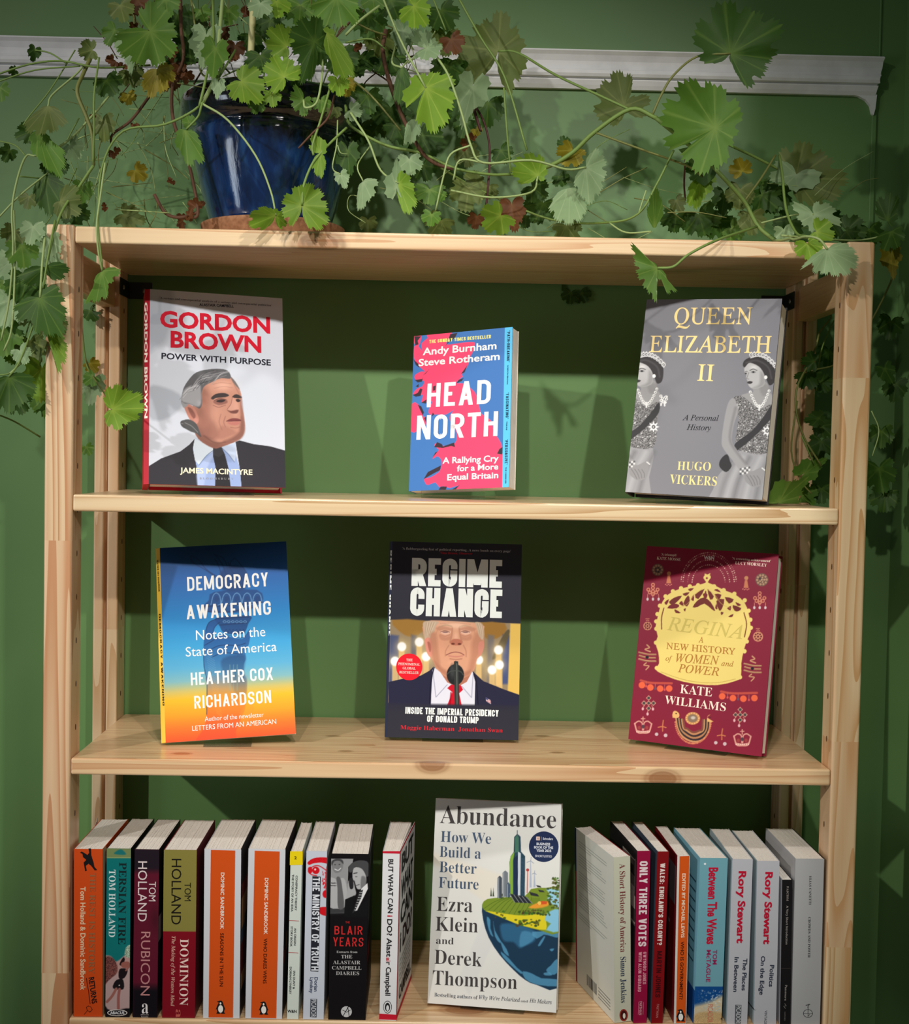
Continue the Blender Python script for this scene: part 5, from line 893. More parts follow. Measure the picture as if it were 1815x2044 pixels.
def pt_diary(p, S, SR, SL, w, h, d):
    A = Art(S, 0, w, 0, h, .0005, C3, (22,20,22)); g = lambda v: (v, v, v+2)
    A.P([(250,525),(485,525),(480,560),(440,600),(430,900),(412,1025),(245,1030)], g(148), 5, 0).P([(245,960),(420,960),(415,1030),(245,1040)], (40,40,42), 30, 0, a=.8)
    A.P([(288,560),(330,535),(375,540),(392,580),(385,620),(360,650),(320,655),(295,620)], g(126), 6).P([(285,550),(330,525),(385,535),(394,575),(360,545),(310,550),(290,590)], g(70), 5).L([(315,620),(345,632),(370,612)], g(214), 8, 4).E(318,580,8,5,g(60),4).E(358,578,8,5,g(60),4)
    A.P([(250,720),(300,700),(340,720),(390,700),(420,760),(430,960),(245,960)], g(176), 6).P([(330,700),(365,700),(385,800),(400,970),(345,975),(340,800)], g(96), 5)
    A.P([(445,640),(450,590),(500,550),(570,540),(625,565),(632,670),(600,690),(580,650),(560,620),(500,600),(470,650)], g(72), 6).P([(490,610),(560,615),(600,680),(600,740),(560,800),(520,800),(500,740),(478,700)], g(178), 6).P([(560,690),(600,700),(600,780),(555,800)], g(120), 14).L([(490,660),(520,655)], g(60), 9, 4).L([(505,690),(520,690)], g(70), 6, 4).L([(480,720),(500,732)], g(100), 6).L([(510,772),(540,762)], g(80), 6, 4)
    A.P([(440,730),(480,720),(500,790),(510,850),(470,890),(420,900),(430,830)], g(168), 6).P([(445,720),(478,700),(486,790),(455,800)], g(40), 5)
    A.P([(410,900),(500,860),(480,1000),(620,900),(640,1060),(400,1060)], g(24), 6, 0).P([(560,800),(615,750),(620,800),(520,1000),(490,1010)], g(226), 5, 0).P([(540,820),(575,810),(560,880),(500,1010),(475,1030),(510,920)], g(46), 5, 0)
    for k in range(24): A.E(548-(k//3)*7+(k % 3)*11, 835+(k//3)*23, 4, 4, g(206), 3)
    A.build('spine_print', p.book); rd = (206,44,44); gy = (186,184,184)
    p.T(S, 'tain', (280,752), (328,753), 13, (50,50,50), 'b'); p.T(S, 'etter', (278,776), (332,777), 13, (50,50,50), 'b')
    p.T(S, 'THE', (413,1118), (452,1119), 20, rd, 'n'); p.T(S, 'BLAIR', (312,1220), (570,1222), 78, rd, 'c', wd=.5, t=.12, gap=.2); p.T(S, 'YEARS', (300,1328), (577,1332), 82, rd, 'c', wd=.5, t=.12, gap=.2)
    p.T(S, 'Extracts from', (332,1390), (523,1391), 20, gy, 's')
    for tx, a, b in (('THE',(374,1440),(476,1440)), ('ALASTAIR',(300,1492),(550,1494)), ('CAMPBELL',(290,1542),(560,1545)), ('DIARIES',(326,1592),(540,1594))): p.T(S, tx, a, b, 32, gy, 's')
    p.disc(S, (422,1930), 50, 50, (196,196,198)); p.line(S, [(390,1972),(440,1885)], 6, blk_, .0003); p.line(S, [(435,1890),(448,1975)], 6, blk_, .0003); p.line(S, [(388,1915),(425,1935),(458,1915)], 5, blk_, .0003)
    FULL(p, SR, d, h, .05, .5, .55, .93, (70,68,68)); FULL(p, SR, d, h, .05, .5, .08, .5, (40,26,30)); FULL(p, SR, d, h, .1, .45, .32, .42, (130,24,32), .0003)
    tl(p, SR, 'THE ALASTAIR', (.012, h*.965), (.10, h*.965), .007, (170,168,168), 's', h=.0004)
def pt_what(p, S, SR, SL, w, h, d):
    rd = (196,28,50); p.poly(S, [(755,455),(915,455),(915,478),(757,474)], rd); p.poly(S, [(724,1948),(885,1958),(885,2016),(722,2008)], rd)
    ik = (40,38,40)
    p.T(S, 'BUT WHAT CAN', (808,528), (803,1024), 46, ik, 'b'); p.T(S, 'i', (800,1044), (800,1058), 46, rd, 'b'); p.T(S, 'DO? Alast', (798,1078), (790,1426), 46, ik, 'b'); p.T(S, 'ai', (789,1432), (788,1468), 40, rd, 'b'); p.T(S, 'r Campbell', (788,1474), (780,1782), 46, ik, 'b')
    p.disc(S, (800,1888), 39, 58, (40,40,42), h=.0002); p.disc(S, (800,1888), 34, 52, (222,222,224), h=.0003); p.disc(S, (800,1888), 24, 40, (40,40,42), h=.00035); p.disc(S, (801,1896), 13, 26, (222,222,224), h=.0004)
    FULL(p, SR, d, h, 0, .05, 0, 1, rd); FULL(p, SR, d, h, 0, 1, 0, .03, rd); FULL(p, SR, d, h, 0, 1, .985, 1, rd)
    for tx, b0, b1 in (('BUT', .845, .955), ('WHAT', .68, .80), ('CAN', .53, .65), ('i DO?', .37, .49)): tl(p, SR, tx, (.018, h*b0), (d-.012, h*b0), h*(b1-b0), ik if tx != 'i DO?' else (60,40,44), 'B', h=.0003)
    for k in range(5): tl(p, SR, 'How politics has gone so wrong', (.018, h*(.31-.03*k)), (d-.02, h*(.31-.03*k)), .0035, (90,88,90), 'n', h=.0003)
    tl(p, SR, 'CAMPBELL', (.018, h*.08), (d-.012, h*.08), h*.08, ik, 'B', h=.0003)
def pt_short(p, S, SR, SL, w, h, d):
    p.T(S, 'A Short History of America', (492,572), (500,1384), 50, (122,58,58), 's'); p.T(S, 'Simon Jenkins', (500,1428), (505,1850), 50, (46,56,80), 's')
    p.disc(S, (530,1962), 38, 56, (150,50,40)); p.disc(S, (530,1962), 28, 44, (70,24,22), h=.0003); p.disc(S, (534,1968), 12, 26, (226,220,206), h=.0004)
    rr = random.Random(2); y = .93
    for par in (3, 5, 6, 6, 3):
        for k in range(par): L = rr.uniform(.72, .9) if k < par-1 else .4; FULL(p, SL, d, h, .10, .10+L*.82, y, y+.0035, (158,160,156)); y -= .017
        y -= .03
    FULL(p, SL, d, h, 0, .035, .72, 1, (36,50,100)); FULL(p, SL, d, h, 0, .035, 0, .72, (150,30,44))
    for k in range(16): FULL(p, SL, d, h, .30+k*.016, .30+k*.016+rr.uniform(.004, .012), .05, .12, (40,40,40))
    for k in range(4): FULL(p, SL, d, h, .6, .9, .05+k*.02, .054+k*.02, (90,90,90))
def pt_cerise(p, S, SR, SL, w, h, d):
    p.T(S, 'ONLY THREE VOTES', (678,548), (664,1332), 74, (226,206,210), 'c', wd=.55, t=.2); p.T(S, 'GWYNORO JONES', (710,1382), (706,1678), 30, (220,150,165), 'c'); p.T(S, 'WITH ALUN GIBBARD', (668,1382), (660,1748), 30, (220,150,165), 'c')
    p.T(S, 'PARTHIAN', (675,1836), (672,1960), 24, (220,160,172), 'n'); p.line(S, [(712,1842),(708,1956)], 2, (220,160,172)); p.line(S, [(668,1840),(664,1956)], 2, (220,160,172))
    rr = random.Random(6)
    for k in range(26): FULL(p, SL, d, h, .45+rr.uniform(0, .5), .98, *sorted((rr.uniform(.55, .98), rr.uniform(.55, .98))), rr.choice([(30,26,26),(90,80,76),(150,140,132),(60,52,50)]), .0002+.000008*k)
def pt_colony(p, S, SR, SL, w, h, d):
    p.T(S, "WALES: ENGLAND'S COLONY?", (868,566), (838,1318), 44, (226,206,200), 'c', wd=.55, t=.2); p.T(S, 'MARTIN JOHNES', (838,1372), (820,1798), 44, (60,10,14), 'c', wd=.55, t=.16); p.T(S, 'PARTHIAN', (834,1860), (826,1986), 22, (190,120,116), 'n')
def pt_gov(p, S, SR, SL, w, h, d):
    p.poly(S, [(1045,503),(1134,500),(1098,2100),(1010,2100)], (206,84,24), h=.0002); p.T(S, 'EDITED BY MICHAEL LEWIS', (1070,660), (1058,1250), 30, (236,216,190), 'b'); p.T(S, 'WHO IS GOVERNMENT?', (1056,1285), (1042,1818), 30, (70,26,12), 'b'); penguin(p, S, 1055, 1965, 112)
    FULL(p, SL, d, h, .5, .95, .7, .93, (90,80,84)); FULL(p, SL, d, h, .55, .75, .55, .57, (150,120,120))
def pt_waves(p, S, SR, SL, w, h, d):
    A = Art(S, 0, w, 0, h, .0006, C5, (112,164,178)); A.P([(200,1698),(620,1700),(620,2120),(200,2120)], (20,74,140), 4, 0); rs = np.random.RandomState(9)
    A.P([(240,1900),(320,1860),(420,1830),(540,1780),(620,1900),(600,2120),(200,2120)], (206,190,160), 40)
    for k in range(260): x, y = rs.uniform(280,540), rs.uniform(1730,2040); A.E(x, y, rs.uniform(2,7), rs.uniform(2,7), ((216,226,232),(150,190,214),(226,214,190))[rs.randint(3)], 4, .8*min(1, max(.1, (x-260)/200)))
    A.P([(260,1960),(400,1930),(540,1960),(540,2120),(240,2120)], (196,166,120), 20, noise=.1); A.E(515,1996,14,10,(60,44,30),4); A.build('spine_print', p.book)
    rd = (186,24,56); p.T(S, 'Between The Waves', (395,605), (374,1310), 84, rd, 'B'); p.T(S, 'TOM', (430,1362), (427,1496), 38, (150,40,90), 'b'); p.T(S, 'McTAGUE', (374,1362), (366,1658), 38, (150,40,90), 'b'); p.T(S, 'PICADOR', (385,1862), (378,2030), 46, (206,120,100), 'n')
    p.disc(S, (357,572), 10, 10, (226,236,240)); FULL(p, SL, d, h, 0, 1, 0, .2, (20,74,140)); rr = random.Random(4)
    for k in range(9): FULL(p, SL, d, h, .3, .9, .35+k*.06, .36+k*.06, (40,80,100))
def pt_rory(a0, a1, l1, l2, pic):
    def f(p, S, SR, SL, w, h, d):
        p.T(S, 'Rory Stewart', a0, a1, 66, (186,22,52), 'B')
        for tx, q0, q1 in (l1, l2): p.T(S, tx, q0, q1, 38, (48,56,72), 'b')
        if pic == 'PICADOR': p.poly(S, [(636,1866),(692,1868),(686,2040),(630,2040)], (84,88,94)); p.T(S, 'PICADOR', (645,1872), (640,2034), 42, (214,216,222), 'n', h=.0004)
        else: p.T(S, pic, (905,1918), (900,2046), 24, (80,86,96), 'n'); p.line(SL, [(755,1840),(812,1912)], 10, (50,52,56), .0003)
    return f
def pt_slim(p, S, SR, SL, w, h, d):
    p.T(S, 'FASCISM', (1108,778), (1106,912), 18, (170,160,156), 's'); p.T(S, 'A Very Short Introduction', (1104,955), (1098,1312), 20, (170,164,160), 'n'); FULL(p, S, w, h, 0, 1, .39, .394, (60,54,54)); p.T(S, 'Passmore', (1092,1685), (1088,1828), 20, (170,164,160), 'n'); p.T(S, 'OXFORD', (1086,1930), (1084,2012), 12, (120,116,114), 'n')
    p.line(S, [(1090,1856),(1104,1876),(1080,1880),(1096,1900)], 4, (140,136,132))
def pt_power(p, S, SR, SL, w, h, d):
    ik = (60,62,66); p.T(S, 'ELIAS CANETTI', (1315,682), (1312,946), 20, ik, 's'); p.T(S, 'CROWDS AND POWER', (1306,1060), (1302,1434), 22, ik, 's')
    p.disc(S, (1303,1946), 44, 38, ik, h=.0002); p.disc(S, (1303,1946), 39, 33, (176,176,178), h=.0003); p.line(S, [(1303,1880),(1303,1975)], 5, ik, .0004); p.line(S, [(1262,1946),(1344,1946)], 4, ik, .0004); p.line(S, [(1284,1870),(1320,1862)], 5, ik, .0004); p.line(S, [(1303,1970),(1318,1955)], 4, ik, .0004); p.line(S, [(1300,1888),(1312,1858)], 4, ik, .0004)
    FULL(p, SR, d, h, 0, 1, 0, 1, (24,24,26))
c_or = cov('orange_card', (200,72,22)); c_w = cov('pale_card', (204,206,212)); c_k = cov('dark_card', (26,24,26)); c_t = cov('teal_card', (16,110,110))
sb = spine_book
sb('orange paperback beside the left post with a falling monkey on its spine', (147.4,1694.5), (205,1693.9), 146.9, c_or, c_or, c_or, paint=pt_monkey, crop=C1, stray=True)
sb('teal paperback whose spine shows a dark-skirted woman', (213.2,1693.4), (261.4,1693.2), 210.4, c_t, c_k, c_k, paint=pt_stage, crop=C1)
sb('dark purple paperback with thin pale capitals down its spine', (269,1695), (318,1695.5), 265, cov('purple_card', (92,24,42)), c_k, c_k, paint=pt_purple, crop=C1)
sb('paperback with olive gold over crimson spine', (327.3,1696), (392.9,1698.8), 323.8, cov('crimson_card', (124,18,32)), cov('crimson_card', (124,18,32)), cov('crimson_dark_card', (84,14,24)), paint=pt_gold, crop=C1)
sb('thick orange and white paperback left of its lookalike, beside the olive-crimson spine', (408.3,1694.5), (481.5,1697.7), 405.4, c_w, c_w, cov('mixed_dark_card', (40,34,36)), paint=pt_orange(C2, (97,75), (321,300), 443, 2005, 'SEASONS IN THE SUN', ((190,652),(184,1172)), ((184,1208),(178,1698)), (187,1890)), crop=C2)
sb('thick orange and white paperback beside the thin yellow-topped spine', (496.2,1694.5), (569.9,1698.8), 489.7, c_w, c_w, cov('mixed_dark_card', (40,34,36)), paint=pt_orange(C2, (500,466), (730,697), 451, 2010, 'WHO DARES WINS', ((594,700),(585,1220)), ((583,1257),(577,1672)), (583,1898)), crop=C2)
sb('thin pale paperback with a yellow square at the top of its spine', (580.7,1699.5), (603.5,1699.5), 573, cov('mint_card', (206,214,206)), c_w, cov('mint_card', (206,214,206)), d=.118, paint=pt_idea, crop=C2)
sb('pale blue-grey paperback with a red eye on its spine', (611.8,1698.8), (653,1698.8), 605.3, cov('pale_blue_card', (196,202,214)), c_w, c_w, paint=pt_eye, crop=C2)
sb('thick black paperback with two men in a monochrome spine picture', (661.5,1704), (736.4,1705.3), 655.4, c_k, c_k, c_k, paint=pt_diary, crop=C3)
sb('white paperback with red edges at the right end of the left row', (764.6,1698.8), (798.1,1703.8), 757.5, cov('clean_white_card', (222,222,224)), c_w, cov('clean_white_card', (222,222,224)), back=(780,1631), paint=pt_what, crop=C3, flare=.0105)
sb('cream paperback turned so its printed back cover shows', (1224.5,1710.8), (1259.9,1706.4), 1227, cov('cream_grey_card', (196,196,176)), cov('cream_white_card', (214,216,206)), cov('flag_card', (150,30,44)), back=(1147.4,1646.7), paint=pt_short, crop=C4)
sb('cerise paperback with broad white capitals down its spine', (1272.3,1698.8), (1299.4,1698.6), 1265, cov('cerise_card', (142,14,58)), c_k, cov('cerise_card', (142,14,58)), back=(1219,1632.6), paint=pt_cerise, crop=C4)
sb('dark red paperback between the cerise and the narrow orange spines', (1313,1700), (1336.3,1700.6), 1300.5, cov('blood_card', (124,14,20)), cov('slate_card', (60,76,90)), cov('blood_card', (124,14,20)), back=(1262,1632.6), paint=pt_colony, crop=C4)
sb('narrow orange paperback with a white border in the right row', (1352.6,1709), (1377.6,1708.6), 1345.7, cov('border_card', (210,206,200)), cov('wine_card', (110,16,22)), cov('border_card', (210,206,200)), back=(1308,1641), paint=pt_gov, crop=C4)
sb('light blue paperback with sea spray at the foot of its spine', (1397.8,1713.4), (1454.3,1713), 1385.4, cov('sea_card', (112,164,178)), cov('sky_card', (130,184,204)), cov('sea_card', (112,164,178)), back=(1346,1645), paint=pt_waves, crop=C5)
sb('grey-white paperback with red name, next to the light blue spine', (1462.5,1714.7), (1503.2,1714.2), 1451.7, cov('grey_white_card', (186,186,194)), cov('ice_card', (170,186,192)), c_w, back=(1418,1649), paint=pt_rory((670,638),(650,1300), ('The Places',(708,1440),(694,1735)), ('In Between',(630,1428),(618,1748)), 'PICADOR'), crop=C5)
sb('grey-white paperback with red name, next to the slim black spine', (1512,1718.4), (1556.5,1717.6), 1505.5, cov('grey_white_card', (186,186,194)), cov('ice_card', (170,186,192)), c_w, back=(1462,1652), paint=pt_rory((915,645),(895,1310), ('Politics',(955,1500),(945,1700)), ('On the Edge',(872,1418),(858,1775)), 'VINTAGE'), crop=C5)
sb('slim short black paperback squeezed beside the thick grey one', (1562,1756), (1582.0,1755.3), 1557.5, c_k, cov('grey_white_card', (186,186,194)), c_k, d=.10, paint=pt_slim, crop=C5)
sb('thick light grey paperback beside the right post', (1588.5,1714), (1646,1713), 1580.5, cov('cool_grey_card', (176,176,178)), cov('cool_grey_card', (176,176,178)), c_k, back=(1530,1649.5), paint=pt_power, crop=C5)
for c_, o_ in _fc.values(): bpy.data.objects.remove(o_); bpy.data.curves.remove(c_)
# ------------------------------------------------------------------ plant in its pot
PX_, PY_ = 0.1925, 0.133
M_TERRA = mat('terracotta', (176, 112, 76), rough=0.8, spec=.2); t = NT(M_TERRA); nn = t.new('TexNoise'); nn.inputs['Scale'].default_value = 160; nn.inputs['Detail'].default_value = 4; tc = t.new('TexCoord'); t.ln(tc.outputs['Object'], nn.inputs['Vector'])
t.ln(t.ramp(nn.outputs[0], [(.3, lin4((128, 86, 60))), (.7, lin4((168, 122, 90)))]), t.b.inputs['Base Color'])
ZT = ZS[0]
tag(MB().lathe([(0, 0), (.070, 0), (.078, .003), (.083, .022), (.0835, .0245), (.0815, .0255), (.079, .0235), (.0745, .006), (0, .006)], 72, c=(PX_+.003, PY_, ZT)).build('plant_saucer', M_TERRA, origin=(PX_, PY_, ZT), smooth=True), 'round terracotta saucer under the blue glazed pot', 'saucer')
plant = thing('potted_plant', (PX_, PY_, ZT+.0066), 'trailing lobed-leaf plant in a blue glazed pot on top of the bookcase', 'plant')
M_GLAZE = bpy.data.materials.new('blue_drip_glaze'); M_GLAZE.use_nodes = True; t = NT(M_GLAZE); tc = t.new('TexCoord'); sep = t.new('SeparateXYZ'); t.ln(tc.outputs['Object'], sep.inputs[0])
mpn = t.new('Mapping'); mpn.inputs['Scale'].default_value = (60, 60, 5); t.ln(tc.outputs['Object'], mpn.inputs[0]); n1 = t.new('TexNoise'); n1.inputs['Scale'].default_value = 1; n1.inputs['Detail'].default_value = 5; t.ln(mpn.outputs[0], n1.inputs['Vector'])
n2 = t.new('TexNoise'); n2.inputs['Scale'].default_value = 16; n2.inputs['Detail'].default_value = 4; t.ln(tc.outputs['Object'], n2.inputs['Vector'])
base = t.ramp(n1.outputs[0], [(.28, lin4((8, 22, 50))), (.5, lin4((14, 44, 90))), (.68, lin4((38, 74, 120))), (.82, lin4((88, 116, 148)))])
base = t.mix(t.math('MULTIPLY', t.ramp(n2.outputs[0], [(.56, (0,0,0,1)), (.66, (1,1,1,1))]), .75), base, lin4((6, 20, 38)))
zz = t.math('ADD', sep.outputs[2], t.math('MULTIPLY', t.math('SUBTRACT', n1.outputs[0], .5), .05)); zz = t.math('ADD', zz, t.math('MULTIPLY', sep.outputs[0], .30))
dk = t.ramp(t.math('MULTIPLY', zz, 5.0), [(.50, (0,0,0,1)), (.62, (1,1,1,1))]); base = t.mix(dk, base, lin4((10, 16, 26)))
t.ln(base, t.b.inputs['Base Color']); t.b.inputs['Roughness'].default_value = .13; t.b.inputs['Coat Weight'].default_value = .8; t.b.inputs['Coat Roughness'].default_value = .05
bp = t.new('Bump'); bp.inputs['Strength'].default_value = .35; bp.inputs['Distance'].default_value = .003; t.ln(n1.outputs[0], bp.inputs['Height']); t.ln(bp.outputs[0], t.b.inputs['Normal'])
pz = ZT+.0066
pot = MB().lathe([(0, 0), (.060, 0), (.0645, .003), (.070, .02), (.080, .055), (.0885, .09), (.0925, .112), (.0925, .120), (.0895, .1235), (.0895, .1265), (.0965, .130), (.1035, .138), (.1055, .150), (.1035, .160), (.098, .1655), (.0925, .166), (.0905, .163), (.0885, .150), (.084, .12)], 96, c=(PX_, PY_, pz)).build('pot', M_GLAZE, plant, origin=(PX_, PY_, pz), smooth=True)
M_SOIL = mat('dark_soil', (44, 34, 26), rough=.95)
sm = MB(); rr = random.Random(3); vs = [(PX_, PY_, pz+.150)]; fs = []
for i in range(1, 7):
    for k in range(24): a = 2*math.pi*k/24; vs.append((PX_+.0148*i*math.cos(a), PY_+.0148*i*math.sin(a), pz+.148+rr.uniform(-.003, .003)))
for k in range(24): fs.append((0, 1+k, 1+(k+1) % 24))
for i in range(5):
    for k in range(24): a, b = 1+24*i+k, 1+24*i+(k+1) % 24; fs.append((a, a+24, b+24, b))
sm.add(vs, fs).build('soil', M_SOIL, plant, origin=(PX_, PY_, pz))
def leaf_mat(name, top, under, vein):
    m = bpy.data.materials.new(name); m.use_nodes = True; t = NT(m); ge = t.new('NewGeometry'); at = t.new('Attribute'); at.attribute_name = 'vein'; tc = t.new('TexCoord'); oi = t.new('ObjectInfo')
    nn = t.new('TexNoise'); nn.inputs['Scale'].default_value = 70; nn.inputs['Detail'].default_value = 3; t.ln(tc.outputs['Object'], nn.inputs['Vector'])
    c = t.mix(t.math('MULTIPLY', nn.outputs[0], .5), lin4(top), lin4([x*.72 for x in top])); c = t.mix(t.math('MULTIPLY', at.outputs['Fac'], .55), c, lin4(vein))
    c2 = t.mix(t.math('MULTIPLY', at.outputs['Fac'], .7), lin4(under), lin4([min(255, x*1.16) for x in under])); c = t.mix(ge.outputs['Backfacing'], c, c2)
    hs = t.new('HueSaturation'); t.ln(c, hs.inputs['Color']); t.ln(t.math('ADD', .86, t.math('MULTIPLY', oi.outputs['Random'], .28)), hs.inputs['Value']); c = hs.outputs[0]
    t.ln(c, t.b.inputs['Base Color']); t.b.inputs['Roughness'].default_value = .55; t.b.inputs['Specular IOR Level'].default_value = .3
    tl_ = t.new('BsdfTranslucent'); hs2 = t.new('HueSaturation'); hs2.inputs['Saturation'].default_value = 1.15; t.ln(c, hs2.inputs['Color']); t.ln(hs2.outputs[0], tl_.inputs['Color']); mx = t.new('MixShader'); mx.inputs[0].default_value = .28; t.ln(t.b.outputs[0], mx.inputs[1]); t.ln(tl_.outputs[0], mx.inputs[2]); t.ln(mx.outputs[0], t.n['Material Output'].inputs[0])
    bp = t.new('Bump'); bp.inputs['Strength'].default_value = .3; bp.inputs['Distance'].default_value = .001; t.ln(nn.outputs[0], bp.inputs['Height']); t.ln(bp.outputs[0], t.b.inputs['Normal'])
    return m
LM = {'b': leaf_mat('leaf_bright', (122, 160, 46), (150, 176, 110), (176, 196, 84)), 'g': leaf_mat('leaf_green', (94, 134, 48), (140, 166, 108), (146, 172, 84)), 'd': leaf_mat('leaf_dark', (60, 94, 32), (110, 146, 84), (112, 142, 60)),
      'p': leaf_mat('leaf_pale', (152, 180, 132), (160, 186, 140), (184, 206, 160)), 'o': leaf_mat('leaf_olive', (108, 124, 62), (130, 152, 92), (156, 164, 98)), 'y': leaf_mat('leaf_yellowing', (150, 136, 34), (150, 140, 60), (190, 180, 80)), 'n': leaf_mat('leaf_dead', (110, 66, 34), (120, 80, 48), (134, 92, 58))}
M_STEM = {'g': mat('stem_green', (114, 140, 66), rough=.6), 'l': mat('stem_pale', (152, 172, 108), rough=.6), 'o': mat('stem_olive', (118, 122, 62), rough=.6), 'n': mat('stem_brown', (92, 60, 40), rough=.8), 'r': mat('stem_purple', (78, 34, 34), rough=.6), 'c': mat('cane', (206, 200, 142), rough=.6)}
RL = random.Random(11)
def fixp(P):
    """keeps foliage out of the shelf, the posts and the wall"""
    x, y, z = P
    if y > .2540: y = .2540
    if -.001 < x < W+.001 and -.001 < y < D+.0005 and Z2-TH-.002 < z < Z2+.002: z = Z2+.0025
    if y > PD and .790 < z < .846 and W+.002 < x < W+.027: y = min(y, D-PD-.004); x = W+.029
    if y > PD and .790 < z < .846 and -.027 < x < -.002: x = -.031
    if -PW-.003 < x < W+PW+.003 and -.001 < y < D+.0005 and .835 < z < .8635: z = .8635
    if z < .8635 and (-PW-.007 < x < .003 or W-.003 < x < W+PW+.003):
        if -.002 < y < PD*.6: y = -.003
        elif PD*.6 <= y < PD+.004: y = PD+.006
        elif y > D-PD-.003: y = D-PD-.004
    return np.array((x, y, z))
def leaf(bx, by, tips, Y, kind='g', gx=None, gz=None, pet=None, fold=0.0, name='leaf'):
    """a lobed leaf: foot at a pixel, tips of its lobes in pixels round the foot, at depth Y; gx, gz lean it out of the picture plane"""
    gx = RL.uniform(-.5, .5) if gx is None else gx; gz = RL.uniform(-.45, .45) if gz is None else gz
    T = [np.array(q, float)-(bx, by) for q in tips]; ang = [math.atan2(q[1], q[0]) for q in T]
    s = 1 if sum(((ang[i+1]-ang[i]+math.pi) % (2*math.pi))-math.pi for i in range(len(T)-1)) >= 0 else -1
    un_ = [ang[0]]
    for a in ang[1:]:
        dlt = (s*(a-un_[-1])) % (2*math.pi); dlt = dlt-2*math.pi if dlt > 2*math.pi-.6 else dlt
        un_.append(un_[-1]+s*dlt)
    R = [np.linalg.norm(q) for q in T]; out = []; veins = []
    a0, a1 = un_[0], un_[-1]; pad = min(.5, max(.12, (2*math.pi-abs(a1-a0))*.35))
    for j in range(5): q = j/5; out.append((a0-s*pad*(1-q), R[0]*(.30+.62*q))); veins.append(0)
    N = 12
    for i in range(len(T)):
        out.append((un_[i], R[i])); veins.append(1)
        if i < len(T)-1:
            for j in range(1, N):
                q = j/N; r = R[i]*(1-q)+R[i+1]*q; gap = abs(un_[i+1]-un_[i]); dip = 1-min(1, gap/.8)*.26*math.exp(-((q-.5)/.12)**2)+.05*min(1, gap/.8)*abs(math.sin(2*math.pi*q)); out.append((un_[i]*(1-q)+un_[i+1]*q, r*dip)); veins.append(0)
    for j in range(1, 6): q = j/5; out.append((a1+s*pad*q, R[-1]*(1-.70*q))); veins.append(0)
    rings = (.0, .34, .68, .9, 1.0); n = len(out); vs, vv, fs = [], [], []; mR = max(R); k = 1/FPX*(Y-CAM[1])
    ph = RL.uniform(0, 6)
    for ri, f in enumerate(rings[1:]):
        for i, (a, r) in enumerate(out):
            rr_ = r*f
            if f == 1.0: rr_ *= (1.04 if i % 2 else .94)
            dx, dy = rr_*math.cos(a), rr_*math.sin(a); rel = rr_/mR
            wob = .13*mR*rel*rel*math.sin(2*a+ph)+.03*mR*rel*math.cos(a*9+ph)*rel+.09*mR*rel*rel*math.cos(a*5+ph*2)-.20*mR*rel*rel
            dY = (gx*dx+gz*dy+wob+fold*abs(dx*T[len(T)//2][1]-dy*T[len(T)//2][0])/mR)*k
            vs.append(fixp(un(bx+dx, by+dy, min(Y+dY, .2538)))); vv.append(veins[i]*(1-.4*f))
    o = len(vs); vs.append(un(bx, by, Y)); vv.append(1)
    for i in range(n-1):
        fs.append((o, i, i+1))
        for q in range(len(rings)-2): fs.append((q*n+i, (q+1)*n+i, (q+1)*n+i+1, q*n+i+1))
    # face towards the room
    A, B, C_ = (np.array(vs[x]) for x in fs[2*len(rings)-2]) if len(fs[2*len(rings)-2]) == 3 else (np.array(vs[x]) for x in fs[2*len(rings)-2][:3])
    if np.cross(B-A, C_-A)[1] > 0: fs = [f[::-1] for f in fs]
    if kind == 'p' or kind == 'o' and RL.random() < .4: pass
    c = un(bx, by, Y); m = MB(); m.add(vs, fs); ob = m.build(name, LM[kind], plant, origin=tuple(c), smooth=True)
    at = ob.data.attributes.new('vein', 'FLOAT', 'POINT'); at.data.foreach_set('value', vv)
    if pet:
        pts = [(bx, by, Y)]+[(p[0], p[1], p[2] if len(p) > 2 else Y+.01) for p in pet]
        P = [fixp(un(*p)) for p in spline(pts, 5)]; pm = MB(); pm.tube(P, .00085, 5); po = pm.build('petiole', M_STEM['l' if kind == 'p' else 'g'], ob, origin=tuple(c), smooth=True); po.location = (0, 0, 0)
    return ob
def sl(bx, by, deg, L, w, kind, Y, pet=None, gx=None, gz=None, n=5):
    """a leaf from its foot, direction of its middle lobe (0 right, 90 down), length and relative width"""
    d = math.radians(deg); e = np.array((math.cos(d), math.sin(d))); f = np.array((-e[1], e[0])); tips = []
    for a, r in ((-118, .70), (-58, .92), (0, 1.0), (58, .92), (118, .70)) if n == 5 else ((-75, .72), (0, 1), (75, .72)):
        a = math.radians(a+RL.uniform(-6, 6)); r *= L*RL.uniform(.93, 1.05); q = np.array((bx, by))+e*r*math.cos(a)+f*r*math.sin(a)*w; tips.append(q)
    return leaf(bx, by, tips, Y, kind, gx, gz, pet)
def stem(pts, r, kind='g', taper=1.0, seg=6, name='stem'):
    P = [fixp(un(*p)) for p in spline(pts, 5)]; n = len(P); rad = [r*.00054*(1-(1-taper)*i/(n-1)) for i in range(n)]
    m = MB(); m.tube(P, rad, seg)
    for p in pts[1:-1]:                                   # thickened nodes
        pass
    return m.build(name, M_STEM[kind], plant, origin=tuple(P[0]), smooth=True)
YF = -.012
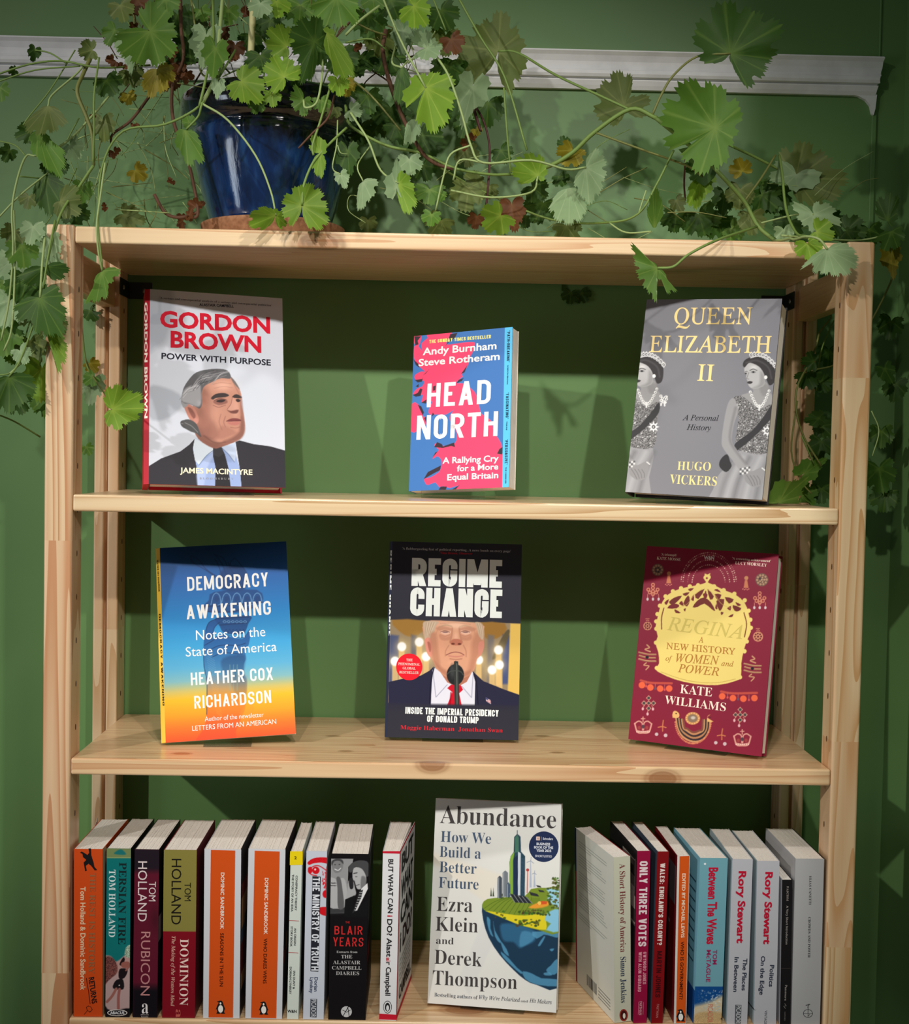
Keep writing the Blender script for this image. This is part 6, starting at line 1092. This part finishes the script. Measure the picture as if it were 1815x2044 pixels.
# --- leaves traced one by one: foot, lobe tips, depth, kind
TR = [
 (1458,107, [(1408,127),(1388,62),(1447,4),(1505,24),(1560,50),(1540,118),(1528,142),(1492,176),(1462,128)], .02, 'd'), (1428,255, [(1338,300),(1324,222),(1368,160),(1426,170),(1477,216),(1462,275),(1440,330),(1398,348),(1360,308)], .0, 'g'),
 (995,102, [(940,172),(918,90),(962,48),(1000,22),(1035,70),(1040,148),(1015,188)], .10, 'o'), (1246,212, [(1232,250),(1192,232),(1200,170),(1232,142),(1262,152),(1256,196),(1296,192),(1282,236)], .12, 'o'),
 (850,175, [(812,214),(840,150),(868,146),(902,152),(904,205),(888,250),(868,266),(830,240)], -.004, 'b'), (1170,334, [(1190,296),(1206,318),(1207,355),(1200,380),(1176,408),(1160,392),(1146,365)], .02, 'p'),
 (1137,375, [(1096,415),(1112,440),(1136,448),(1160,440),(1170,424),(1160,385)], .04, 'p'), (1588,357, [(1556,305),(1606,284),(1650,312),(1692,358),(1676,392),(1630,412),(1592,400)], .10, 'o'),
 (1590,348, [(1556,318),(1538,360),(1570,366),(1640,344)], .09, 'p'), (1074,350, [(1040,368),(1022,342),(1028,318),(1055,306),(1082,312),(1090,335),(1080,362)], .04, 'b'),
 (603,410, [(584,452),(564,425),(566,398),(596,372),(620,366),(641,382),(652,412),(655,445),(640,459),(616,455)], -.020, 'b'), (550,430, [(528,458),(498,452),(500,425),(522,413),(545,418),(565,430),(572,450),(560,458)], -.018, 'b'),
 (482,162, [(452,172),(462,196),(488,204),(522,206),(528,170),(516,138),(486,130),(472,142)], -.005, 'b'), (567,153, [(598,160),(602,138),(578,118),(545,112),(528,130),(530,165),(545,186),(566,178)], .0, 'b'),
 (572,92, [(590,88),(580,56),(556,48),(536,56),(532,90),(545,112),(575,116)], .02, 'b'), (628,84, [(655,105),(660,62),(632,34),(600,38),(580,62),(584,98),(602,130),(600,168),(622,160),(634,118)], -.008, 'd'),
 (672,-6, [(620,10),(628,38),(650,55),(682,52),(714,44),(714,8),(700,-20)], -.014, 'g'), (652,66, [(645,58),(668,72),(690,98),(706,132),(708,154),(690,158),(668,154),(661,120)], -.012, 'b'),
 (606,200, [(590,168),(580,190),(586,215),(608,232),(622,214),(618,192)], -.006, 'g'), (639,305, [(622,330),(632,350),(642,356),(650,330),(644,308),(640,275),(628,266),(620,300)], -.016, 'b'),
 (826,12, [(798,20),(798,38),(828,56),(852,52),(858,20),(850,-10),(812,-12)], .0, 'b'), (852,96, [(818,78),(830,60),(855,62),(870,82),(884,92),(876,110),(845,118),(824,114)], .015, 'p'),
 (802,135, [(790,158),(786,200),(796,208),(812,192),(818,160),(812,140)], .03, 'd'), (796,367, [(795,395),(806,425),(818,428),(832,408),(826,380),(812,348),(800,340)], .0, 'b'),
 (725,362, [(714,385),(714,420),(722,418),(740,395),(752,358),(738,356)], -.01, 'p'), (822,238, [(808,268),(806,288),(822,286),(840,264),(838,246)], .02, 'p'),
 (369,260, [(360,258),(360,300),(375,330),(408,322),(402,292),(392,266),(378,258)], -.004, 'g'), (314,138, [(286,148),(284,175),(300,196),(326,182),(350,152),(345,132),(330,124)], .02, 'y'),
 (300,62, [(232,66),(240,108),(272,126),(320,128),(348,108),(348,60),(332,20),(300,2),(276,22)], .0, 'g'), (262,74, [(236,64),(232,100),(248,116),(262,150),(270,120)], .03, 'p'),
 (96,212, [(76,220),(48,248),(52,262),(80,268),(108,262),(130,248),(136,246),(122,224)], .0, 'o'), (75,262, [(62,268),(74,312),(96,340),(122,356),(130,330),(128,300),(104,282)], .01, 'g'),
 (88,352, [(66,378),(76,410),(100,432),(122,408),(130,372),(112,352)], .02, 'd'), (120,402, [(108,406),(112,430),(134,436),(160,428),(160,398),(152,370),(132,368)], .0, 'o'),
 (90,533, [(34,552),(52,568),(80,569),(92,545),(108,560),(124,558),(139,536),(132,527)], -.03, 'd'), (79,594, [(28,612),(36,640),(62,640),(70,664),(100,670),(126,672),(130,630),(124,590),(116,572),(86,570)], -.034, 'd'),
 (92,664, [(96,668),(106,704),(116,746),(132,716),(134,696),(126,670),(110,660)], -.03, 'b'), (18,752, [(-8,760),(-6,810),(18,826),(46,806),(72,778),(66,752),(40,744)], -.02, 'd'),
 (204,541, [(186,572),(169,605),(192,602),(214,594),(216,566),(240,538)], -.006, 'g'), (224,817, [(207,800),(214,775),(236,767),(256,780),(282,786),(288,815),(274,838),(256,842),(238,858),(212,846),(208,830)], .0, 'b'),
 (1652,498, [(1630,505),(1599,538),(1622,524),(1624,544),(1645,546),(1668,550),(1692,549),(1712,530),(1714,518),(1706,498),(1690,486)], -.034, 'p'), (1313,535, [(1298,520),(1262,484),(1268,520),(1274,548),(1292,577),(1312,604),(1309,562),(1320,557),(1332,586),(1352,580),(1332,558)], -.030, 'g'),
 (1400,345, [(1384,362),(1370,330),(1376,308),(1356,300),(1392,345)], .05, 'd'), (1402,352, [(1378,368),(1374,410),(1390,418),(1410,388),(1428,350),(1412,346)], .06, 'b'),
 (1772,440, [(1748,428),(1752,398),(1778,386),(1794,392),(1790,425),(1780,452)], .05, 'd'), (1780,462, [(1750,474),(1765,500),(1792,494),(1806,474),(1800,452)], .04, 'd'),
 (1625,428, [(1585,402),(1600,442),(1628,464),(1650,442),(1678,452),(1660,412),(1625,406)], .04, 'p'), (1307,455, [(1300,448),(1292,425),(1304,385),(1310,372),(1322,405),(1324,430),(1312,448)], .02, 'g')]
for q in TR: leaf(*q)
# --- further leaves: foot, direction, length, width, kind, depth
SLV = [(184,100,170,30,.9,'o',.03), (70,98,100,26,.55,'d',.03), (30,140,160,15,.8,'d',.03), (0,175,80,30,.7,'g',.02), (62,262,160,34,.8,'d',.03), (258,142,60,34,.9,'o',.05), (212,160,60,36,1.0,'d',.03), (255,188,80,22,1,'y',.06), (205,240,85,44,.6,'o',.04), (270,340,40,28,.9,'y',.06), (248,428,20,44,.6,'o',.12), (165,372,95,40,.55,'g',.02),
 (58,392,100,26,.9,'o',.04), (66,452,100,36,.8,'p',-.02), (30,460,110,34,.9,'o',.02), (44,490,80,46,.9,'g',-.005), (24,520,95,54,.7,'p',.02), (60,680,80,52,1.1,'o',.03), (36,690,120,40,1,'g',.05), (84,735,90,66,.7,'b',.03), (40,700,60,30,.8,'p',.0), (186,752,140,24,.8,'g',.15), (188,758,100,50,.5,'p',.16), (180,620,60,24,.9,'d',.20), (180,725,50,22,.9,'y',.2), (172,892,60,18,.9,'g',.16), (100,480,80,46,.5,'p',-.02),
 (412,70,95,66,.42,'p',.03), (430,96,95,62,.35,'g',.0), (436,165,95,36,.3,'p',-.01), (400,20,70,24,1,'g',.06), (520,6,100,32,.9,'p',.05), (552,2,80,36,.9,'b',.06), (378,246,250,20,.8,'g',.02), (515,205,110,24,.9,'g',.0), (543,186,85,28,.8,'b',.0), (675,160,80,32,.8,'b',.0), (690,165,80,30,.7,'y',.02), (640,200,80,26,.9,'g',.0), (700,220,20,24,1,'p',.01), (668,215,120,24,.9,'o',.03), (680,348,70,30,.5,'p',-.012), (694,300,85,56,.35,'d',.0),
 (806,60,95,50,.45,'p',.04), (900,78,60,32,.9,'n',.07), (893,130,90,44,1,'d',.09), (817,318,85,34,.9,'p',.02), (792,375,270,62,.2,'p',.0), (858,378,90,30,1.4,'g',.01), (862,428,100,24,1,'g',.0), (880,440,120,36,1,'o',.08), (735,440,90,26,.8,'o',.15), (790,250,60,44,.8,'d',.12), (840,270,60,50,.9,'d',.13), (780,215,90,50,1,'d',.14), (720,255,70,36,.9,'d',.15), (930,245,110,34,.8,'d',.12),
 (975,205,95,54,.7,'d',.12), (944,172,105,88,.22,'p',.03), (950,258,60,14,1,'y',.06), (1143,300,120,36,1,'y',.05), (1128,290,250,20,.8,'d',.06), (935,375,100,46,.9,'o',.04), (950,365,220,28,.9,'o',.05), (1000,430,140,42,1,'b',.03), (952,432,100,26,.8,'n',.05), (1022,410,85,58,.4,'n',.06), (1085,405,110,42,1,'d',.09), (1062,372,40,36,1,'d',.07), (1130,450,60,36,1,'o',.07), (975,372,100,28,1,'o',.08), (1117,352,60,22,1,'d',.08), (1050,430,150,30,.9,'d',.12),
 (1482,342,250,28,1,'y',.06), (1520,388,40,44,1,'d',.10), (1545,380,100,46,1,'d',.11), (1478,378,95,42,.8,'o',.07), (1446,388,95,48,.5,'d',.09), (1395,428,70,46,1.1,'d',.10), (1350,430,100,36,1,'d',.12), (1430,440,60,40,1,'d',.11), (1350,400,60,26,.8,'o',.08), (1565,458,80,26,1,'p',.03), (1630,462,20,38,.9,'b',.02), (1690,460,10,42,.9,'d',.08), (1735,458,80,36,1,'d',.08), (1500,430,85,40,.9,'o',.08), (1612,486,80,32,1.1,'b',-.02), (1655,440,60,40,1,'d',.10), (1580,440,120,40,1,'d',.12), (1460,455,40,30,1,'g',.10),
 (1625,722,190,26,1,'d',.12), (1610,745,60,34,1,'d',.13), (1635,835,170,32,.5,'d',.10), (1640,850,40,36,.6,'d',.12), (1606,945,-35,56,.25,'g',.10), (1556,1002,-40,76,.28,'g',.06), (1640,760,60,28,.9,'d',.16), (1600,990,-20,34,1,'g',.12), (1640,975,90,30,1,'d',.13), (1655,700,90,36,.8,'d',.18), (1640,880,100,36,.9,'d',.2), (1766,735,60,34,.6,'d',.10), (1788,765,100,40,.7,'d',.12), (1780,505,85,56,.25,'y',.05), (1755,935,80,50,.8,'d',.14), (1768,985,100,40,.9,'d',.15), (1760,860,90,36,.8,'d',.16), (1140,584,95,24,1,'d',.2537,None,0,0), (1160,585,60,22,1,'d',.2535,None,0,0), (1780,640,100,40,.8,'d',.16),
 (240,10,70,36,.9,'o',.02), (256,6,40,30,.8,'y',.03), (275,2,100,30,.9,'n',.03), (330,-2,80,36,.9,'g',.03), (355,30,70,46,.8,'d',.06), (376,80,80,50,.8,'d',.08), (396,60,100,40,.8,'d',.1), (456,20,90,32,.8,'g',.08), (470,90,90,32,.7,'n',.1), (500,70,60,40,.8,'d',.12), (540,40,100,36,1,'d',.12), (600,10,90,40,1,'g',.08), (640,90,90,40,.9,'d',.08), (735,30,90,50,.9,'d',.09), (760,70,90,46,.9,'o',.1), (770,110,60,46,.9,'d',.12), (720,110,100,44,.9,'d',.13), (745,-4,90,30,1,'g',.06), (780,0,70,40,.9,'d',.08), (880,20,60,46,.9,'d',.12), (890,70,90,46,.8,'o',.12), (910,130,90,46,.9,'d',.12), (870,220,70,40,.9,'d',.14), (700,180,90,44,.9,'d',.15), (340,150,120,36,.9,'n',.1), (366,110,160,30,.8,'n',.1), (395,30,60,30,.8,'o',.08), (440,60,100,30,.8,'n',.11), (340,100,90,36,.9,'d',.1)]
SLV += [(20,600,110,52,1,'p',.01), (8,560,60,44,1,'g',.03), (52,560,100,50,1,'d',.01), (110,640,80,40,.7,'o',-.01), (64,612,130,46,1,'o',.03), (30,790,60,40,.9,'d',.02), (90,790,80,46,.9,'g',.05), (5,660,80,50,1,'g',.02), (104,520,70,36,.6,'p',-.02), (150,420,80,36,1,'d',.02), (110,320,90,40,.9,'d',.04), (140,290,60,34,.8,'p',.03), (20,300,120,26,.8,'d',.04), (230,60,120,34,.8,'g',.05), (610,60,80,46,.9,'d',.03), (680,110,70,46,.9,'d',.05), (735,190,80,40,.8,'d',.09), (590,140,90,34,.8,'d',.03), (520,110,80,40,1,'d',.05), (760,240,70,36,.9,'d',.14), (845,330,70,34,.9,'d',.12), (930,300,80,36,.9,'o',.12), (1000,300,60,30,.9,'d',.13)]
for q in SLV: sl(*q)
# --- stems
ST = [([(446,128,.10),(430,160,.03),(398,212,.0),(330,248,.01),(246,262,.02),(205,330,.01),(196,440,-.004),(205,540,-.006)], 3.2, 'g', .6), ([(470,100,.08),(440,150,.03),(405,205,-.006),(396,232,-.006),(372,258,-.004)], 2.6, 'g', .8), ([(402,206,-.006),(455,240,-.012),(510,310,-.018),(540,380,-.020),(551,430,-.018)], 2.4, 'l', .8),
 ([(425,0,.05),(425,90,.02),(408,170,-.005),(398,212,-.006)], 3.0, 'g', 1), ([(445,-10,.05),(438,70,.03),(430,150,.01),(405,205,-.004)], 4.2, 'l', 1), ([(380,-10,.05),(395,90,.04),(400,140,.03),(412,155,.02)], 2.0, 'o', 1),
 ([(360,-5,.06),(362,60,.05),(366,120,.05),(345,170,.06),(346,240,.05),(372,310,.05),(388,375,.05),(395,425,.05),(386,436,.05)], 4.0, 'n', .8), ([(300,190,.06),(262,240,.05),(225,268,.05),(222,290,.05)], 3.2, 'n', .8), ([(308,388,.06),(330,425,.06),(360,434,.06),(394,424,.05)], 3.8, 'n', .8), ([(300,150,.08),(350,130,.08),(400,120,.08)], 6, 'n', .8),
 ([(690,210,.04),(700,250,.03),(770,290,.03),(840,305,.03),(905,335,.03),(975,348,.04),(1020,348,.05)], 3.2, 'g', .9), ([(770,60,.08),(765,110,.07),(790,200,.05),(830,285,.03),(862,322,.03),(905,338,.03)], 5.0, 'n', .7), ([(1020,348,.05),(1060,345,.05)], 3.0, 'g', .8),
 ([(1060,340,.06),(1100,330,.05),(1145,303,.04),(1188,263,.03),(1258,218,.02),(1302,232,.015),(1325,248,.01),(1400,310,.04),(1440,350,.04),(1486,402,.05),(1514,452,.05),(1550,482,.04)], 4.6, 'g', .9), ([(1303,228,.015),(1320,190,.015),(1345,150,.018),(1392,113,.02),(1458,107,.02)], 2.6, 'o', .9), ([(995,102,.10),(1035,106,.09),(1110,150,.06),(1200,192,.03),(1258,219,.02)], 2.6, 'g', 1), ([(1190,265,.03),(1280,298,.03),(1370,330,.04),(1402,352,.05)], 2.2, 'o', 1), ([(1345,300,.03),(1310,370,.03),(1275,426,.03),(1215,444,.05),(1100,438,.08),(960,380,.08),(880,335,.05)], 2.4, 'g', .9),
 ([(762,-10,.02),(800,80,.0),(850,176,-.004)], 2.2, 'l', 1), ([(868,108,.015),(895,150,.0),(920,220,-.004),(940,290,-.006),(965,325,-.006),(1060,320,.0),(1130,338,.01),(1170,334,.02)], 2.5, 'l', .9), ([(940,290,-.006),(900,308,-.004),(886,350,-.004),(870,420,.0)], 2.2, 'l', .8), ([(912,-10,.06),(960,75,.05),(1008,155,.04),(1052,300,.03)], 2.4, 'g', .9), ([(866,0,.06),(890,60,.06)], 1.8, 'g', 1),
 ([(918,150,.07),(942,210,.06),(960,262,.05),(946,212,.06),(965,240,.06),(977,290,.06),(976,350,.05),(970,420,.05)], 2.6, 'r', .9), ([(1006,175,.04),(1012,260,.04),(1020,350,.05)], 2.0, 'g', 1), ([(905,360,.0),(918,320,-.004),(965,325,-.006)], 2.0, 'l', 1), ([(900,380,.02),(980,394,.02),(1060,384,.03),(1074,352,.04)], 2.2, 'l', .9),
 ([(-10,150,.02),(60,128,.02),(125,122,.02),(200,135,.02),(300,130,.06)], 2.0, 'g', 1), ([(-10,165,.02),(70,140,.02),(160,132,.02)], 1.6, 'g', 1), ([(70,100,.03),(100,106,.03),(132,126,.02)], 1.6, 'g', 1), ([(96,212,.0),(104,190,.01),(150,150,.02),(168,130,.02)], 2.0, 'l', 1), ([(180,118,.03),(165,150,.02),(154,184,.01),(172,232,.01),(184,270,.01),(187,330,.01)], 4.4, 'o', .8), ([(198,115,.02),(188,190,.0),(188,260,.0),(186,330,.01)], 2.2, 'g', 1), ([(187,330,.01),(160,370,.01),(120,430,-.01),(92,530,-.03)], 3.4, 'g', .7), ([(210,325,.0),(200,395,-.004),(193,450,-.012),(196,500,-.012),(204,541,-.006)], 2.4, 'l', .8),
 ([(250,150,.05),(190,225,.03),(130,285,.02),(75,310,.02),(52,312,.02),(34,360,.0),(24,420,-.01),(26,500,-.01),(18,600,-.01),(2,680,-.01)], 2.4, 'l', .8), ([(150,100,.03),(100,180,.02),(60,230,.01),(46,250,.01)], 1.4, 'g', 1), ([(52,312,.02),(30,290,.02),(-10,280,.02)], 1.6, 'g', 1), ([(40,352,.0),(80,356,.02)], 1.4, 'g', 1), ([(96,345,.02),(40,390,.0),(-8,440,.0)], 1.8, 'l', 1), ([(28,420,.0),(30,520,-.01),(24,650,-.02),(8,700,-.02)], 2.2, 'l', .9), ([(90,470,-.02),(84,530,-.03),(80,594,-.034)], 2.6, 'l', .9), ([(110,440,-.015),(98,500,-.03),(86,575,-.034)], 2.2, 'g', .9), ([(70,640,-.02),(40,720,-.02),(18,752,-.02)], 2.0, 'g', 1), ([(-8,826,-.01),(30,842,.02),(80,872,.05)], 1.8, 'g', 1), ([(170,715,.14),(186,752,.15),(212,790,.05),(224,817,.0)], 2.0, 'o', 1), ([(150,470,.12),(168,700,.16),(186,752,.15)], 2.4, 'g', 1), ([(60,640,.02),(30,735,.03),(-8,750,.03)], 1.6, 'g', 1), ([(70,700,.02),(20,745,.0)], 1.6, 'l', 1),
 ([(1313,535,-.030),(1345,532,-.034),(1375,508,-.034),(1430,480,-.02),(1512,452,.05)], 2.6, 'g', 1), ([(1652,498,-.034),(1636,478,-.034),(1610,472,-.025),(1584,478,-.005),(1545,480,.03)], 2.5, 'l', 1), ([(1556,310,.09),(1562,350,.07),(1570,420,.04),(1590,465,.0),(1610,472,-.025)], 2.8, 'g', 1), ([(1548,310,.08),(1520,355,.06),(1486,402,.05)], 2.4, 'o', 1), ([(1457,290,.04),(1500,310,.07),(1560,340,.09),(1590,352,.10)], 3.0, 'g', 1), ([(1520,445,.05),(1590,428,.05),(1625,428,.04)], 1.8, 'l', 1), ([(1370,300,.05),(1366,360,.08),(1368,400,.09)], 2.0, 'r', 1),
 ([(1215,444,.05),(1250,464,.03),(1300,462,.02)], 1.8, 'l', 1), ([(1290,380,.03),(1275,426,.03)], 1.6, 'l', 1), ([(1560,470,.02),(1700,480,.06),(1770,470,.06)], 2.2, 'l', .8), ([(1740,470,.1),(1790,520,.1),(1740,640,.12),(1680,720,.14),(1620,740,.12)], 2.2, 'o', .8), ([(1655,540,.16),(1630,690,.14),(1590,780,.1),(1600,860,.1),(1640,930,.1)], 2.4, 'o', .9), ([(1592,800,.1),(1580,900,.1),(1600,960,.1),(1620,985,.1)], 1.8, 'o', 1), ([(1600,870,.1),(1625,925,.1)], 1.6, 'g', 1), ([(1665,640,.18),(1640,700,.16),(1630,780,.15)], 1.6, 'g', 1), ([(1740,820,.14),(1755,860,.14),(1742,910,.14)], 1.4, 'l', 1),
 ([(606,200,-.006),(610,215,-.014),(632,205,-.014),(642,160,.0),(645,120,.02)], 2.2, 'l', 1), ([(660,172,.0),(640,240,-.012),(624,290,-.016),(626,310,-.016)], 2.4, 'g', 1), ([(692,255,.0),(660,285,-.012),(640,306,-.016),(622,330,-.018),(606,372,-.020),(603,410,-.020)], 2.6, 'g', 1), ([(668,190,.02),(655,235,-.01),(625,265,-.014),(596,296,-.012)], 2.4, 'n', .8), ([(674,240,.0),(672,290,-.010),(664,335,-.012),(680,348,-.012)], 1.4, 'l', 1), ([(674,290,-.01),(680,305,-.01),(694,308,-.005)], 1.2, 'l', 1), ([(700,225,.01),(735,280,.0),(760,340,.0),(796,366,.0)], 2.4, 'l', .8), ([(740,290,.02),(714,330,-.005),(725,362,-.01)], 1.4, 'l', 1), ([(735,400,.02),(700,390,.02),(696,420,.02),(730,445,.02)], .9, 'l', 1),
 ([(760,10,.06),(720,40,.05),(690,70,.05)], 2.8, 'l', 1), ([(700,40,.05),(740,60,.06),(770,70,.07)], 2.0, 'o', 1), ([(690,85,.06),(740,78,.06),(772,100,.06)], 2.0, 'g', 1), ([(790,90,.05),(783,125,.04),(802,135,.03)], 2.2, 'l', 1), ([(815,120,.04),(802,135,.03)], 1.8, 'l', 1), ([(690,150,.05),(740,190,.06),(800,260,.05)], 2.2, 'o', 1)]
for p_, r_, k_, tp in ST: stem(p_, r_, k_, tp)
stem([(507,-40,.09),(504,40,.09),(499,140,.09)], 7, 'c', 1, 8, 'support_cane')
# dry bits and a thicket of thin shoots above the pot
rr = random.Random(21)
for i in range(95):
    x = rr.uniform(380,860) if i < 70 else rr.uniform(230,400); y = rr.uniform(-20,150); Yd = rr.uniform(.06,.2); a = rr.uniform(-2.4,-.7) if rr.random() < .7 else rr.uniform(0,6); L = rr.uniform(40,120)
    stem([(x, y+30, Yd), (x+.5*L*math.cos(a)+rr.uniform(-12,12), y+30+.5*L*math.sin(a), Yd+rr.uniform(-.02,.02)), (x+L*math.cos(a), y+30+L*math.sin(a), Yd+rr.uniform(-.03,.03))], rr.uniform(.8,2.4), rr.choice('gonnol'), .6, 5)
for i in range(64):                                       # thin shoots at the left of the pot
    x, y = rr.uniform(120,370), rr.uniform(150,420); a = rr.choice((rr.uniform(.9,2.2), rr.uniform(-.5,.6))); L = rr.uniform(40,130); Yd = rr.uniform(.03,.18)
    stem([(x, y, Yd), (x+.5*L*math.cos(a)+rr.uniform(-14,14), y+.5*L*math.sin(a), Yd+rr.uniform(-.02,.02)), (x+L*math.cos(a), y+L*math.sin(a), Yd)], rr.uniform(.8,1.7), rr.choice('llgo'), .7, 4)
for i in range(22):
    x0, x1, y0, y1 = rr.choice(((740,1000,330,450),(1050,1350,340,460),(1330,1700,360,470)))
    x, y = rr.uniform(x0,x1), rr.uniform(y0,y1); a = rr.uniform(-.7,.8); L = rr.uniform(60,150); Yd = rr.uniform(.03,.14)
    stem([(x, y, Yd), (x+.5*L*math.cos(a), y+.5*L*math.sin(a)+rr.uniform(-14,8), Yd), (x+L*math.cos(a), min(y+L*math.sin(a), 462), Yd)], rr.uniform(.7,1.6), rr.choice('glo'), .7, 4)
for x, y, s, Yd in ((265,60,14,.03),(228,120,16,.03),(240,135,12,.04),(345,105,18,.06),(360,130,22,.06),(375,150,18,.05),(335,150,14,.05),(225,300,14,.05),(150,290,10,.04),(345,362,10,.04),(390,412,20,.05),(380,432,16,.05),(945,275,14,.05),(930,285,14,.05),(210,418,10,.06),(365,440,18,.1),(270,250,9,.05),(185,232,9,.03),(500,30,20,.12),(560,20,16,.12),(720,90,16,.1),(455,110,16,.1)):
    for k in range(3): sl(x+rr.uniform(-6,6), y+rr.uniform(-5,5), rr.uniform(0,360), s, rr.uniform(.4,.9), 'n', Yd, gx=rr.uniform(-1,1), gz=rr.uniform(-1,1), n=3)
